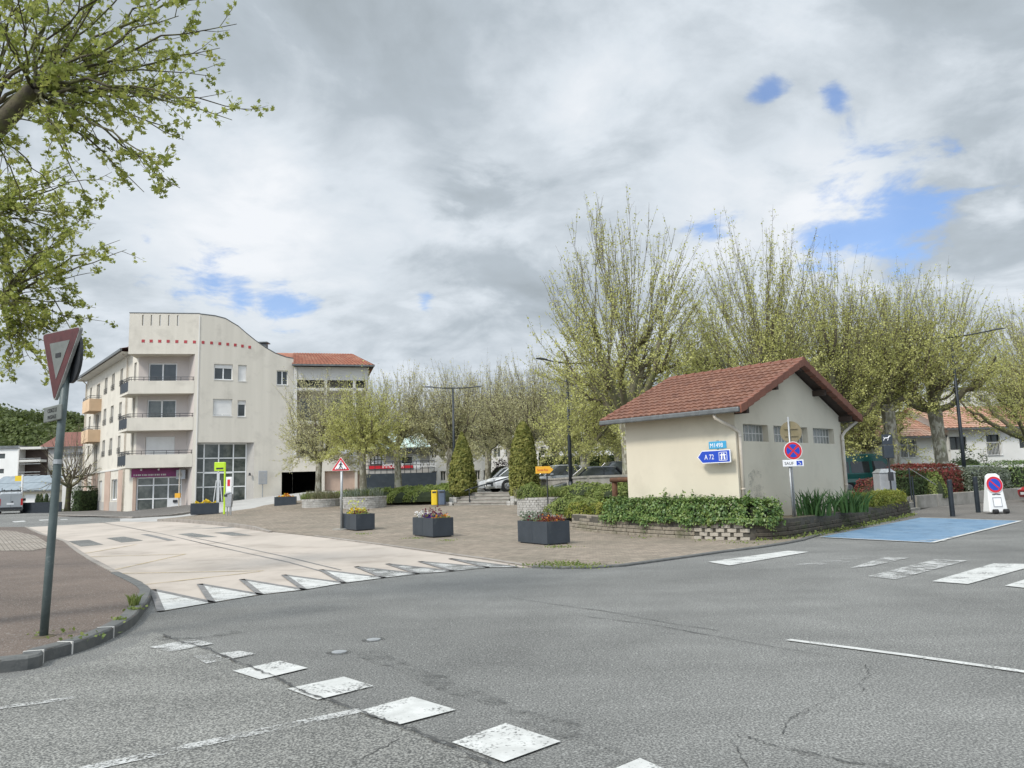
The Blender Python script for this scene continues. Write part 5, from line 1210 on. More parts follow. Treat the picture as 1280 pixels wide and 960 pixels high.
mb = MB(); mb.plate([P3(Pa, da, -.1, zf1+.02, .5), P3(Pa, da, LAa+.1, zf1+.02, .5), P3(Pa, da, LAa-.6, zc+.4, -2.5), P3(Pa, da, -.1, zc+.6, -2.5)], (0, 0, 1), .05)
CG = mb.build('canopy', M['canopyglass'], EA); mb = MB()
for k in range(9):
    t = k/8; mb.tube([P3(Pa, da, -.1+(LAa+.2)*t, zf1+.09, .5), P3(Pa, da, -.1+(LAa-.5)*t, zc+.66-.2*t, -2.5)], .03, 5)
mb.build('canopy_rib', M['offwhite'], CG)
w1 = window(EA, Pa, da, .1, 1.3, au(470, 583)[1], zf0-.1, depth=.1, cols=1, fm='black', gm='glass_mid', sill=False)
pm = MB()
for i in range(4):
    for j in range(3): u = .2+i*.27; z_ = au(470, 583)[1]+.2+j*.36; fbar(pm, Pa, da, u, u+.2, z_, z_+.26, -.13, -.1)
pm.build('poster', M['swhite'], w1)
window(EA, Pa, da, au(501, 575)[0], au(516, 575)[0], au(508, 580)[1], au(508, 570)[1], depth=.1, cols=1, fm='white', gm='glass', sill=False)
mb = MB(); u0_ = au(501, 575)[0]-.1; u1_ = au(525, 575)[0]
fbar(mb, Pa, da, u0_-.15, u1_, au(508, 570)[1]+.05, zf0-.12, .0, .04); fbar(mb, Pa, da, au(516, 575)[0]+.05, u1_, au(508, 587)[1], au(508, 570)[1]+.05, .0, .04); mb.build('white_panel', M['white'], EA)
mb = MB(); zb_r = au(500, 586)[1]; fbar(mb, Pa, da, 0, 2.4, zb_r, zb_r+.32, .05, .09); fbar(mb, Pa, da, u0_, au(516, 575)[0], zb_r, zb_r+.25, .05, .09); mb.build('red_band', M['red'], EA)
rl_ = MB(); Pt = Pa-np.array([-da[1], da[0]])*1.6
for z_ in (.35, .62, .9): rl_.tube([P3(Pt, da, -.3, zg+z_), P3(Pt, da, LAa+.4, zg+z_)], .025, 5)
for u in np.arange(-.3, LAa+.5, .45): rl_.tube([P3(Pt, da, u, zg), P3(Pt, da, u, zg+.9)], .025, 5)
rl_.build('railing', M['black'], EA)
tr_ = MB(); tr_.obox(P3(Pt, da, -.4, .7, .05), P3(Pt, da, LAa+.5, .7, .05)-P3(Pt, da, -.4, .7, .05), (-da[1]*1.7, da[0]*1.7, 0), (0, 0, zg-.7)); tr_.build('terrace_base', M['anth'], EA)
wtext('IMMOBILIER', P3(Pt, da, 1.15, zg+.42, .06), (*da, 0), (0, 0, 1), .34, M['swhite'], EA, ex=.01, sx=.66)
wtext('COURTAGE', P3(Pt, da, au(521, 585)[0], zg+.42, .06), (*da, 0), (0, 0, 1), .34, M['swhite'], EA, ex=.01, sx=.62)
# far left buildings
PL = at(-40, 640, 100)[:2]; dl = an(0)
def lu(px, py): return uv(PL, dl, px, py)
def lw(x0, x1, y0, y1, c=1): a = lu(x0, y1); b = lu(x1, y0); return (a[0], b[0], a[1], b[1], c)
simple_house('white_flats', 'white flat roofed block with small dark windows on the far left', PL, dl, lu(23, 580)[0], 12, .3, lu(0, 560)[1], 0, 'white_wall', 'zinc', [lw(-8, 6.5, 567, 573.5), lw(-8, 5, 586, 592), lw(-30, -18, 567, 573), lw(-30, -18, 586, 592)], 'flat', 'apartment building', oh=.1)
LG = T('loggia_block', 'dark stacked loggias beside the white flat roofed block', 'apartment building', (*at(24, 640, 98)[:2], .3))
mb = MB(); fbar(mb, PL, dl, lu(23.2, 580)[0], lu(51, 580)[0], lu(40, 600)[1], lu(40, 561)[1], -1.5, -1.2); mb.build('wall', M['darkwood'], LG)
mb = MB()
for y in (560, 576, 599.5): fbar(mb, PL, dl, lu(23.2, 580)[0], lu(51, 580)[0], lu(40, y)[1]-.15, lu(40, y)[1]+.15, -1.2, .1)
fbar(mb, PL, dl, lu(22.8, 580)[0], lu(24, 580)[0], .3, lu(40, 558)[1], -1.2, .12); mb.build('floor_slab', M['offwhite'], LG)
for y in (580, 597):
    r = MB(); z_ = lu(40, y)[1]
    for k in range(3): r.tube([P3(PL, dl, lu(24, 580)[0], z_+.35*k, .05), P3(PL, dl, lu(51, 580)[0], z_+.35*k, .05)], .06, 5)
    r.build('railing', M['zinc'], LG)
PH = at(51, 640, 104)[:2]
def lh(px, py): return uv(PH, dl, px, py)
simple_house('far_house', 'pale house with maroon tiled roof seen over the garages on the left', PH, dl, lh(112, 580)[0], 10, .3, lh(70, 559)[1], uv(PH+np.array([0, 5.]), dl, 70, 541)[1], 'offwhite', 'tile_maroon', [(3, 3.9, 4, 5.3, 1), (1, 1.9, 4, 5.3, 1)], 'gable')
PGr = at(-20, 640, 88)[:2]
def lg(px, py): return uv(PGr, dl, px, py)
def lgw(x0, x1, y0, y1): a = lg(x0, y1); b = lg(x1, y0); return (a[0], b[0], a[1], b[1], 1)
GR = simple_house('garage_row', 'low cream garage row with white doors and blue grey sheet roof', PGr, dl, lg(66, 620)[0], 7, .3, lg(30, 613.5)[1], lg(30, 604)[1]+.9, 'cream', 'zincpale', [lgw(4, 22, 617.5, 636), lgw(28, 45, 617.5, 636), lgw(48, 63, 616.5, 636)], 'gable', 'garage', 'white', 'shutter', .3, .8, 2)
o = T('white_wall_house', 'plain pale rear house wall beside the bare tree', 'house', (*at(80, 640, 84)[:2], .3)); pz = at(78, 606, 84); px_ = at(97, 606, 84)
mb = MB(); mb.box(pz[0], 84, 0, px_[0], 90, pz[2]+3.2); mb.build('wall', M['offwhite'], o); mb = MB(); mb.box(pz[0]-.2, 83.8, pz[2]+3.2, px_[0]+.2, 90.2, pz[2]+3.45); mb.build('roof_edge', M['zinc'], o)

# ================================================================== STREET OBJECTS
def flowers(t, specs, hx, hy, h_):
    P_, mi_, sz_, mats = [], [], [], []
    for k, (nm, n, x0, x1, hh, sz) in enumerate(specs):
        mats.append(FLM.get(nm) or M[nm]); n = int(n*2.2); xs = RNG.uniform(x0*hx*.95, x1*hx*.95, n)
        P_.append(np.stack([xs, RNG.uniform(-hy*.85, hy*.85, n), h_-.06+hh*RNG.random(n)**.7*(.6+.4*np.sin(xs*9+k))], 1)); mi_ += [k]*n; sz_ += [sz*1.15]*n
    o = leafmesh('flowers', np.vstack(P_), None, np.array(sz_), mats, None, 'quad', np.array(mi_), .9); o.parent = t
FLM = {}
for k, c in dict(f_yellow=(.80, .58, .03), f_white=(.78, .76, .74), f_violet=(.09, .03, .22), f_maroon=(.16, .03, .05), f_orange=(.70, .26, .03), f_pale=(.62, .64, .22), f_brick=(.22, .07, .05)).items():
    FLM[k] = leafmat(k, c, tuple(x*.75 for x in c), None, 8)
def planter(px, py, lb, L_, W_, h_, az, spec, seed, base=H0, off=0.03, group='dark metal planters on the square'):
    random.seed(seed); p = gp(px, py, off); t = T('flower_planter', lb, 'planter', p, az, group)
    mb = MB(); n = 1
    hx, hy = L_/2, W_/2; q = .02
    mb.box(-hx, -hy, .03, hx, -hy+q, h_); mb.box(-hx, hy-q, .03, hx, hy, h_); mb.box(-hx, -hy+q, .03, -hx+q, hy-q, h_); mb.box(hx-q, -hy+q, .03, hx, hy-q, h_)
    mb.box(-hx+.05, -hy+.05, 0, hx-.05, hy-.05, .04); mb.box(-.008, -hy-.004, .04, .008, -hy+.002, h_-.01)
    mb.build('box', M['anth'], t, world=False, bevel=.008)
    MB().box(-hx+q, -hy+q, h_-.12, hx-q, hy-q, h_-.06).build('soil', M['soil'], t, world=False)
    flowers(t, spec, hx, hy, h_)
    return t
PD = math.atan2(-.85, .52)    # long axis parallel to the raised table edge
planter(679.5, 679, 'dark metal planter with grey and russet succulents, nearest of the three at the square edge', 1.45, .72, .60, PD,
        [('leaf_bank', 60, -1, 1, .12, .06), ('leaf_grey', 300, -1, .1, .30, .06), ('f_maroon', 60, -.5, .3, .28, .06), ('f_brick', 150, .1, 1, .2, .05), ('f_orange', 16, .3, 1, .26, .05), ('f_pale', 40, -.2, .1, .5, .07)], 1)
planter(541, 670, 'dark metal planter with white and violet pansies beside the pedestrian square', 1.55, .72, .60, PD,
        [('leaf_bank', 130, -1, 1, .18, .06), ('f_white', 60, -1, -.4, .26, .07), ('f_maroon', 50, -.5, .2, .42, .06), ('f_violet', 100, -.1, .6, .24, .07), ('f_orange', 25, .6, 1, .22, .06)], 2)
planter(448, 662, 'dark metal planter with yellow flowers at the foot of the pedestrian crossing sign', 1.5, .72, .60, PD,
        [('leaf_bank', 130, -1, 1, .18, .06), ('f_white', 20, -1, -.5, .22, .06), ('f_yellow', 90, -.5, .3, .28, .07), ('f_pale', 40, -.4, .3, .62, .07), ('f_maroon', 50, -.4, .6, .2, .06)], 3)
planter(256, 643, 'dark metal planter with yellow flowers beside the lime green bus stop post', 1.6, .8, .68, .35,
        [('leaf_bank', 60, -1, 1, .1, .06), ('f_yellow', 150, -.7, .8, .28, .09)], 4, off=.13)
planter(357, 632.5, 'small dark metal planter with orange flowers before the garage mouth', 1.4, .8, .62, .2,
        [('leaf_bank', 60, -1, 1, .1, .06), ('f_orange', 70, -.7, .8, .28, .09), ('f_yellow', 30, -.7, .8, .28, .09)], 5, off=.03)

# ---- give way sign (foreground left)
b0 = gp(54.5, 796, .115); b1 = at(78.5, 499, b0[1]); up3 = nrm(b1-b0)
GS = T('give_way_sign', 'weathered red and white give way sign on a leaning green grey pole', 'road sign', b0)
top = b0+up3*((b1[2]-b0[2])+1.0/1.0)
mb = MB(); mb.tube([b0-up3*.05, b0+up3*.8, b0+up3*1.9, at(88, 412, b0[1]-.05)*np.array([1, 1, 1])], .043, 14); mb.build('pole', M['polegreen'], GS, smooth=True)
dirt_ = MB(); dirt_.lathe(b0-np.array([0, 0, .005]), [(.13, 0), (.10, .015), (.05, .02)], 12); dirt_.build('base_dirt', M['soil'], GS)
rdir = nrm(ray(77, 455)*[1, 1, 0]); edir = np.array([rdir[1], -rdir[0], 0])
cs, sn_ = .455, .89; dd = edir*cs-rdir*sn_; nn = np.cross(dd, (0, 0, 1.)); nn = nn if nn@rdir < 0 else -nn
ctr = at(80, 455, b0[1]-.12); sc_ = (8.4/968)
TL = onpl(53, 418, ctr[:2], dd[:2]); TR = onpl(101.5, 407.5, ctr[:2], dd[:2]); BT = onpl(67.5, 503.5, ctr[:2], dd[:2])
side = float(np.linalg.norm(TR-TL)); up_ = np.array([0, 0, 1.]) if True else up3
cx = (TL+TR)/2; hgt = side*.87
# regular triangle hanging point down
upt = nrm(cx-BT); hgt = np.linalg.norm(cx-BT)
def tri(k, off):    # inset by k, offset along the normal
    c = (TL+TR+BT)/3; return [c+(q-c)*k+nn*off for q in (TL, TR, BT)]
def rtri(k, rr, off):
    q = tri(k, off); out = []
    for i in range(3):
        a, b, c = q[i-1], q[i], q[(i+1) % 3]; u = nrm(a-b); v = nrm(c-b)
        for t in (0, .25, .5, .75, 1): out.append((b+u*rr)*(1-t)**2+2*t*(1-t)*b+(b+v*rr)*t*t)
    return out
mb = MB(); mb.plate(rtri(1.0, .07, -.035), nn, .035); SP = mb.build('sign_plate', M['signedge'], GS)
mb = MB(); mb.add(rtri(.965, .06, .003), [tuple(range(15))]); mb.build('red_border', M['signred_old_shaded'], SP)
mb = MB(); mb.add(rtri(.52, .008, .006), [tuple(range(15))]); mb.build('white_triangle', M['signgrey'], SP)
c0 = sum(tri(1, .009))/3; mb = MB(); mb.obox(c0-dd*.055-np.array([0, 0, .035]), dd*.11, (0, 0, .05), nn*.002); mb.build('sticker', M['sblack'], SP)
mb = MB(); e2_ = edir*.27-rdir*.96; n2_ = nrm(np.cross(e2_, (0, 0, 1.))); n2_ = n2_ if n2_@rdir > 0 else -n2_; cb_ = at(89.5, 446, b0[1]-.02)
q1 = [cb_+(e2_*math.cos(a)+np.array([0, 0, 1])*math.sin(a))*.30 for a in np.linspace(0, 2*math.pi, 29)[:-1]]
mb.plate(q1, n2_, .03); bd = mb.build('rear_disc_sign', M['black'], GS)
pc = onpl(67, 549, (b0+up3*1)[:2]-nn[:2]*-.05, dd[:2]); pd = onpl(66, 548, (b1+nn*.06)[:2], dd[:2])
L1 = onpl(57, 510, (b1+nn*.06)[:2], dd[:2]); R1 = onpl(79, 504.5, (b1+nn*.06)[:2], dd[:2]); R0 = onpl(78.5, 524, (b1+nn*.06)[:2], dd[:2]); wv = (R1-L1)*1.0; hh = R1[2]-R0[2]
mb = MB(); mb.obox(L1-np.array([0, 0, hh]), wv, (0, 0, hh), nn*.02); PLt = mb.build('text_plate', M['signgrey'], GS, bevel=.012)
wdir = nrm(wv); wl_ = np.linalg.norm(wv)
wtext('CEDEZ LE', L1+wdir*wl_/2-np.array([0, 0, hh*.42])+nn*.022, wdir, (0, 0, 1), hh*.26, M['sblack'], PLt, align='CENTER', sx=.72, ex=.001)
wtext('PASSAGE', L1+wdir*wl_/2-np.array([0, 0, hh*.85])+nn*.022, wdir, (0, 0, 1), hh*.26, M['sblack'], PLt, align='CENTER', sx=.72, ex=.001)
mb = MB()
for z_ in (1.86,): q = b0+up3*z_; mb.tube([q, q+up3*.05], .048, 14)
mb.build('pole_band', M['galv'], GS)

# ---- pedestrian crossing sign
b0 = gp(427, 662, .03); s_ = b0[1]
tp = at(427, 571, s_)
CS = T('pedestrian_crossing_sign', 'red bordered triangular pedestrian crossing sign on grey pole behind a planter', 'road sign', b0)
mb = MB(); mb.tube([b0, (b0[0], b0[1], tp[2]-.1)], .05, 12); mb.build('pole', M['galv'], CS, smooth=True)
mb = MB(); mb.lathe(b0, [(.35, -.02), (.35, .035), (.3, .04)], 16); mb.build('footing', M['concrete'], CS)
zt, zb_ = tp[2], at(427, 588.5, s_)[2]; hw_ = .37; fx = np.array([1, 0, 0.]); o = np.array([b0[0]-.02, b0[1]-.07, 0])
def tr3(k, off): 
    zc_ = zb_+(zt-zb_)/3; q = [(-hw_, zb_), (hw_, zb_), (0, zt)]; c = (0, zc_); out = []
    pts = [np.array([c[0]+(a-c[0])*k, c[1]+(b-c[1])*k]) for a, b in q]
    for i in range(3):
        a, b, c2 = pts[i-1], pts[i], pts[(i+1) % 3]; u = (a-b)/np.linalg.norm(a-b); v = (c2-b)/np.linalg.norm(c2-b)
        for t in (0, .5, 1): w = (b+u*.05*k)*(1-t)**2+2*t*(1-t)*b+(b+v*.05*k)*t*t; out.append((o[0]+w[0], o[1]-off, w[1]))
    return out
mb = MB(); mb.plate(tr3(1, 0), (0, 1, 0), .03); sp2 = mb.build('sign_plate', M['swhite'], CS)
MB().add(tr3(.95, .003), [tuple(range(9))]).build('red_border', M['red'], sp2); MB().add(tr3(.66, .006), [tuple(range(9))]).build('white_triangle', M['swhite'], sp2)
mb = MB(); zc_ = zb_+(zt-zb_)*.36
def bar2(x0, z0, x1, z1, w): mb.tube([(o[0]+x0, o[1]-.012, zc_+z0), (o[0]+x1, o[1]-.012, zc_+z1)], w, 6)
mb.tube([(o[0]+.01, o[1]-.012, zc_+.13), (o[0]+.01, o[1]-.014, zc_+.165)], [.025, .02], 8)
bar2(.0, .10, .0, -.0, .025); bar2(0, .0, -.06, -.10, .015); bar2(0, .0, .06, -.09, .015); bar2(0, .09, -.07, .03, .012); bar2(0, .09, .07, .04, .012)
for k in range(-2, 3): bar2(k*.065, -.145, k*.08, -.1, .012)
mb.build('pictogram', M['sblack'], sp2)

# ---- lime bus stop post, bin, timetable
b0 = gp(280, 643, .13); bz = b0[2]; Yb = b0[1]
BS = T('bus_stop_post', 'lime green bus stop post with square flag', 'bus stop', b0)
mb = MB(); ptop = at(279, 578, Yb); mb.box(b0[0]-.045, b0[1]-.04, bz, b0[0]+.055, b0[1]+.04, ptop[2]); mb.build('post', M['lime'], BS, bevel=.02)
f0, f1 = at(268, 589, Yb), at(281.5, 577.5, Yb); mb = MB(); mb.box(f0[0], Yb-.05, f0[2], f1[0], Yb+.05, f1[2]); fl = mb.build('flag', M['lime'], BS, bevel=.03)
mb = MB(); mb.box(f0[0]+.12, Yb-.056, f0[2]+.1, f0[0]+.55, Yb-.05, f0[2]+.2); mb.build('stop_name_strip', M['black'], fl)
c0, c1 = at(281.5, 641, Yb+.02), at(290, 596, Yb+.02)
TT = T('timetable_case', 'white framed timetable case beside the lime green post', 'timetable', (c0[0], Yb+.02, bz))
mb = MB(); mb.box(c0[0], Yb, c0[2]+1.0, c1[0], Yb+.08, c1[2]); tc_ = mb.build('case', M['white'], TT, bevel=.02); mb = MB(); mb.box(c0[0]+.08, Yb-.006, c0[2]+1.25, c1[0]-.08, Yb, c1[2]-.1); mb.build('poster', M['swhite'], tc_)
mb = MB(); mb.box(c0[0]+.1, Yb-.010, c1[2]-.55, c1[0]-.1, Yb-.006, c1[2]-.15); mb.build('poster_heading', M['red'], tc_); mb = MB(); mb.tube([(c0[0]+.1, Yb+.04, bz), (c0[0]+.1, Yb+.04, c0[2]+1.1)], .03, 8); mb.tube([(c1[0]-.1, Yb+.04, bz), (c1[0]-.1, Yb+.04, c0[2]+1.1)], .03, 8); mb.build('leg', M['galv'], TT)
c = gp(286, 644.5, .13); LB_ = T('litter_bin', 'grey plastic litter bin on twin legs beside the bus stop', 'litter bin', c)
s1 = c[1]/968; mb = MB(); zt = 29*s1; mb.prism([(c[0]-.22, c[1]-.15), (c[0]+.22, c[1]-.15), (c[0]+.22, c[1]+.15), (c[0]-.22, c[1]+.15)], c[2]+zt*.36, c[2]+zt*.92); 
for i, v in enumerate(mb.v):
    if v[2] < c[2]+zt*.5: mb.v[i] = (c[0]+(v[0]-c[0])*.7, c[1]+(v[1]-c[1])*.8, v[2])
bo = mb.build('body', M['greybox'], LB_, bevel=.03); mb = MB(); mb.lathe((c[0]-.04, c[1], 0), [(.19, c[2]+zt*.92), (.17, c[2]+zt*.97), (.08, c[2]+zt)], 12); mb.build('lid', M['greybox'], bo, smooth=True)
mb = MB(); mb.box(c[0]-.24, c[1]-.157, c[2]+zt*.80, c[0]-.06, c[1]-.15, c[2]+zt*.90); mb.build('slot', M['black'], bo)
mb = MB()
for sx in (-.09, .12): mb.tube([(c[0]+sx, c[1], c[2]), (c[0]+sx, c[1], c[2]+zt*.4)], .03, 8)
mb.build('leg', M['galv'], LB_)

# ---- twin bin yellow / grey
c = gp(548, 632.5, .03); s1 = c[1]/968
TB = T('recycling_bin', 'twin recycling bin, one half yellow, one half blue grey', 'litter bin', c)
for nm, m_, x0, x1, lb in (('yellow_bin', 'yellow', -8.5, -.6, 'yellow half with slot'), ('grey_bin', 'bindark', .2, 9, 'blue grey half')):
    mb = MB(); pts = []
    for a in np.linspace(0, 2*math.pi, 17)[:-1]:
        pts.append((c[0]+((x0+x1)/2+(x1-x0)/2*np.sign(math.cos(a))*abs(math.cos(a))**.5)*s1, c[1]+.2*np.sign(math.sin(a))*abs(math.sin(a))**.5))
    mb.prism(pts, c[2]+.06, c[2]+19.5*s1); bo = mb.build(nm, M[m_], TB, bevel=.03); bo['label'] = lb
    mb = MB(); mb.box(c[0]+(x0+1.5)*s1, c[1]-.206, c[2]+16*s1, c[0]+(x1-1.5)*s1, c[1]-.2, c[2]+18*s1); mb.build('slot', M['black'], bo)
mb = MB(); mb.tube([(c[0], c[1], c[2]), (c[0], c[1], c[2]+20*s1)], .03, 8); mb.build('post', M['galv'], TB)

# ---- steps up to the car park
ps = [gp(567, 632.5), gp(633, 632)]; a_, b_ = np.array(ps[0][:2]), np.array(ps[1][:2]); dS = nrm(b_-a_); nS = np.array([-dS[1], dS[0]]); L_ = np.linalg.norm(b_-a_)
z0s = H0(*((a_+b_)/2)); SR = T('stone_steps', 'wide flight of worn stone steps up to the car park', 'steps', (*((a_+b_)/2), z0s))
nst = 4; rise = (PZ(-1, 48)+.02-z0s)/nst
for k in range(nst):
    mb = MB(); q = a_+nS*(.36*k)+dS*.02; mb.obox((*q, z0s-.1), (*(dS*(L_-.04)), 0), (*(nS*(.36*(nst-k)+.3)), 0), (0, 0, .1+rise*(k+1)-.05)); mb.build('riser', M['concrete'], SR)
    mb = MB(); q = a_+nS*(.36*k-.03); mb.obox((*q, z0s+rise*(k+1)-.049), (*(dS*L_), 0), (*(nS*.40), 0), (0, 0, .05)); mb.build('tread', M['kerb'], SR, bevel=.01)
for s, lb in ((a_-dS*.55, 'rough stone flank wall at the left of the steps'), (b_+dS*.05, 'rough stone flank wall at the right of the steps')):
    pth = [s-nS*.1, s+nS*1.8]
    t = T('flank_wall', lb, 'low wall', (*s, z0s)); mb = MB(); rnd = random.Random(4)
    for c_ in range(6):
        for j in range(4):
            for i in range(2):
                if c_*.14 > .25+j*.2: continue
                q = s+nS*(-.1+j*.45)+dS*(i*.27); mb.obox((*q, z0s+c_*.14-.05), (*(dS*.25), 0), (*(nS*(.43+rnd.uniform(0, .02))), 0), (0, 0, .13+rnd.uniform(0, .02)))
    mb.build('stones', M['sett'], t, bevel=.015)
for (x0, y0, x1, y1, lb) in ((587, 632, 625, 601, 'dark handrail climbing the middle of the steps'),):
    p0 = gp(x0, y0); p1 = np.array([*(p0[:2]+nS*1.9+dS*2.0), PZ(-1, 48)]); t = T('handrail', lb, 'handrail', p0)
    mb = MB(); mb.tube([p0, p0+np.array([0, 0, .95])], .03, 8); mb.tube([p1, p1+np.array([0, 0, .95])], .03, 8); mb.build('upright', M['lamp'], t)
    mb = MB(); mb.tube([p0+np.array([-.25, -.15, .85]), p0+np.array([0, 0, .95]), p1+np.array([0, 0, .95])], .035, 8); mb.build('rail', M['lamp'], t, smooth=True)
# low parapets along the car park edge
def parapet(name, label, path, h0, w=.25, base=H, m='concrete', cat='low wall', extra=.12):
    t = T(name, label, cat, (*path[0], base(*path[0]))); mb = MB(); L_ = len(path)
    for i in range(L_-1):
        a, b = np.array(path[i], float), np.array(path[i+1], float); d = nrm(b-a); n = np.array([-d[1], d[0]])
        mb.obox((*(a-n*w/2), h0-.7), (*(b-a), 0), (*(n*w), 0), (0, 0, .7))
        mb.obox((*(a-n*(w/2+.04)), h0), (*(b-a), 0), (*(n*(w+.08)), 0), (0, 0, .1))
    mb.build('wall', M[m], t, bevel=.01); return t
parapet('parapet', 'low concrete parapet above the planted bank left of the steps', [(-8.9, 51.2), (-4.4, 49.2), (-3.4, 48.9)], 1.42)
parapet('parapet', 'low concrete parapet between the black car and the shrub bank', [(1.6, 46.0), (2.55, 42.2), (3.0, 37.3), (3.3, 34.4), (6.3, 33.6)], 1.82)

# ---- street lamps
def street_lamp(px, Y, base_z, top_py, arm, label, one=False):
    tpv = at(px, top_py, Y); t = T('street_lamp', label, 'street lamp', (tpv[0], Y, base_z), 0, 'dark double armed street lamps')
    h_ = tpv[2]-base_z; mb = MB(); mb.tube([(0, 0, 0), (0, 0, h_*.35), (0, 0, h_)], [.105, .09, .055], 12); mb.tube([(0, 0, 0), (0, 0, .5)], .125, 12); mb.build('mast', M['lamp'], t, True, world=False)
    for sg in ((1, -1) if not one else (1, -1)):
        a = np.array(arm, float)*sg; a[2] = abs(a[2]); mb = MB(); o = np.array([0, 0, h_-.03]); L_ = np.linalg.norm(a[:2]); u = nrm(a*[1, 1, 0])
        mb.tube([o, o+a*.35+np.array([0, 0, -.02]), o+a*.72], [.04, .035, .03], 8); ar = mb.build('arm', M['lamp'], t, True, world=False)
        mb = MB(); s0 = o+a*.66; w_ = np.cross(u, (0, 0, 1)); prof = [(0, .05, .03), (.12, .10, .05), (.35, .15, .06), (.55, .14, .05), (.68, .06, .03)]
        V = []
        for x, hw_, th in prof:
            for sx, sz in ((-1, 0), (1, 0), (.7, 1), (-.7, 1)): V.append(s0+u*x+w_*hw_*sx+np.array([0, 0, sz*th+x*a[2]/L_]))
        n_ = len(prof); mb.add(V, [(4*i+k, 4*i+(k+1) % 4, 4*i+4+(k+1) % 4, 4*i+4+k) for i in range(n_-1) for k in range(4)]+[(0, 3, 2, 1), (4*n_-4, 4*n_-3, 4*n_-2, 4*n_-1)]); mb.build('lamp_head', M['lamp'], ar, world=False)
street_lamp(1188.6, 39.5, .4, 421, (2.2, -1.3, .18), 'dark street lamp with two arms at the right, among plane trees')
street_lamp(708, 38, 1.2, 453, (1.45, .95, .10), 'dark street lamp standing left of the cream building beside parked cars')
street_lamp(566, 49.3, 1.2, 484.5, (1.75, .35, .06), 'dark street lamp behind the left clipped conifer, farthest of three')

# ---- signs at the cream building
def plpt(px, py, off): q = P-np.array([-A[1], A[0]])*0; n_ = np.array([-.74022, -.67237]); return onpl(px, py, (P+n_*off), A), n_
AS = T('motorway_direction_sign', 'dark blue arrow sign reading A 72 pointing left beside the cream wall', 'direction sign', (*(P+A*.7+np.array([-.74, -.672])*.28), .6))
offp = P+np.array([-.74, -.672])*.30; rA = -A
u0v, z0v = uv(offp, rA, 871.5, 571.5); u1v, zt1 = uv(offp, rA, 912.5, 561.5); _, zb1_ = uv(offp, rA, 912.5, 578.0)
def arrow(k, off):
    m = (zt1+zb1_)/2; h_ = (zt1-zb1_)/2-k; L0 = u0v+k*1.4; x1 = u0v+.17; return [P3(offp, rA, *q, off) for q in ((L0, m), (x1, m+h_), (u1v-k-.02, m+h_), (u1v-k, m+h_-.02), (u1v-k, m-h_+.02), (u1v-k-.02, m-h_), (x1, m-h_))]
nA = np.array([rA[1], -rA[0], 0])
mb = MB(); mb.plate(arrow(0, 0), -nA, .035); s3 = mb.build('sign_plate', M['swhite'], AS); MB().add(arrow(.022, .003), [tuple(range(7))]).build('blue_field', M['sblue'], s3)
zm_ = (zt1+zb1_)/2; hh = (zt1-zb1_)
wtext('A 72', P3(offp, rA, u0v+.24, zm_-hh*.20, .006), (*rA, 0), (0, 0, 1), hh*.40, M['swhite'], s3, ex=.002, sx=.82)
mb = MB(); iu = u1v-.26
for q in ((iu-.10, iu+.16, zm_-hh*.33, zm_+hh*.33),):
    w_ = .014
    for r_ in ((q[0], q[1], q[2], q[2]+w_), (q[0], q[1], q[3]-w_, q[3]), (q[0], q[0]+w_, q[2], q[3]), (q[1]-w_, q[1], q[2], q[3])): fbar(mb, offp, rA, *r_, .003, .006)
for sg in (-1, 1): mb.plate([P3(offp, rA, iu+.03+sg*.075, zm_-hh*.25, .004), P3(offp, rA, iu+.03+sg*.025, zm_-hh*.25, .004), P3(offp, rA, iu+.03+sg*.015, zm_+hh*.25, .004), P3(offp, rA, iu+.03+sg*.045, zm_+hh*.25, .004)], nA, .002)
fbar(mb, offp, rA, iu-.06, iu+.12, zm_+hh*.06, zm_+hh*.14, .004, .007); mb.build('motorway_symbol', M['swhite'], s3)
u2a, z2a = uv(offp, rA, 885.5, 553); u2b, z2b = uv(offp, rA, 908, 561)
mb = MB(); fbar(mb, offp, rA, u2a, u2b, zt1+.03, zt1+.24, -.03, 0); s4 = mb.build('route_number_plate', M['skyblue'], AS, bevel=.02)
wtext('M1498', P3(offp, rA, u2a+.04, zt1+.075, .003), (*rA, 0), (0, 0, 1), .12, M['swhite'], s4, ex=.002, sx=.92)
mb = MB(); q = P3(offp, rA, u1v-.42, 0, -.07); mb.tube([(q[0], q[1], zb1_-.05), (q[0], q[1], zt1+.27)], .03, 10)
mb.build('post', M['galv'], AS); mb = MB()
for z_ in (zm_-.08, zm_+.08): fbar(mb, offp, rA, u1v-.6, u1v-.2, z_-.015, z_+.015, -.045, -.03); fbar(mb, offp, rA, u1v-.435, u1v-.405, z_-.015, z_+.015, -.30, -.045)
mb.build('bracket', M['galv'], AS)

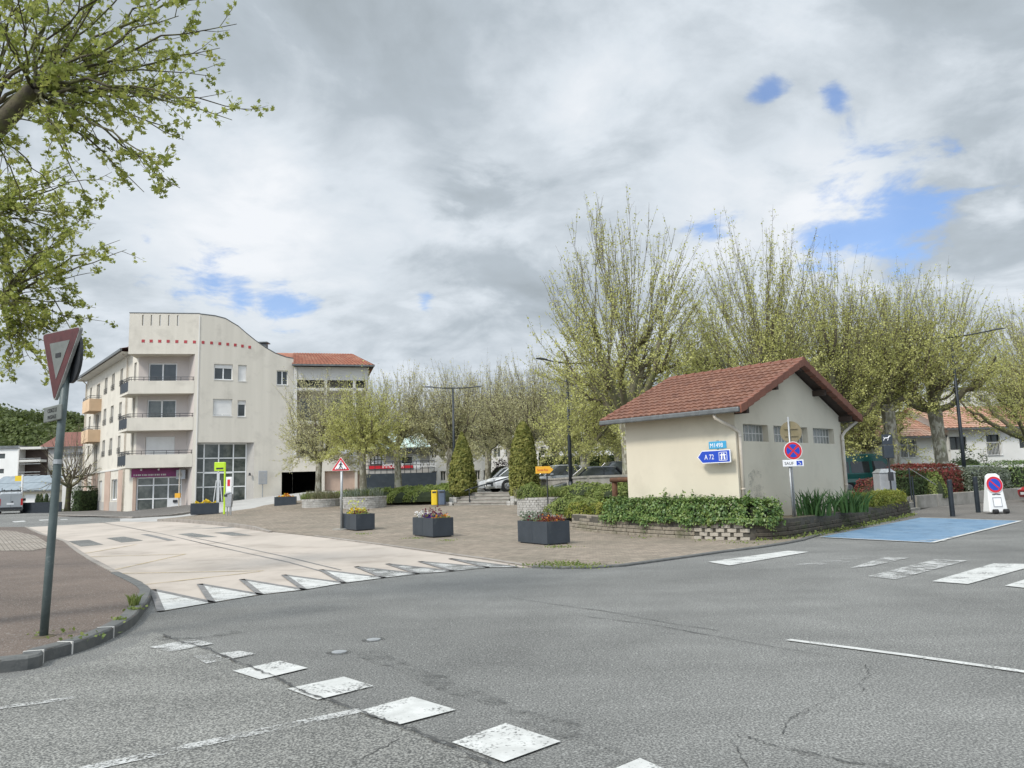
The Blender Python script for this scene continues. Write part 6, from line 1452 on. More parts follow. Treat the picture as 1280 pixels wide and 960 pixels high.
b0 = at(992.5, 640, 21.6); b0[2] = .5
NS = T('no_stopping_sign', 'red and blue no stopping sign with SAUF disabled plate before the gable wall', 'road sign', b0)
def nsp(px, py): q = at(px, py, 21.6); return q
zt = nsp(990, 521)[2]
mb = MB(); mb.tube([(b0[0]-.03, b0[1], .5), (b0[0]-.03, b0[1], nsp(990, 578)[2])], .028, 10); mb.tube([(b0[0]+.035, b0[1]+.03, .5), (b0[0]+.035, b0[1]+.03, zt)], .028, 10); mb.build('pole', M['galv'], NS, smooth=True)
def disc(cc, r, y, th=.0, n=36): return [(cc[0]+r*math.cos(a), y, cc[2]+r*math.sin(a)) for a in np.linspace(0, 2*math.pi, n+1)[:-1]]
c1 = nsp(990.5, 563.5); r1 = 11.4*21.6/968
mb = MB(); mb.plate(disc(c1, r1, b0[1]-.05), (0, 1, 0), .02); dpl = mb.build('sign_disc', M['swhite'], NS); MB().add(disc(c1, r1*.94, b0[1]-.053), [tuple(range(36))]).build('red_ring', M['red'], dpl)
mb = MB()
for k in range(4):
    a0 = math.pi/4+k*math.pi/2; g_ = .19; R_ = r1*.72; pts = [(c1[0]+.1*R_*1.6*math.cos(a0+math.pi/4)*1.0, c1[2]+.1*R_*1.6*math.sin(a0+math.pi/4))]
    for a in np.linspace(a0+g_, a0+math.pi/2-g_, 9): pts.append((c1[0]+R_*math.cos(a), c1[2]+R_*math.sin(a)))
    mb.add([(x, b0[1]-.056, z) for x, z in pts], [tuple(range(len(pts)))])
mb.build('blue_quadrant', M['sblue'], dpl)
c2 = nsp(989.5, 540); r2 = 13.6*21.6/968
mb = MB(); mb.plate(disc(c2, r2, b0[1]+.055), (0, 1, 0), .015); bdk = mb.build('rear_disc', M['signback'], NS); mb = MB()
for dz in (-.1, .1): mb.box(c2[0]-r2*.6, b0[1]+.03, c2[2]+dz-.02, c2[0]+r2*.6, b0[1]+.054, c2[2]+dz+.02)
mb.build('clamp_bar', M['signback'], bdk)
q0, q1 = nsp(978, 583.5), nsp(1003.5, 574.5); mb = MB(); mb.box(q0[0], b0[1]-.055, q0[2], q1[0], b0[1]-.04, q1[2]); pl4 = mb.build('supplementary_plate', M['swhite'], NS, bevel=.01)
hq = q1[2]-q0[2]; wtext('SAUF', (q0[0]+.045, b0[1]-.058, q0[2]+hq*.27), (1, 0, 0), (0, 0, 1), hq*.46, M['sblack'], pl4, ex=.001, sx=.95)
mb = MB(); mb.box(q1[0]-.20, b0[1]-.059, q0[2]+.03, q1[0]-.04, b0[1]-.055, q1[2]-.03); bq = mb.build('blue_square', M['sblue'], pl4); mb = MB(); cx_ = q1[0]-.125; cz_ = q0[2]+hq*.45
mb.tube([(cx_+.02*math.cos(a)*1.6-.005, b0[1]-.061, cz_-.015+.032*math.sin(a)) for a in np.linspace(-2.6, .9, 9)], .005, 5); mb.tube([(cx_-.01, b0[1]-.061, cz_+.055), (cx_-.01, b0[1]-.061, cz_+.015), (cx_+.03, b0[1]-.061, cz_+.01), (cx_+.045, b0[1]-.061, cz_-.03)], .007, 5); mb.build('wheelchair_symbol', M['swhite'], bq)

# ---- yellow diversion arrow
b0 = at(684, 600, 33.5); b0[2] = H(b0[0], 33.5)
YS = T('diversion_sign', 'small yellow arrow sign pointing right beside the second conifer', 'direction sign', b0)
q0, q1 = at(669.5, 592, 33.5), at(691, 582.5, 33.5); mb = MB(); ytop = (q1[2]+q0[2])/2
mb.plate([(q0[0], 33.5, q0[2]), (q1[0]-.14, 33.5, q0[2]), (q1[0]+.02, 33.5, ytop), (q1[0]-.14, 33.5, q1[2]), (q0[0], 33.5, q1[2])], (0, 1, 0), .03); ys = mb.build('sign_plate', M['orange'], YS)
wtext('Sainte Rita', (q0[0]+.07, 33.495, ytop-.05), (1, 0, 0), (0, 0, 1), .10, M['red'], ys, ex=.001, sx=.8)
mb = MB(); mb.tube([(b0[0], 33.56, b0[2]-.3), (b0[0], 33.56, q1[2])], .03, 8); mb.build('post', M['black'], YS)

# ---- bollards and portable no parking sign
for px, py, tpy, lb in ((1191, 645.5, 601, 'black cylindrical bollard at the rear edge of the blue bay'), (1223, 640.5, 597, 'black cylindrical bollard beside the portable no parking board')):
    c = gp(px, py, .01); hb_ = (py-tpy)*c[1]/968*1.01; t = T('bollard', lb, 'bollard', c, 0, 'black bollards at the right')
    mb = MB(); mb.lathe((0, 0, 0), [(.085, 0), (.085, hb_*.98), (.07, hb_)], 18); mb.build('post', M['lamp'], t, world=False); mb = MB(); mb.lathe((0, 0, 0), [(.089, hb_*.80), (.089, hb_*.84)], 18); mb.build('ring', M['black'], t, world=False)
c = gp(1246, 642, .01); s1 = c[1]/968; NP = T('no_parking_board', 'white portable stand with round no parking sign on small black wheels', 'portable sign', c)
mb = MB(); zt = 49*s1; 
mb.add([(c[0]-11*s1, c[1]-.15, c[2]+.06), (c[0]+11.5*s1, c[1]-.15, c[2]+.06), (c[0]+8.5*s1, c[1], c[2]+zt*.94), (c[0]+5*s1, c[1], c[2]+zt), (c[0]-5*s1, c[1], c[2]+zt), (c[0]-8.5*s1, c[1], c[2]+zt*.94)]+
       [(c[0]-11*s1, c[1]+.3, c[2]+.06), (c[0]+11.5*s1, c[1]+.3, c[2]+.06), (c[0]+8.5*s1, c[1]+.1, c[2]+zt*.94), (c[0]+5*s1, c[1]+.1, c[2]+zt), (c[0]-5*s1, c[1]+.1, c[2]+zt), (c[0]-8.5*s1, c[1]+.1, c[2]+zt*.94)],
       [(0, 1, 2, 3, 4, 5), (11, 10, 9, 8, 7, 6)]+[(i, i+6, (i+1) % 6+6, (i+1) % 6) for i in range(6)])
bo = mb.build('stand', M['white'], NP, bevel=.03)
sl__ = np.array([0, .15, zt*.94-.06]); cc = np.array([c[0]-.5*s1, c[1]-.15, c[2]+.06])+sl__*.76-np.array([0, .035, 0]); ud_ = nrm(sl__)
def dsc(r, o): return [cc+np.array([1, 0, 0])*r*math.cos(a)+ud_*r*math.sin(a)-np.array([0, o, 0]) for a in np.linspace(0, 2*math.pi, 33)[:-1]]
mb = MB(); mb.plate(dsc(10.4*s1, 0), (0, 1, 0), .02); ds_ = mb.build('sign_disc', M['swhite'], NP); MB().add(dsc(9.9*s1, .004), [tuple(range(32))]).build('red_ring', M['red'], ds_); MB().add(dsc(7.2*s1, .008), [tuple(range(32))]).build('blue_centre', M['sblue'], ds_)
mb = MB(); v = np.array([.7, 0, 0])-ud_*.7; w_ = np.array([.7, 0, 0])+ud_*.7; mb.obox(cc-v*6.9*s1-w_*.9*s1-np.array([0, .010, 0]), v*13.8*s1, w_*1.8*s1, (0, -.003, 0)); mb.build('diagonal_bar', M['red'], ds_)
pb_ = MB(); c4 = np.array([c[0], c[1]-.15, c[2]+.06]); pb_.obox(c4+sl__*.14-np.array([5.5*s1, .012, 0]), (11*s1, 0, 0), sl__*.27, (0, .008, 0)); pb_.build('paper_holder', M['greybox'], bo); pb_ = MB(); pb_.obox(c4+sl__*.16-np.array([4.6*s1, .017, 0]), (9.2*s1, 0, 0), sl__*.22, (0, .004, 0)); pb_.build('notice_paper', M['swhite'], bo)
pb_ = MB()
for x in (-4, 2.5): pb_.obox(c4+sl__*.475+np.array([(x-.9)*s1, -.014, 0]), (3.6*s1, 0, 0), sl__*.022, (0, .004, 0))
pb_.obox(c4+sl__*.485+np.array([-1.5*s1, -.014, 0]), (3.4*s1, 0, 0), sl__*.022, (0, .004, 0)); pb_.build('arrow_mark', M['black'], bo)
for sx in (-6, 7): mb = MB(); mb.tube([(c[0]+(sx-2)*s1, c[1]-.22, c[2]+.09), (c[0]+(sx+3)*s1, c[1]-.22, c[2]+.09)], .085, 14); mb.build('wheel', M['rubber'], NP)

# ---- dog waste dispenser + small cabinet + handrail beside the right steps
b0 = at(1112.5, 606, 31); b0[2] = .8
DB = T('dog_bag_dispenser', 'dark green dog waste bag dispenser with white dog symbol on a post', 'dispenser', b0)
def dd_(px, py): return at(px, py, 31)
mb = MB(); q0, q1 = dd_(1101.5, 556), dd_(1113.5, 543); mb.box(q0[0], 30.9, q0[2], q1[0], 30.93, q1[2]); pn = mb.build('sign_panel', M['anth'], DB)
mb = MB(); x_, z_ = q0[0]+.2, q0[2]+.25; 
for a, b, r_ in (((-.10, 0), (.06, .02), .025), ((.06, .02), (.10, .09), .02), ((.10, .09), (.14, .08), .02), ((-.1, 0), (-.14, -.09), .014), ((.05, 0), (.02, -.09), .014), ((-.1, .01), (-.15, .05), .01)): mb.tube([(x_+a[0], 30.89, z_+a[1]), (x_+b[0], 30.89, z_+b[1])], r_, 6)
mb.build('dog_symbol', M['swhite'], pn)
mb = MB(); q0, q1 = dd_(1104, 573), dd_(1114.5, 556.5); mb.box(q0[0], 30.85, q0[2], q1[0], 31.05, q1[2]); mb.build('bag_box', M['cargreen'] if False else M['anth'], DB, bevel=.02)
mb = MB(); q = dd_(1112, 590); mb.tube([(q[0], 31, .5), (q[0], 31, q1[2])], .035, 8); mb.build('post', M['black'], DB)
mb = MB(); q0, q1 = dd_(1110, 601), dd_(1115, 590); mb.box(q0[0], 30.9, q0[2], q1[0], 30.96, q1[2]); mb.build('lock_box', M['black'], DB)
q0, q1 = dd_(1104, 612), dd_(1122, 588); CB = T('grey_cabinet', 'small pale grey bin cabinet with sloping lid behind the dog bag post', 'cabinet', (q0[0], 31.4, .6))
mb = MB(); mb.box(q0[0], 31.2, .5, q1[0], 31.8, q1[2]-.08); bo = mb.build('body', M['greybox'], CB, bevel=.02); mb = MB(); mb.add([(q0[0]-.02, 31.17, q1[2]-.08), (q1[0]+.02, 31.17, q1[2]-.08), (q1[0]+.02, 31.83, q1[2]-.08), (q0[0]-.02, 31.83, q1[2]-.08), (q0[0]+.12, 31.3, q1[2]+.08), (q1[0]-.12, 31.3, q1[2]+.08), (q1[0]-.12, 31.7, q1[2]+.08), (q0[0]+.12, 31.7, q1[2]+.08)], [(0, 1, 5, 4), (1, 2, 6, 5), (2, 3, 7, 6), (3, 0, 4, 7), (4, 5, 6, 7), (3, 2, 1, 0)]); mb.build('lid', M['galv'], CB)
# right low wall
WR = [(17.2, 33.6), (18.3, 34.5), (22.5, 37.4), (28.5, 41.3), (34, 44.5)]
o_, prt = block_wall('low_concrete_wall', 'low weathered concrete wall under the red hedge at the right', smoothpath(WR, 3), .56, 2.0, .56, lambda s, c: ('mid', True), depth=.25, seed=9, coremat='concrete', gap=.006)
prt['mid'].build('wall_face', M['concrete'], o_, bevel=.01)
drape('hedge_bed', [(17.2, 33.7), (18.3, 34.6), (28.5, 41.5), (34, 44.6), (36, 48), (27, 44), (17, 37.3), (15.8, 34.5)], .50, M['soil'], 0, base=H0)
# steps + rail by the right wall
SR2 = T('small_steps', 'short concrete steps between the block wall and the low concrete wall', 'steps', (16, 32.5, .1))
for k in range(3): mb = MB(); mb.obox((15.3+.33*k*.0, 31.1+.42*k, 0), (1.55, 1.6, 0), (-.35, .42+.42*(2-k), 0), (0, 0, .2+.22*k)); mb.build('step', M['concrete'], SR2)
hr = T('handrail', 'thin grey handrail sloping down beside the red hedge', 'handrail', (16.6, 32.2, .1)); hp = [at(1136, 585, 33.6), at(1170, 606, 32.6)]
mb = MB(); mb.tube([hp[0], hp[1]], .013, 8); mb.build('rail', M['zinc'], hr); mb = MB(); q = hp[0]*.2+hp[1]*.8; mb.tube([(q[0]-.7, q[1]+.1, .15), (q[0]-.7, q[1]+.1, hp[1][2]+.38)], .03, 8); mb.build('upright', M['lamp'], hr); mb = MB(); mb.tube([(hp[0][0], hp[0][1], .5), hp[0]], .03, 8); mb.build('upright', M['lamp'], hr)
# log rail left of the cream building
c = at(767, 610, 27.3); LR = T('log_rail', 'short brown log rail beside the cream building', 'log fence', (c[0], 27.3, .5)); a = at(768, 600, 27.3); b = at(786, 602, 26.9)
mb = MB(); mb.tube([(a[0], 27.3, .4), (a[0], 27.3, a[2]+.08)], .10, 12); mb.build('post', M['log'], LR, smooth=True); mb = MB(); mb.tube([a-np.array([.12, 0, 0]), np.array([b[0]+.6, b[1]-.8, a[2]])], .085, 12); mb.build('rail', M['log'], LR, smooth=True)
# dark picket barrier near the van (far left)
FB = T('picket_barrier', 'low black picket barrier along the far pavement by the van', 'barrier', (*gp(52, 640)[:2], .3)); pa_ = gp(27, 641.5); pb2 = gp(76, 641); mb = MB(); n_ = 34
for k in range(n_+1):
    q = pa_+(pb2-pa_)*k/n_; mb.box(q[0]-.05, q[1]-.05, q[2], q[0]+.05, q[1]+.05, q[2]+.95)
mb.build('pickets', M['lamp'], FB); mb = MB()
for z_ in (.2, .8): mb.obox(pa_+np.array([0, 0, z_]), pb2-pa_, (0, .04, 0), (0, 0, .06))
mb.build('rail', M['lamp'], FB)
for px in (30, 34.5, 41, 48):
    q = gp(px, 641); t = T('slim_cypress', 'slim dark cypress in front of the garage doors, %s' % {30: 'first from the van', 34.5: 'second from the van', 41: 'third from the van', 48: 'fourth from the van'}[px], 'shrub', (q[0], q[1]+2, q[2]), 0, 'slim cypresses before the garages')
    f, core = cone_sampler((q[0], q[1]+2, q[2]), .28, 1.7, .5); Pp, Nn = f(500); leafmesh('foliage', Pp, Nn, .12, M['leaf_dark'], t); core.build('cypress_core', M['core'], t)  # core is a dark filler inside the leaves
q = gp(26, 641); FP = T('flag_pole', 'slim white pole with a small yellow sign near the van', 'pole', q); tpz = at(25.5, 596, q[1]); mb = MB(); mb.tube([q, (q[0], q[1], tpz[2]+.2)], .09, 8); mb.build('pole', M['white'], FP); mb = MB(); mb.box(q[0]-.7, q[1]-.05, tpz[2]-.4, q[0]-.05, q[1]+.05, tpz[2]+.1); mb.build('yellow_sign', M['yellow'], FP)

# ---- round stone planters
def round_planter(px, py, wpx, hgt, label, off=.03):
    c = gp(px, py, off); r = wpx/2*(c[1]+1)/968; c = c+np.array([0, r, 0]); z = H0(c[0], c[1]-r)+off-.02; t = T('round_stone_planter', label, 'stone planter', (c[0], c[1], z), 0, 'round stone planters'); mb = MB(); rnd = random.Random(int(px))
    nc = int(hgt/.105); nb_ = int(2*math.pi*r/.17)
    for cc in range(nc+1):
        for k in range(nb_):
            a0 = 2*math.pi*(k+(cc % 2)*.5)/nb_; da_ = 2*math.pi/nb_*.93; rr = r+rnd.uniform(-.012, .012)+(.015 if cc == nc else 0)
            p0 = np.array([math.cos(a0)*rr, math.sin(a0)*rr]); p1 = np.array([math.cos(a0+da_)*rr, math.sin(a0+da_)*rr]); i_ = -nrm((p0+p1)/2)*.14
            mb.obox((c[0]+p0[0], c[1]+p0[1], z+cc*.105), (*(p1-p0), 0), (*i_, 0), (0, 0, .097))
    mb.build('stone_courses', M['sett'], t, bevel=.008); top = z+(nc+1)*.105
    mb = MB(); mb.lathe((c[0], c[1], 0), [(r-.05, z-.1), (r-.05, top-.02)], 28); mb.build('mortar_bed', M['mortar'], t)
    mb = MB(); mb.lathe((c[0], c[1], 0), [(r-.1, top-.1), (r-.12, top-.012), (r*.5, top+.05)], 24); mb.build('soil', M['soil'], t); return c, r, top
rp1 = round_planter(397, 636.5, 50, .60, 'round stone planter around the leftmost plane tree trunk')
rp2 = round_planter(448.5, 636.5, 57, .66, 'round stone planter around the plane tree behind the crossing sign')
rp3 = round_planter(683.5, 645.5, 70, .76, 'round stone planter full of grasses left of the cream building')

# ================================================================== VEHICLES
def car(name, label, cat, pos, rz, paint, L_=4.2, W_=1.76, zb=.22, belt=.92, roof=1.48, hood=(0.0, .66, 1.15, .86), gh=(1.05, 1.75, 3.35, 3.95), r=.32, kind='hatch', trim=None, group='parked cars'):
    """nose at x=0 heading -x; local y across"""
    t = T(name, label, cat, pos, rz, group); hw = W_/2; mb = MB()
    x_h = gh[0]; fz = hood[1]
    xs = [(0, .36, fz-.08, .80), (.08, zb, fz, .90), (.45, zb, fz+.09, .98), (x_h, zb, belt-.05, 1.0), (1.8, zb, belt, 1.0), (L_*.6, zb, belt+.02, 1.0), (L_-.5, zb, belt+.04, .99), (L_-.1, zb+.04, belt+.01, .94), (L_, .4, belt-.08, .86)]
    V = []
    for x, z0_, z1_, k in xs:
        for yy, zz_ in ((-.92, z0_), (-1, z0_+.18), (-1, (z0_+z1_)/2+.05), (-.95, z1_-.03), (-.88, z1_), (.88, z1_), (.95, z1_-.03), (1, (z0_+z1_)/2+.05), (1, z0_+.18), (.92, z0_)): V.append((x, yy*hw*k, zz_))
    n = len(xs); m_ = 10; mb.add(V, [(i*m_+j, i*m_+(j+1) % m_, (i+1)*m_+(j+1) % m_, (i+1)*m_+j) for i in range(n-1) for j in range(m_)]+[tuple(range(m_))[::-1], tuple(range((n-1)*m_, n*m_))])
    body = mb.build('body', M[paint], t, world=False, smooth=False, bevel=.015)
    # cabin
    g = gh; yb, yt = hw*.93, hw*.74; zb_ = belt-.02
    prof_b = [(g[0], yb), (g[3], yb)]; mb = MB()
    Vb = [(g[0], -yb*.93, zb_), (g[0]+.4, -yb, zb_), (g[3]-.3, -yb, zb_), (g[3], -yb*.9, zb_), (g[3], yb*.9, zb_), (g[3]-.3, yb, zb_), (g[0]+.4, yb, zb_), (g[0], yb*.93, zb_)]
    Vt = [(g[1], -yt*.9, roof-.05), (g[1]+.3, -yt, roof-.02), (g[2]-.2, -yt, roof-.02), (g[2], -yt*.9, roof-.06), (g[2], yt*.9, roof-.06), (g[2]-.2, yt, roof-.02), (g[1]+.3, yt, roof-.02), (g[1], yt*.9, roof-.05)]
    mb.add(Vb+Vt, [(i, i+8, (i+1) % 8+8, (i+1) % 8) for i in range(8)]+[tuple(range(8, 16))]); mb.build('glasshouse', M['glass'], t, world=False)
    mb = MB(); ztop = roof
    Rt = [(x+(0.0), y*1.02, z+.0) for x, y, z in Vt]; R2 = [(x+(.12 if i in (0, 7) else (-.12 if i in (3, 4) else 0)), y*.86, roof+.03) for i, (x, y, z) in enumerate(Vt)]
    mb.add(Rt+R2, [(i, i+8, (i+1) % 8+8, (i+1) % 8) for i in range(8)]+[tuple(range(8, 16)), tuple(range(8))[::-1]])
    def pil(a, b, w=.05):
        for s in (-1, 1):
            p, q = np.array([a[0], a[1]*s, a[2]]), np.array([b[0], b[1]*s, b[2]]); mb.tube([p, q], w, 6)
    pil((g[0]+.03, yb*.94, zb_), (g[1]+.02, yt*.93, roof-.03), .035); pil((g[3]-.08, yb*.96, zb_), (g[2]-.02, yt*.95, roof-.03), .07)
    xm = (g[1]+g[2])/2; pil((xm+.05, yb+.0, zb_), (xm+.1, yt+.0, roof-.02), .032)
    mb.build('roof', M[paint], t, world=False)
    for x in (.78, L_-.78):
        for s in (-1, 1):
            y0 = s*(hw-.19); y1 = s*(hw+.012); mb = MB(); mb.tube([(x, y0, r), (x, y1, r)], r, 22); w = mb.build('wheel', M['rubber'], t, world=False, bevel=.02)
            mb = MB(); mb.tube([(x, y1-s*.02, r), (x, y1+s*.008, r)], [r*.66, r*.6], 14)
            for k in range(5): a = k*1.2566; mb.tube([(x, y1+s*.01, r), (x+r*.58*math.cos(a), y1+s*.012, r+r*.58*math.sin(a))], .028, 5)
            mb.build('rim', M['rim'], w, world=False)
            mb = MB(); mb.tube([(x, s*(hw-.15), r+.01), (x, s*(hw-.004), r+.01)], r*1.16, 22); mb.build('wheel_arch', M['black'], body, world=False)
    for s in (-1, 1):
        mb = MB(); mb.obox((.02, s*hw*.46, fz-.13), (.28, s*hw*.12, .03), (-.02, s*hw*.30, 0), (0, 0, .13)); mb.build('headlight', M['headlight'], t, world=False)
        mb = MB(); mb.box(L_-.16, min(s*hw*.62, s*hw*.9), belt-.28, L_-.02, max(s*hw*.62, s*hw*.9), belt-.06); mb.build('tail_light', M['taillight'], t, world=False)
        mb = MB(); mb.obox((g[0]+.38, s*(hw-.02), belt), (.16, 0, 0), (0, s*.17, 0), (0, 0, .12)); mb.build('wing_mirror', M[paint], t, world=False, bevel=.02)
    mb = MB(); mb.box(-.03, -hw*.5, .38, .02, hw*.5, fz-.16); mb.build('grille', M['black'], t, world=False)
    mb = MB(); mb.box(-.05, -.26, .36, -.02, .26, .47); mb.build('number_plate', M['swhite'], t, world=False)
    mb = MB()
    for s in (-1, 1): mb.box(1.1, s*hw-.012 if s < 0 else hw-.02, zb+.02, L_-1.1, s*hw+.02 if s < 0 else hw+.012, zb+.2)
    mb.build('sill_trim', M['black' if not trim else trim], t, world=False); return t
def cpos(px, Y): q = at(px, 600, Y); return (q[0], Y, H(q[0], Y))
car('parked_car', 'black hatchback seen side on behind the parapet, nearest of the parked cars', 'car', cpos(689, 40.5), R(8), 'carblack', 4.3, 1.76, roof=1.56, belt=.98)
car('parked_car', 'dark estate car parked directly behind the black hatchback', 'car', cpos(724, 46), R(10), 'carblack', 4.5, 1.78, roof=1.6, gh=(1.1, 1.8, 3.95, 4.35))
car('parked_car', 'pale silver car whose windscreen shows left of the lamp post', 'car', cpos(655, 47.5), R(14), 'carsilver', 4.2, 1.76, roof=1.52)
car('parked_car', 'white crossover nose on beside the right clipped conifer', 'car', cpos(612, 48.6), R(28), 'carwhite', 4.2, 1.8, roof=1.56, belt=1.0, hood=(0, .78, 1.1, .9), r=.35)
car('parked_car', 'white car parked behind the white crossover', 'car', cpos(597, 54), R(6), 'carwhite', 4.3, 1.78, roof=1.55)
car('parked_car', 'silver car with only its roof above the red hedge', 'car', cpos(1150, 41.5), R(12), 'carsilver', 4.2, 1.76, roof=1.38)
car('parked_car', 'white car roof seen behind the right plane tree', 'car', cpos(1166, 44.5), R(12), 'carwhite', 4.2, 1.76, roof=1.5)
car('red_car', 'red car whose corner just enters the frame at the right edge', 'car', tuple(gp(1275, 629)+np.array([.75, 0.8, 0])), R(-12), 'carred', 4.1, 1.74)
# green van
def van(name, label, pos, rz, paint, L_=4.9, W_=1.9, ht=1.97, trimm='cargreen2', rear=False, rack=False):
    t = T(name, label, 'van', pos, rz, 'vans'); hw = W_/2; mb = MB()
    xs = [(0, .45, .78, .9, .86), (.12, .28, .98, .96, .9), (.95, .25, 1.18, 1, .92), (1.9, .25, ht-.10, 1, .84), (2.3, .25, ht, 1, .84), (L_-.25, .25, ht, 1, .86), (L_, .35, ht-.15, .98, .85)]
    V = []
    for x, z0_, z1_, k, kt in xs:
        zm = min(1.05, z1_-.1)
        for yy, zz_ in ((-.93*k, z0_), (-k, z0_+.15), (-k, zm), (-kt, z1_-.06), (-kt*.88, z1_), (kt*.88, z1_), (kt, z1_-.06), (k, zm), (k, z0_+.15), (.93*k, z0_)): V.append((x, yy*hw, zz_))
    n = len(xs); m_ = 10; mb.add(V, [(i*m_+j, i*m_+(j+1) % m_, (i+1)*m_+(j+1) % m_, (i+1)*m_+j) for i in range(n-1) for j in range(m_)]+[tuple(range(m_))[::-1], tuple(range((n-1)*m_, n*m_))])
    body = mb.build('body', M[paint], t, world=False, bevel=.02)
    def sidez(z): return hw*(1-(z-1.05)/(ht-.06-1.05)*.15)+.006
    for s in (-1, 1):
        for nm, pts in (('front_window', [(1.45, 1.12), (2.55, 1.12), (2.55, 1.72), (1.95, 1.72)]), ('side_window', [(2.72, 1.12), (3.75, 1.12), (3.75, 1.72), (2.72, 1.72)]), ('side_window', [(3.87, 1.12), (L_-.2, 1.12), (L_-.25, 1.72), (3.87, 1.72)])):
            mb = MB(); mb.add([(x, s*sidez(z), z) for x, z in pts], [(0, 1, 2, 3)]); mb.build(nm, M['glass'], t, world=False)
        mb = MB(); mb.box(.9, s*hw-.004 if s < 0 else hw-.01, .62, L_-.1, s*hw+.01 if s < 0 else hw+.012, .80); mb.build('side_trim', M[trimm], t, world=False)
        mb = MB(); mb.obox((1.28, s*(hw-.03), 1.12), (.12, 0, 0), (0, s*.22, 0), (0, 0, .24)); mb.build('wing_mirror', M['black'], t, world=False, bevel=.02)
        mb = MB(); mb.box(L_-.05, min(s*hw*.80, s*hw*.97), .75, L_+.015, max(s*hw*.80, s*hw*.97), 1.35); mb.build('tail_light', M['taillight'], t, world=False)
        mb = MB(); mb.obox((.03, s*hw*.5, .72), (.2, s*hw*.1, .05), (0, s*hw*.3, 0), (0, 0, .16)); mb.build('headlight', M['headlight'], t, world=False)
    mb = MB(); mb.add([(1.0, -hw*.80, 1.215), (1.0, hw*.80, 1.215), (1.82, hw*.70, ht-.15), (1.82, -hw*.70, ht-.15)], [(0, 1, 2, 3)]); mb.v = [(x-.02, y, z+.02) for x, y, z in mb.v]; mb.build('windscreen', M['glass'], t, world=False)
    if rear:
        mb = MB(); mb.box(L_, -.006, .5, L_+.012, .006, ht-.3); mb.build('door_seam', M['black'], t, world=False)
        mb = MB(); mb.box(L_-.02, -hw*.92, .38, L_+.12, hw*.92, .60); mb.build('rear_bumper', M['black'], t, world=False); mb = MB(); mb.box(L_+.001, -.3, .82, L_+.02, .25, .98); mb.build('number_plate', M['swhite'], t, world=False); mb = MB(); mb.box(L_+.001, .05, 1.0, L_+.03, .2, 1.12); mb.build('door_handle', M['black'], t, world=False)
    if rack:
        mb = MB()
        for x in (2.4, 3.4, L_-.3): mb.tube([(x, -hw*.8, ht+.12), (x, hw*.8, ht+.12)], .03, 6)
        for y in (-.55, 0, .5): mb.tube([(2.2, y, ht+.18), (L_-.1, y, ht+.18)], .04, 6)
        for y in (-.7, .7): mb.tube([(L_-.3, y, ht), (L_-.3, y, ht+.35)], .03, 6)
        mb.build('roof_rack', M['black'], t, world=False)
    for x in (.85, L_-.95):
        for s in (-1, 1):
            mb = MB(); mb.tube([(x, s*(hw-.2), .33), (x, s*(hw+.01), .33)], .33, 20); w = mb.build('wheel', M['rubber'], t, world=False); mb = MB(); mb.tube([(x, s*(hw), .33), (x, s*(hw+.02), .33)], [.2, .17], 12); mb.build('rim', M['rim'], w, world=False)
            mb = MB(); mb.tube([(x, s*(hw-.12), .34), (x, s*(hw-.003), .34)], .4, 20); mb.build('wheel_arch', M['black'], body, world=False)
    return t
q = at(1137, 600, 43.3); van('green_van', 'dark teal passenger van parked right of the cream building', (q[0], 43.3, H(q[0]-1.5, 43.3)), R(184), 'cargreen', ht=2.14)
q = gp(12.5, 642.5); van('silver_van', 'silver panel van with roof rack seen from behind at the far left', (q[0]-4.9*.53, q[1]+4.9*.85, q[2]), math.atan2(-.85, .53), 'carsilver', rear=True, rack=True, trimm='black')
q = at(770, 600, 50); van('white_van', 'white van partly hidden behind the cream building', (q[0], 50, H(q[0], 50)), R(8), 'carwhite', trimm='black')

# ================================================================== PLANTING
random.seed(11)
def H1(x, y): return H(x, y)
# ivy hedge on the retaining wall
iv = [tuple(fW(s)[0]+np.array([-fW(s)[1][1], fW(s)[1][0]])*.42) for s in np.linspace(2.2, s_b+.9, 14)]
f, core = box_sampler(iv, .85, .48, .50, .10)
IV = T('ivy_hedge', 'dense glossy green ivy hedge spilling over the curved block wall', 'hedge', (*iv[6], .5)); Pp, Nn = f(15000); leafmesh('foliage', Pp, Nn+RNG.normal(scale=.45, size=Pp.shape), .075, M['leaf_hedge'], IV); core.build('dark_core', M['core'], IV)  # dark filler core added behind the ivy leaves
# skirt hanging over the stones
sk = []; skn = []
for _ in range(2600):
    s = random.uniform(2.0, s_b+.6); p, d = fW(s); n = np.array([-d[1], d[0]]); dz = abs(random.gauss(0, .055))*(1.2+.7*math.sin(s*3.3)+.6*math.sin(s*7.7)); sk.append((*(p-n*random.uniform(-.02, .10)), .58-dz)); skn.append((-n[0], -n[1], .3))
leafmesh('trailing_shoots', np.array(sk), np.array(skn)+RNG.normal(scale=.4, size=(len(sk), 3)), .07, M['leaf_hedge'], IV)
sk = []
for k in range(16):
    s = random.uniform(3, s_b); p, d = fW(s); n = np.array([-d[1], d[0]]); b = np.array([*(p+n*random.uniform(.4, .8)), .95]); e = b+np.array([random.gauss(0, .1), random.gauss(0, .1), random.uniform(.15, .5)])
    for _ in range(26): t_ = random.random(); sk.append(b+(e-b)*t_+np.array([random.gauss(0, .035) for _ in range(3)]))
leafmesh('upright_shoots', np.array(sk), None, .075, M['leaf_hedge'], IV)
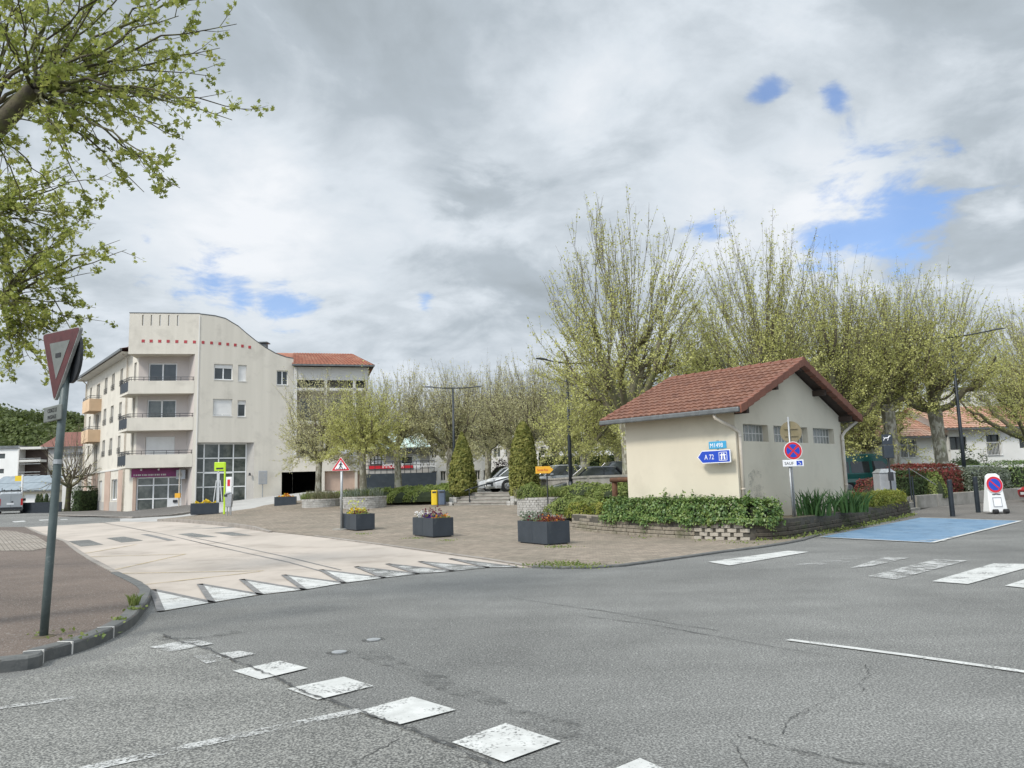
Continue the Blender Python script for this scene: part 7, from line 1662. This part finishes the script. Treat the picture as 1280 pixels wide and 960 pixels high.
# sword leaved irises
def iris(x, y, z, n, lab, spread=.55, hh=.75):
    t = T('iris_clump', lab, 'plant', (x, y, z), 0, 'sword leaved clumps at the gable'); mb = MB()
    for _ in range(n):
        a = random.uniform(0, 6.28); r = random.uniform(0, spread); bx, by = x+r*math.cos(a)*1.0, y+r*math.sin(a)*.5; ln = hh*random.uniform(.6, 1.1); ta = random.uniform(-.55, .55)+.25*math.cos(a); tb = random.uniform(-.3, .3); w = .022; b2 = random.uniform(0, 3.14); dx, dy = w*math.cos(b2), w*math.sin(b2)
        P_ = [np.array([bx+ta*ln*k*k, by+tb*ln*k*k, z+ln*k*(1-.18*k*abs(ta))]) for k in (0, .35, .7, 1)]
        V = []
        for i, p in enumerate(P_): k = (1, 1.05, .8, .05)[i]; V += [p-np.array([dx*k, dy*k, 0]), p+np.array([dx*k, dy*k, 0])]
        mb.add(V, [(2*i, 2*i+1, 2*i+3, 2*i+2) for i in range(3)])
    mb.build('leaves', M['leaf_iris'], t)
pI = onpl(1018, 640, (P+np.array([.672, -.741])*.9), B); iris(pI[0], pI[1], .5, 130, 'sword leaved clump at the foot of the gable, near the no stopping sign')
pI = onpl(1062, 628, (P+np.array([.672, -.741])*.9), B); iris(pI[0], pI[1], .5, 150, 'sword leaved clump by the right downpipe of the gable', .6)
# yellow green hedge
eu = [tuple(fW(s)[0]+np.array([-fW(s)[1][1], fW(s)[1][0]])*.45) for s in np.linspace(LW-4.6, LW-.25, 6)]
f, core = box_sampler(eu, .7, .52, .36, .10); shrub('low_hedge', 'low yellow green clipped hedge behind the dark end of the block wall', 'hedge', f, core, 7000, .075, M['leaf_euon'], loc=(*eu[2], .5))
wd = []
for _ in range(900):
    s = random.uniform(s_b, LW); p, d = fW(s); n = np.array([-d[1], d[0]]); wd.append((*(p-n*abs(random.gauss(.03, .10))), H0(*p)+abs(random.gauss(.02, .05))))
o = leafmesh('weeds', np.array(wd), None, .07, M['leaf_bank'], None); tag(o, 'weeds growing along the foot of the dark block wall', 'weeds', kind='stuff')
wd = []
for px, py, r_, n in ((690, 706, .5, 220), (712, 706, .4, 200), (735, 708, .35, 120), (690, 684, .3, 60), (708, 684, .25, 60), (560, 676, .3, 50), (520, 673, .35, 70), (455, 667.5, .3, 50), (168, 762, .10, 40), (150, 775, .12, 25), (60, 792, .2, 22), (110, 797, .2, 20), (880, 676, .3, 30), (800, 672, .4, 30), (930, 678, .5, 60)):
    c = gp(px, py, .03)
    if px < 200: c = gp(px, py, .12)
    for _ in range(n): wd.append((c[0]+random.gauss(0, r_*.6), c[1]+random.gauss(0, r_*.6), c[2]+abs(random.gauss(0, .02))))
o = leafmesh('kerb_weeds', np.array(wd), None, .045, M['leaf_bank'], None); tag(o, 'scattered weeds and dead leaves along kerbs and planters', 'weeds', kind='stuff')
def tuft(name, c, r, n, h_, m, par=None, z=None, w=.008):
    mb = MB()
    for _ in range(n):
        a = random.uniform(0, 6.28); q = r*math.sqrt(random.random()); bx, by = c[0]+q*math.cos(a), c[1]+q*math.sin(a); ln = h_*random.uniform(.5, 1.1); lx, ly = random.gauss(0, .35), random.gauss(0, .35); b2 = random.uniform(0, 3.14); dx, dy = w*math.cos(b2), w*math.sin(b2)
        p = [np.array([bx, by, c[2]]), np.array([bx+lx*ln*.4, by+ly*ln*.4, c[2]+ln*.7]), np.array([bx+lx*ln, by+ly*ln, c[2]+ln])]
        mb.add([p[0]-[dx, dy, 0], p[0]+[dx, dy, 0], p[1]+[dx, dy, 0], p[1]-[dx, dy, 0], p[2]], [(0, 1, 2, 3), (3, 2, 4)])
    return mb.build(name, m, par)
t = T('grass_tuft', 'tuft of grass growing at the left kerb corner', 'grass tuft', gp(168, 757, .12)); tuft('blades', gp(168, 757, .12), .07, 60, .17, M['leaf_bank'], t)
# planting in the round planters
M['leaf_straw'] = leafmat('straw_grass', (.34, .31, .19), (.24, .22, .13), (.16, .20, .09), 2)
for (c, r, top), lb, m1, m2 in ((rp1, 'straw coloured grasses at the leftmost plane tree', 'leaf_straw', 'leaf_bank'), (rp2, 'grey green lavender under the plane tree behind the crossing sign', 'leaf_grey', 'leaf_bank'), (rp3, 'rosemary and feather grass in the stone planter by the cream building', 'leaf_bank', 'leaf_straw')):
    t = T('ornamental_grass', lb, 'plants', (c[0], c[1], top)); tuft('pale_blades', (c[0], c[1], top-.02), r*.85, 700, .55, M[m1], t, w=.012); tuft('green_blades', (c[0]-(.5 if r < 1.35 else 0)*r, c[1], top-.02), r*.6, 500, .45, M[m2], t, w=.012)
f, core = ell_sampler((rp3[0][0]-rp3[1]*.50, rp3[0][1]-.45, rp3[2]-.05), .60, .5, .66); shrub('rosemary_bush', 'rounded dark green bush on the left half of the stone planter', 'shrub', f, core, 2500, .07, M['leaf_bank'], loc=rp3[0])
# clipped conifers
for px, py, hp_, rp_, lb, p_ in ((578.5, 617, 75, 15.5, 'clipped conical golden green conifer left of the steps', .85), (656, 622, 93, 17, 'tall clipped columnar golden green conifer right of the steps', .50)):
    Yc = 46.6 if px < 600 else 44.5; c = at(px, py, Yc); s1 = Yc/968
    f, core = cone_sampler((c[0], Yc, c[2]-.25), rp_*s1*1.05, hp_*s1+.25, p_, .12); shrub('clipped_conifer', lb, 'conifer', f, core, 9000, .15, M['leaf_conif'], loc=(c[0], Yc, c[2]-.25), group='clipped conifers by the steps')
# bank shrubs
bk_specs = [(428, 628, 2.6, 1.0, .8), (560, 629, 2.2, .9, .85), (482, 629, 3.0, 1.1, .8), (505, 630, 2.6, 1.1, .85), (533, 629, 2.8, 1.1, .85), (548, 622, 2.6, 1.0, .7), (515, 622, 3.2, 1.0, .65), (565, 621, 2.2, .9, .8)]
for i, (px, py, rx, ry, rz_) in enumerate(bk_specs):
    c = gp(px, py, .0, H); c = c+np.array([0, .5, 0]); z = H(c[0], c[1])
    f, core = ell_sampler((c[0], c[1], z-.15), rx*.5, ry*.8, rz_, .15)
    shrub('bank_shrub', 'spreading green shrub on the bank left of the steps, %s' % ('number %d from the left' % (i+1) if False else ['leftmost, by the stone planter', 'behind the leftmost one', 'under the plane tree', 'broad one with paler tips', 'beside the twin bin', 'behind the twin bin', 'upper one under the parapet', 'against the left conifer'][i]), 'shrub', f, core, 4500, .10, M['leaf_bank2'], loc=(c[0], c[1], z), group='shrubs on the bank')
sb = [(700, 612, 36, 2.0, .50, 'low one under the lamp post'), (735, 614, 34.5, 2.2, .50, 'broad one before the black car'), (768, 617, 32.5, 1.8, .5, 'one against the log rail'), (715, 620, 31.5, 1.6, .7, 'middle one above the stone planter'), (742, 626, 29.5, 1.5, .6, 'feathery one above the block wall'), (788, 612, 33, 1.2, .6, 'one behind the cream building corner')]
for i, (px, py, Y, rx, rz_, lb) in enumerate(sb):
    c = at(px, py, Y); z = max(H(c[0], Y), .5)-.1; f, core = ell_sampler((c[0], Y, z), rx*.62, .9, rz_, .15); shrub('bank_shrub', 'soft green shrub left of the cream building, '+lb, 'shrub', f, core, 3200, .09, M['leaf_bank'], loc=(c[0], Y, z), group='shrubs beside the cream building')
for px, py, Y, lb in ((723, 631, 27.0, 'yellow variegated shrub at the left end of the block wall'), (752, 627, 26.9, 'yellow green shrub between the ivy hedge and the log rail')):
    c = at(px, py, Y); f, core = ell_sampler((c[0], Y, .45), .45, .4, .48, .2); shrub('variegated_shrub', lb, 'shrub', f, core, 1500, .07, M['leaf_euon'], loc=(c[0], Y, .45))
# hedges at the right
def hedge(lb, path, w, z0, h_, m, n, leaf=.09, corem=None, rnd=.08, base=None, group=None, name='hedge'):
    f, core = box_sampler(path, w, z0, h_, rnd, base); return shrub(name, lb, 'hedge', f, core, n, leaf, M[m], M[corem] if corem else None, loc=(*path[0], z0), group=group)
def wpt(px, Y): q = at(px, 600, Y); return (float(q[0]), Y)
hedge('mixed dark hedge with red tips beside the small steps', [(16.9, 34.9), (18.6, 36.0)], 1.2, .5, 1.15, 'leaf_dark', 3500)
hedge('bright red photinia hedge above the low concrete wall', [(17.6, 35.9), (19.6, 37.3), (21.4, 38.6)], 1.5, .5, 1.45, 'leaf_red', 9000, .10, 'core_red')
f, core = ell_sampler((19.0, 35.5, .5), .55, .4, 1.1, .15); shrub('green_shrub', 'rounded green shrub in front of the red hedge', 'shrub', f, core, 2500, .09, M['leaf_bank'], loc=(19.1, 35.6, .5))
hedge('silvery variegated hedge right of the red hedge', [(21.6, 37.9), (23.6, 39.2), (24.6, 39.9)], 1.3, .5, 1.25, 'leaf_grey', 5500)
hedge('dark green glossy hedge behind the portable board', [(24.8, 40.0), (30, 43.5), (34, 46)], 1.6, .5, 1.55, 'leaf_hedge', 9000)
hedge('long clipped green hedge before the white bungalows', [wpt(1050, 54), wpt(1120, 54), wpt(1180, 54), wpt(1330, 54)], 1.0, .35, 1.73, 'leaf_hedge', 9000, .11)
f, core = ell_sampler((*wpt(1213, 56), .4), 1.6, .9, 2.5, .25); shrub('bushy_shrub', 'loose olive shrub before the middle window of the right bungalow', 'shrub', f, core, 2600, .14, M['leaf_dark'], loc=(*wpt(1213, 56), 1.0))
f, core = ell_sampler((*at(1090, 610, 33)[:2], .6), .8, .5, .85, .15); shrub('russet_shrub', 'russet leaved shrub in front of the teal van', 'shrub', f, core, 2500, .08, M['leaf_red'], M['core_red'], loc=(*at(1090, 610, 33)[:2], .6))
hedge('tall dark clipped hedge behind the parked cars', [wpt(676, 62), wpt(775, 62)], 1.5, 1.2, 3.0, 'leaf_dark', 9000, .16)
f, core = ell_sampler((*wpt(766, 58), 1.2), 1.2, .9, 2.1, .2); shrub('dark_shrub', 'rounded dark shrub before the clipped hedge', 'shrub', f, core, 1800, .14, M['leaf_dark'], loc=(*wpt(766, 58), 1.2))
f, core = ell_sampler((*wpt(629, 60), 1.2), 1.6, .9, 2.2, .2); shrub('purple_shrub', 'purple brown shrub above the white cars', 'shrub', f, core, 1800, .13, M['leaf_red'] if False else leafmat('purple_leaves', (.07, .035, .035), (.04, .025, .025), None, 2), loc=(*wpt(629, 60), 1.2))
q = gp(97, 640.5); f, core = box_sampler([(q[0]-.2, q[1]), (q[0]+.3, q[1]+2)], .9, q[2], 2.2, .05); shrub('column_hedge', 'tall narrow dark hedge at the far corner of the apartment block', 'hedge', f, core, 2600, .13, M['leaf_dark'], loc=q)
drape('grass_verge', [g2(75, 641.2), g2(99, 641.4), g2(99, 637.5), g2(76, 637)], .06, M['grass'], 2, base=H0)

# ---- plane trees
TR = {}
def D(k, **kw): TR[k] = plane_tree(**kw); return TR[k]
trees = [
 # px, Y, height, crown r, seed, label, material, opts
 (398, rp1[0][1], 8.6, 2.7, 1, 'small plane tree in the leftmost round stone planter', 'leaf_pale', dict(trunk_h=2.6, tr=.20, shoots=210, leaves=15000, leaf=.085, low=.5, shootr=.009)),
 (454, rp2[0][1], 7.4, 2.6, 2, 'round crowned plane tree in the planter behind the crossing sign', 'leaf_spring', dict(trunk_h=3.0, tr=.21, shoots=210, leaves=20000, leaf=.085, low=.45, shootr=.009)),
 (498, 52.5, 8.9, 2.9, 3, 'plane tree standing before the estate agency', 'leaf_pale', dict(trunk_h=3.3, tr=.24, shoots=200, leaves=12000, leaf=.095, low=.35, shootr=.010)),
 (562, 53, 9.3, 3.1, 4, 'plane tree behind the left clipped conifer', 'leaf_pale', dict(trunk_h=3.2, tr=.26, shoots=210, leaves=12000, leaf=.095, low=.35, shootr=.010)),
 (610, 59, 10.2, 3.4, 5, 'plane tree behind the white cars, between the conifers', 'leaf_pale', dict(trunk_h=3.2, tr=.26, shoots=210, leaves=11500, leaf=.10, low=.35, shootr=.010)),
 (662, 53.5, 9.6, 3.3, 6, 'plane tree with gnarled limbs behind the right conifer', 'leaf_pale', dict(trunk_h=3.4, tr=.28, shoots=200, leaves=11500, leaf=.095, low=.35, shootr=.010)),
 (732, 49, 9.0, 3.4, 7, 'plane tree behind the black hatchback', 'leaf_spring', dict(trunk_h=2.7, tr=.33, shoots=220, leaves=17000, leaf=.09, low=.5, shootr=.010)),
 (790, 35.5, 14.3, 4.3, 8, 'tallest plane tree, bare topped, behind the cream building roof', 'leaf_spring', dict(trunk_h=3.4, tr=.42, shoots=230, leaves=26000, leaf=.095, low=.40, shootr=.013, nl=8)),
 (950, 37.5, 13.3, 4.1, 9, 'tall plane tree rising above the ridge of the cream building', 'leaf_spring', dict(trunk_h=3.2, tr=.40, shoots=210, leaves=25000, leaf=.095, low=.38, shootr=.012, nl=7)),
 (1040, 40, 13.2, 4.0, 10, 'plane tree behind the right eave of the cream building', 'leaf_spring', dict(trunk_h=3.0, tr=.38, shoots=210, leaves=24000, leaf=.095, low=.2, shootr=.012)),
 (1120, 41, 12.2, 4.0, 11, 'mottled plane tree right of the dog bag dispenser', 'leaf_spring', dict(trunk_h=4.7, tr=.33, shoots=200, leaves=21000, leaf=.095, low=.12, shootr=.012)),
 (1180, 43, 12.9, 4.6, 12, 'mottled plane tree just left of the right street lamp', 'leaf_spring', dict(trunk_h=4.8, tr=.36, shoots=230, leaves=22000, leaf=.095, low=.12, shootr=.012)),
 (1300, 48, 12.6, 4.8, 13, 'plane tree in front of the bungalows at the right edge', 'leaf_spring', dict(trunk_h=3.2, tr=.34, shoots=220, leaves=15000, leaf=.11, low=.3, shootr=.012)),
]
far = [(530, 66, 5, .95, 'bare plane tree seen farther back above the estate agency', 'leaf_pale'), (586, 70, 3, 1.15, 'bare plane tree farther back between conifers', 'leaf_pale'), (640, 68, 4, 1.12, 'distant plane tree behind the right conifer top', 'leaf_pale'),
       (694, 64, 5, 1.02, 'distant plane tree left of the tall lamp', 'leaf_pale'), (775, 56, 7, 1.18, 'plane tree farther back, left of the cream roof end', 'leaf_pale'), (905, 53, 10, 1.1, 'plane tree farther back between the two tallest ones', 'leaf_spring'), (1005, 55, 9, 1.05, 'plane tree farther back above the gable apex', 'leaf_spring'), (1090, 56, 10, 1.02, 'plane tree farther back above the teal van', 'leaf_spring'), (1330, 62, 11, 1.3, 'plane tree farther back, beyond the right edge lamp', 'leaf_spring')]
for px, Y, h_, cr, seed, lb, lm_, kw in trees:
    d = D(seed, seed=seed, h=h_, cr=cr, **kw); q = at(px, 600, Y); z = H(q[0], Y)-.05
    if seed in (1, 2): q = (rp1 if seed == 1 else rp2)[0]; z = (rp1 if seed == 1 else rp2)[2]-.1; q = at(px, 610, q[1])
    put_tree(d, 'plane_tree', lb, 'tree', (q[0], Y, z), 'pollarded plane trees', M[lm_])
roots = {}
for o in list(bpy.data.objects):
    if o.name.startswith('plane_tree'): roots[o.get('label')] = o
bys = {t_[4]: roots[t_[5]] for t_ in trees}
for i, (px, Y, sd_, sc_, lb, lm_) in enumerate(far):
    o = copy_tree(bys[sd_]); q = at(px, 600, Y); o.location = (q[0], Y, H(q[0], Y)-.05); o.rotation_euler.z = 1.0+i*1.3; o.scale = (sc_,)*3; o['label'] = lb; 
# bare tree far left
d = plane_tree(21, 8.2, 3.3, trunk_h=2.4, tr=.24, shoots=70, leaves=350, leaf=.12, low=.55, shootr=.03, spread_=.8, nl=8)
q = gp(84, 640.5); put_tree(d, 'bare_tree', 'bare brown tree on the grass verge at the far left', 'tree', q, None, M['leaf_pale'], barkm=M['bark_near'], twigm=M['twig'])
# dark conifer mass at far right edge
f, core = ell_sampler((*at(1290, 520, 75)[:2], 1.0), 3, 3, 9.5, .2); shrub('evergreen_tree', 'dark evergreen tree at the far right behind the bungalows', 'tree', f, core, 5000, .35, M['leaf_dark'], loc=(*at(1290, 520, 75)[:2], 1.0))

# ---- overhanging trees at the upper left (trunks stand just outside the frame)
def near_tree(name, label, trunk_xy, fork_z, knots, sprays, leaf, nleaf, lw, lm_, seed, tr=.28, tw_per=5, depth=1.2):
    g = np.random.default_rng(seed); t = T(name, label, 'tree', (*trunk_xy, H0(*trunk_xy)))
    big = []; lim = []; tw = []; tx, ty = trunk_xy
    base = np.array([tx, ty, H0(tx, ty)]); fork = np.array([tx+.1, ty, fork_z]); big.append((bez(base, base+np.array([0, 0, fork_z*.5]), fork, 6), np.linspace(tr*1.2, tr*.85, 6)))
    kp = []
    for kx, ky, kY, kr in knots:
        e = at(kx, ky, kY); c = (fork+e)/2+np.array([0, 0, -.3]); pts = bez(fork, c, e, 6); big.append((pts, np.linspace(tr*.6, kr, 6))); kp.append(e)
    ends = []
    for ki, ex, ey, bend in sprays:
        s = kp[ki]; Yk = s[1]; e = at(ex, ey, Yk+g.uniform(-depth, depth)); ln = np.linalg.norm(e-s); c = s+(e-s)*.5+np.array([0, g.uniform(-.3, .3), bend*ln]); pts = bez(s, c, e, 9); pts[1:-1] += g.normal(scale=.012*ln, size=(7, 3))
        lim.append((pts, np.linspace(.022*min(1, ln/3)+.005, .004, 9))); ends.append(pts)
        for k in range(int(tw_per*ln)):
            t_ = g.uniform(.12, .98); i0 = min(7, int(t_*8)); b = pts[i0]+(pts[i0+1]-pts[i0])*(t_*8-i0); dd_ = nrm((e-s)/ln*.8+g.normal(scale=.6, size=3)); l = g.uniform(.15, .7)*(1.2-t_*.6)
            q = np.array([b, b+dd_*l*.5+g.normal(scale=.02, size=3), b+dd_*l+np.array([0, 0, g.uniform(-.05, .08)])]); tw.append((q, np.array([.006, .004, .002])))
    V, F = cat_tubes([(big, 10)]); rawmesh('trunk', V, F, M['bark_near'], t, smooth=True)
    V, F = cat_tubes([(lim, 5), (tw, 3)]); rawmesh('branches', V, F, M['bark_near'], t)
    A_ = np.array([q[0] for q in tw]); n = nleaf; idx = g.integers(0, len(A_), n); tt = g.uniform(.25, 1.0, n)**.7; ii = np.minimum((tt*2).astype(int), 1); fr = (tt*2-ii)[:, None]
    Pq = A_[idx, ii]*(1-fr)+A_[idx, ii+1]*fr+g.normal(scale=leaf*.45, size=(n, 3)); Pq[:, 2] -= leaf*.2
    leafmesh('foliage', Pq, g.normal(size=(n, 3))*[.8, .8, 1]+[0, 0, .5], leaf, M[lm_], t, 'lobed'); return t
rg = random.Random(5)
spA = [(0, 300, -20, .05), (0, 296, 30, .06), (0, 312, 138, .06), (0, 290, 150, .03), (0, 262, 95, .07), (0, 225, 235, .05), (0, 205, 215, .06), (0, 180, 240, .04), (0, 245, -30, .02), (0, 150, -60, 0), (0, 110, 250, .03), (0, 60, -80, 0), (0, 230, 175, .1), (0, 275, 60, .04), (0, 140, 190, .05), (0, 200, 120, .08), (0, 190, 20, .04),
       (1, 60, -40, 0), (1, 140, 90, .05), (1, 110, 160, .05), (1, 70, 240, .03), (1, 30, -60, 0), (1, 100, 20, .03), (0, 150, 60, .03), (0, 120, -40, .02), (0, 210, 60, .06), (0, 90, 200, .04), (1, 30, 260, 0), (1, 10, 200, .0), (0, 20, -40, 0), (0, 0, 20, 0), (0, 250, 130, .08)]
spA += [(rg.choice([0, 0, 1]), rg.uniform(-20, 260), rg.uniform(-60, 150), rg.uniform(0, .07)) for _ in range(16)]
near_tree('overhanging_plane_tree', 'plane tree with fresh lobed leaves overhanging the upper left corner', (-7.6, 8.6), 4.6, [(42, 112, 8.6, .10), (-20, 150, 8.8, .11), (-60, 60, 8.4, .1)], spA, .070, 6000, 0, 'leaf_near', 31, tr=.26)
spB = [(0, 158, 312, .03), (0, 150, 300, .06), (0, 120, 385, .04), (0, 118, 400, -.02), (0, 100, 440, -.05), (0, 60, 470, -.04), (0, 90, 290, .05), (0, 128, 340, .05), (0, 20, 480, 0), (0, 130, 250, .06), (1, 60, 260, .04), (1, 90, 230, .03), (1, 120, 280, .06), (0, 75, 420, .0), (1, 40, 300, 0), (0, 0, 440, 0), (0, 45, 380, .0), (0, 80, 360, .03), (1, 20, 200, 0), (1, 100, 200, .04), (1, 140, 215, .04), (0, 30, 450, -.02), (0, 10, 380, 0), (1, 0, 280, 0), (1, 60, 340, 0)]
spB += [(rg.choice([0, 1]), rg.uniform(-20, 110), rg.uniform(210, 450), rg.uniform(-.02, .05)) for _ in range(30)]
near_tree('overhanging_plane_tree', 'second overhanging plane tree at the left edge, farther back above the give way sign', (-14.6, 14.5), 4.4, [(2, 372, 14.5, .09), (-20, 260, 14.6, .08)], spB, .080, 8000, 0, 'leaf_near', 32, tr=.24, tw_per=5)

# ---- wooded hill behind the left side
hx = np.linspace(-330, 60, 60); V = []; prof_h = lambda x: 24+5*math.sin(x*.021)+3*math.sin(x*.06+1)-max(0, (x+95)*.22)
mb = MB(); rows = [(170, -1.0), (215, .45), (260, .85), (320, 1.0), (420, .9), (560, -.1)]
for y, k in rows:
    for x in hx: V.append((x, y, max(-2, prof_h(x))*k if k > 0 else -3))
nx = len(hx); mb.add(V, [(j*nx+i, j*nx+i+1, (j+1)*nx+i+1, (j+1)*nx+i) for j in range(len(rows)-1) for i in range(nx-1)]); o = mb.build('hill', M['grass'], smooth=True); o['kind'] = 'structure'
g = np.random.default_rng(5); Pt = []; Ns = []
def hillz(x, y):
    ys_ = [r[0] for r in rows]; ks = [r[1]*max(-2, prof_h(x)) if r[1] > 0 else -3 for r in rows]; return float(np.interp(y, ys_, ks))
for _ in range(520):
    x = g.uniform(-230, -40); y = g.uniform(178, 330); r = g.uniform(3.0, 5.5); z = hillz(x, y)+r*.6; n = 150; v = g.normal(size=(n, 3)); v[:, 2] = np.abs(v[:, 2])*.9-.1; v /= np.linalg.norm(v, axis=1, keepdims=True); Pt.append(np.array([x, y, z])+v*r*g.uniform(.8, 1.1, (n, 1))*[1, 1, 1.1]); Ns.append(v)
o = leafmesh('wood', np.vstack(Pt), np.vstack(Ns)+g.normal(scale=.4, size=(520*150, 3)), 1.5, M['leaf_far'], None); tag(o, 'green wood covering the hill at the far left', 'wood', kind='stuff')
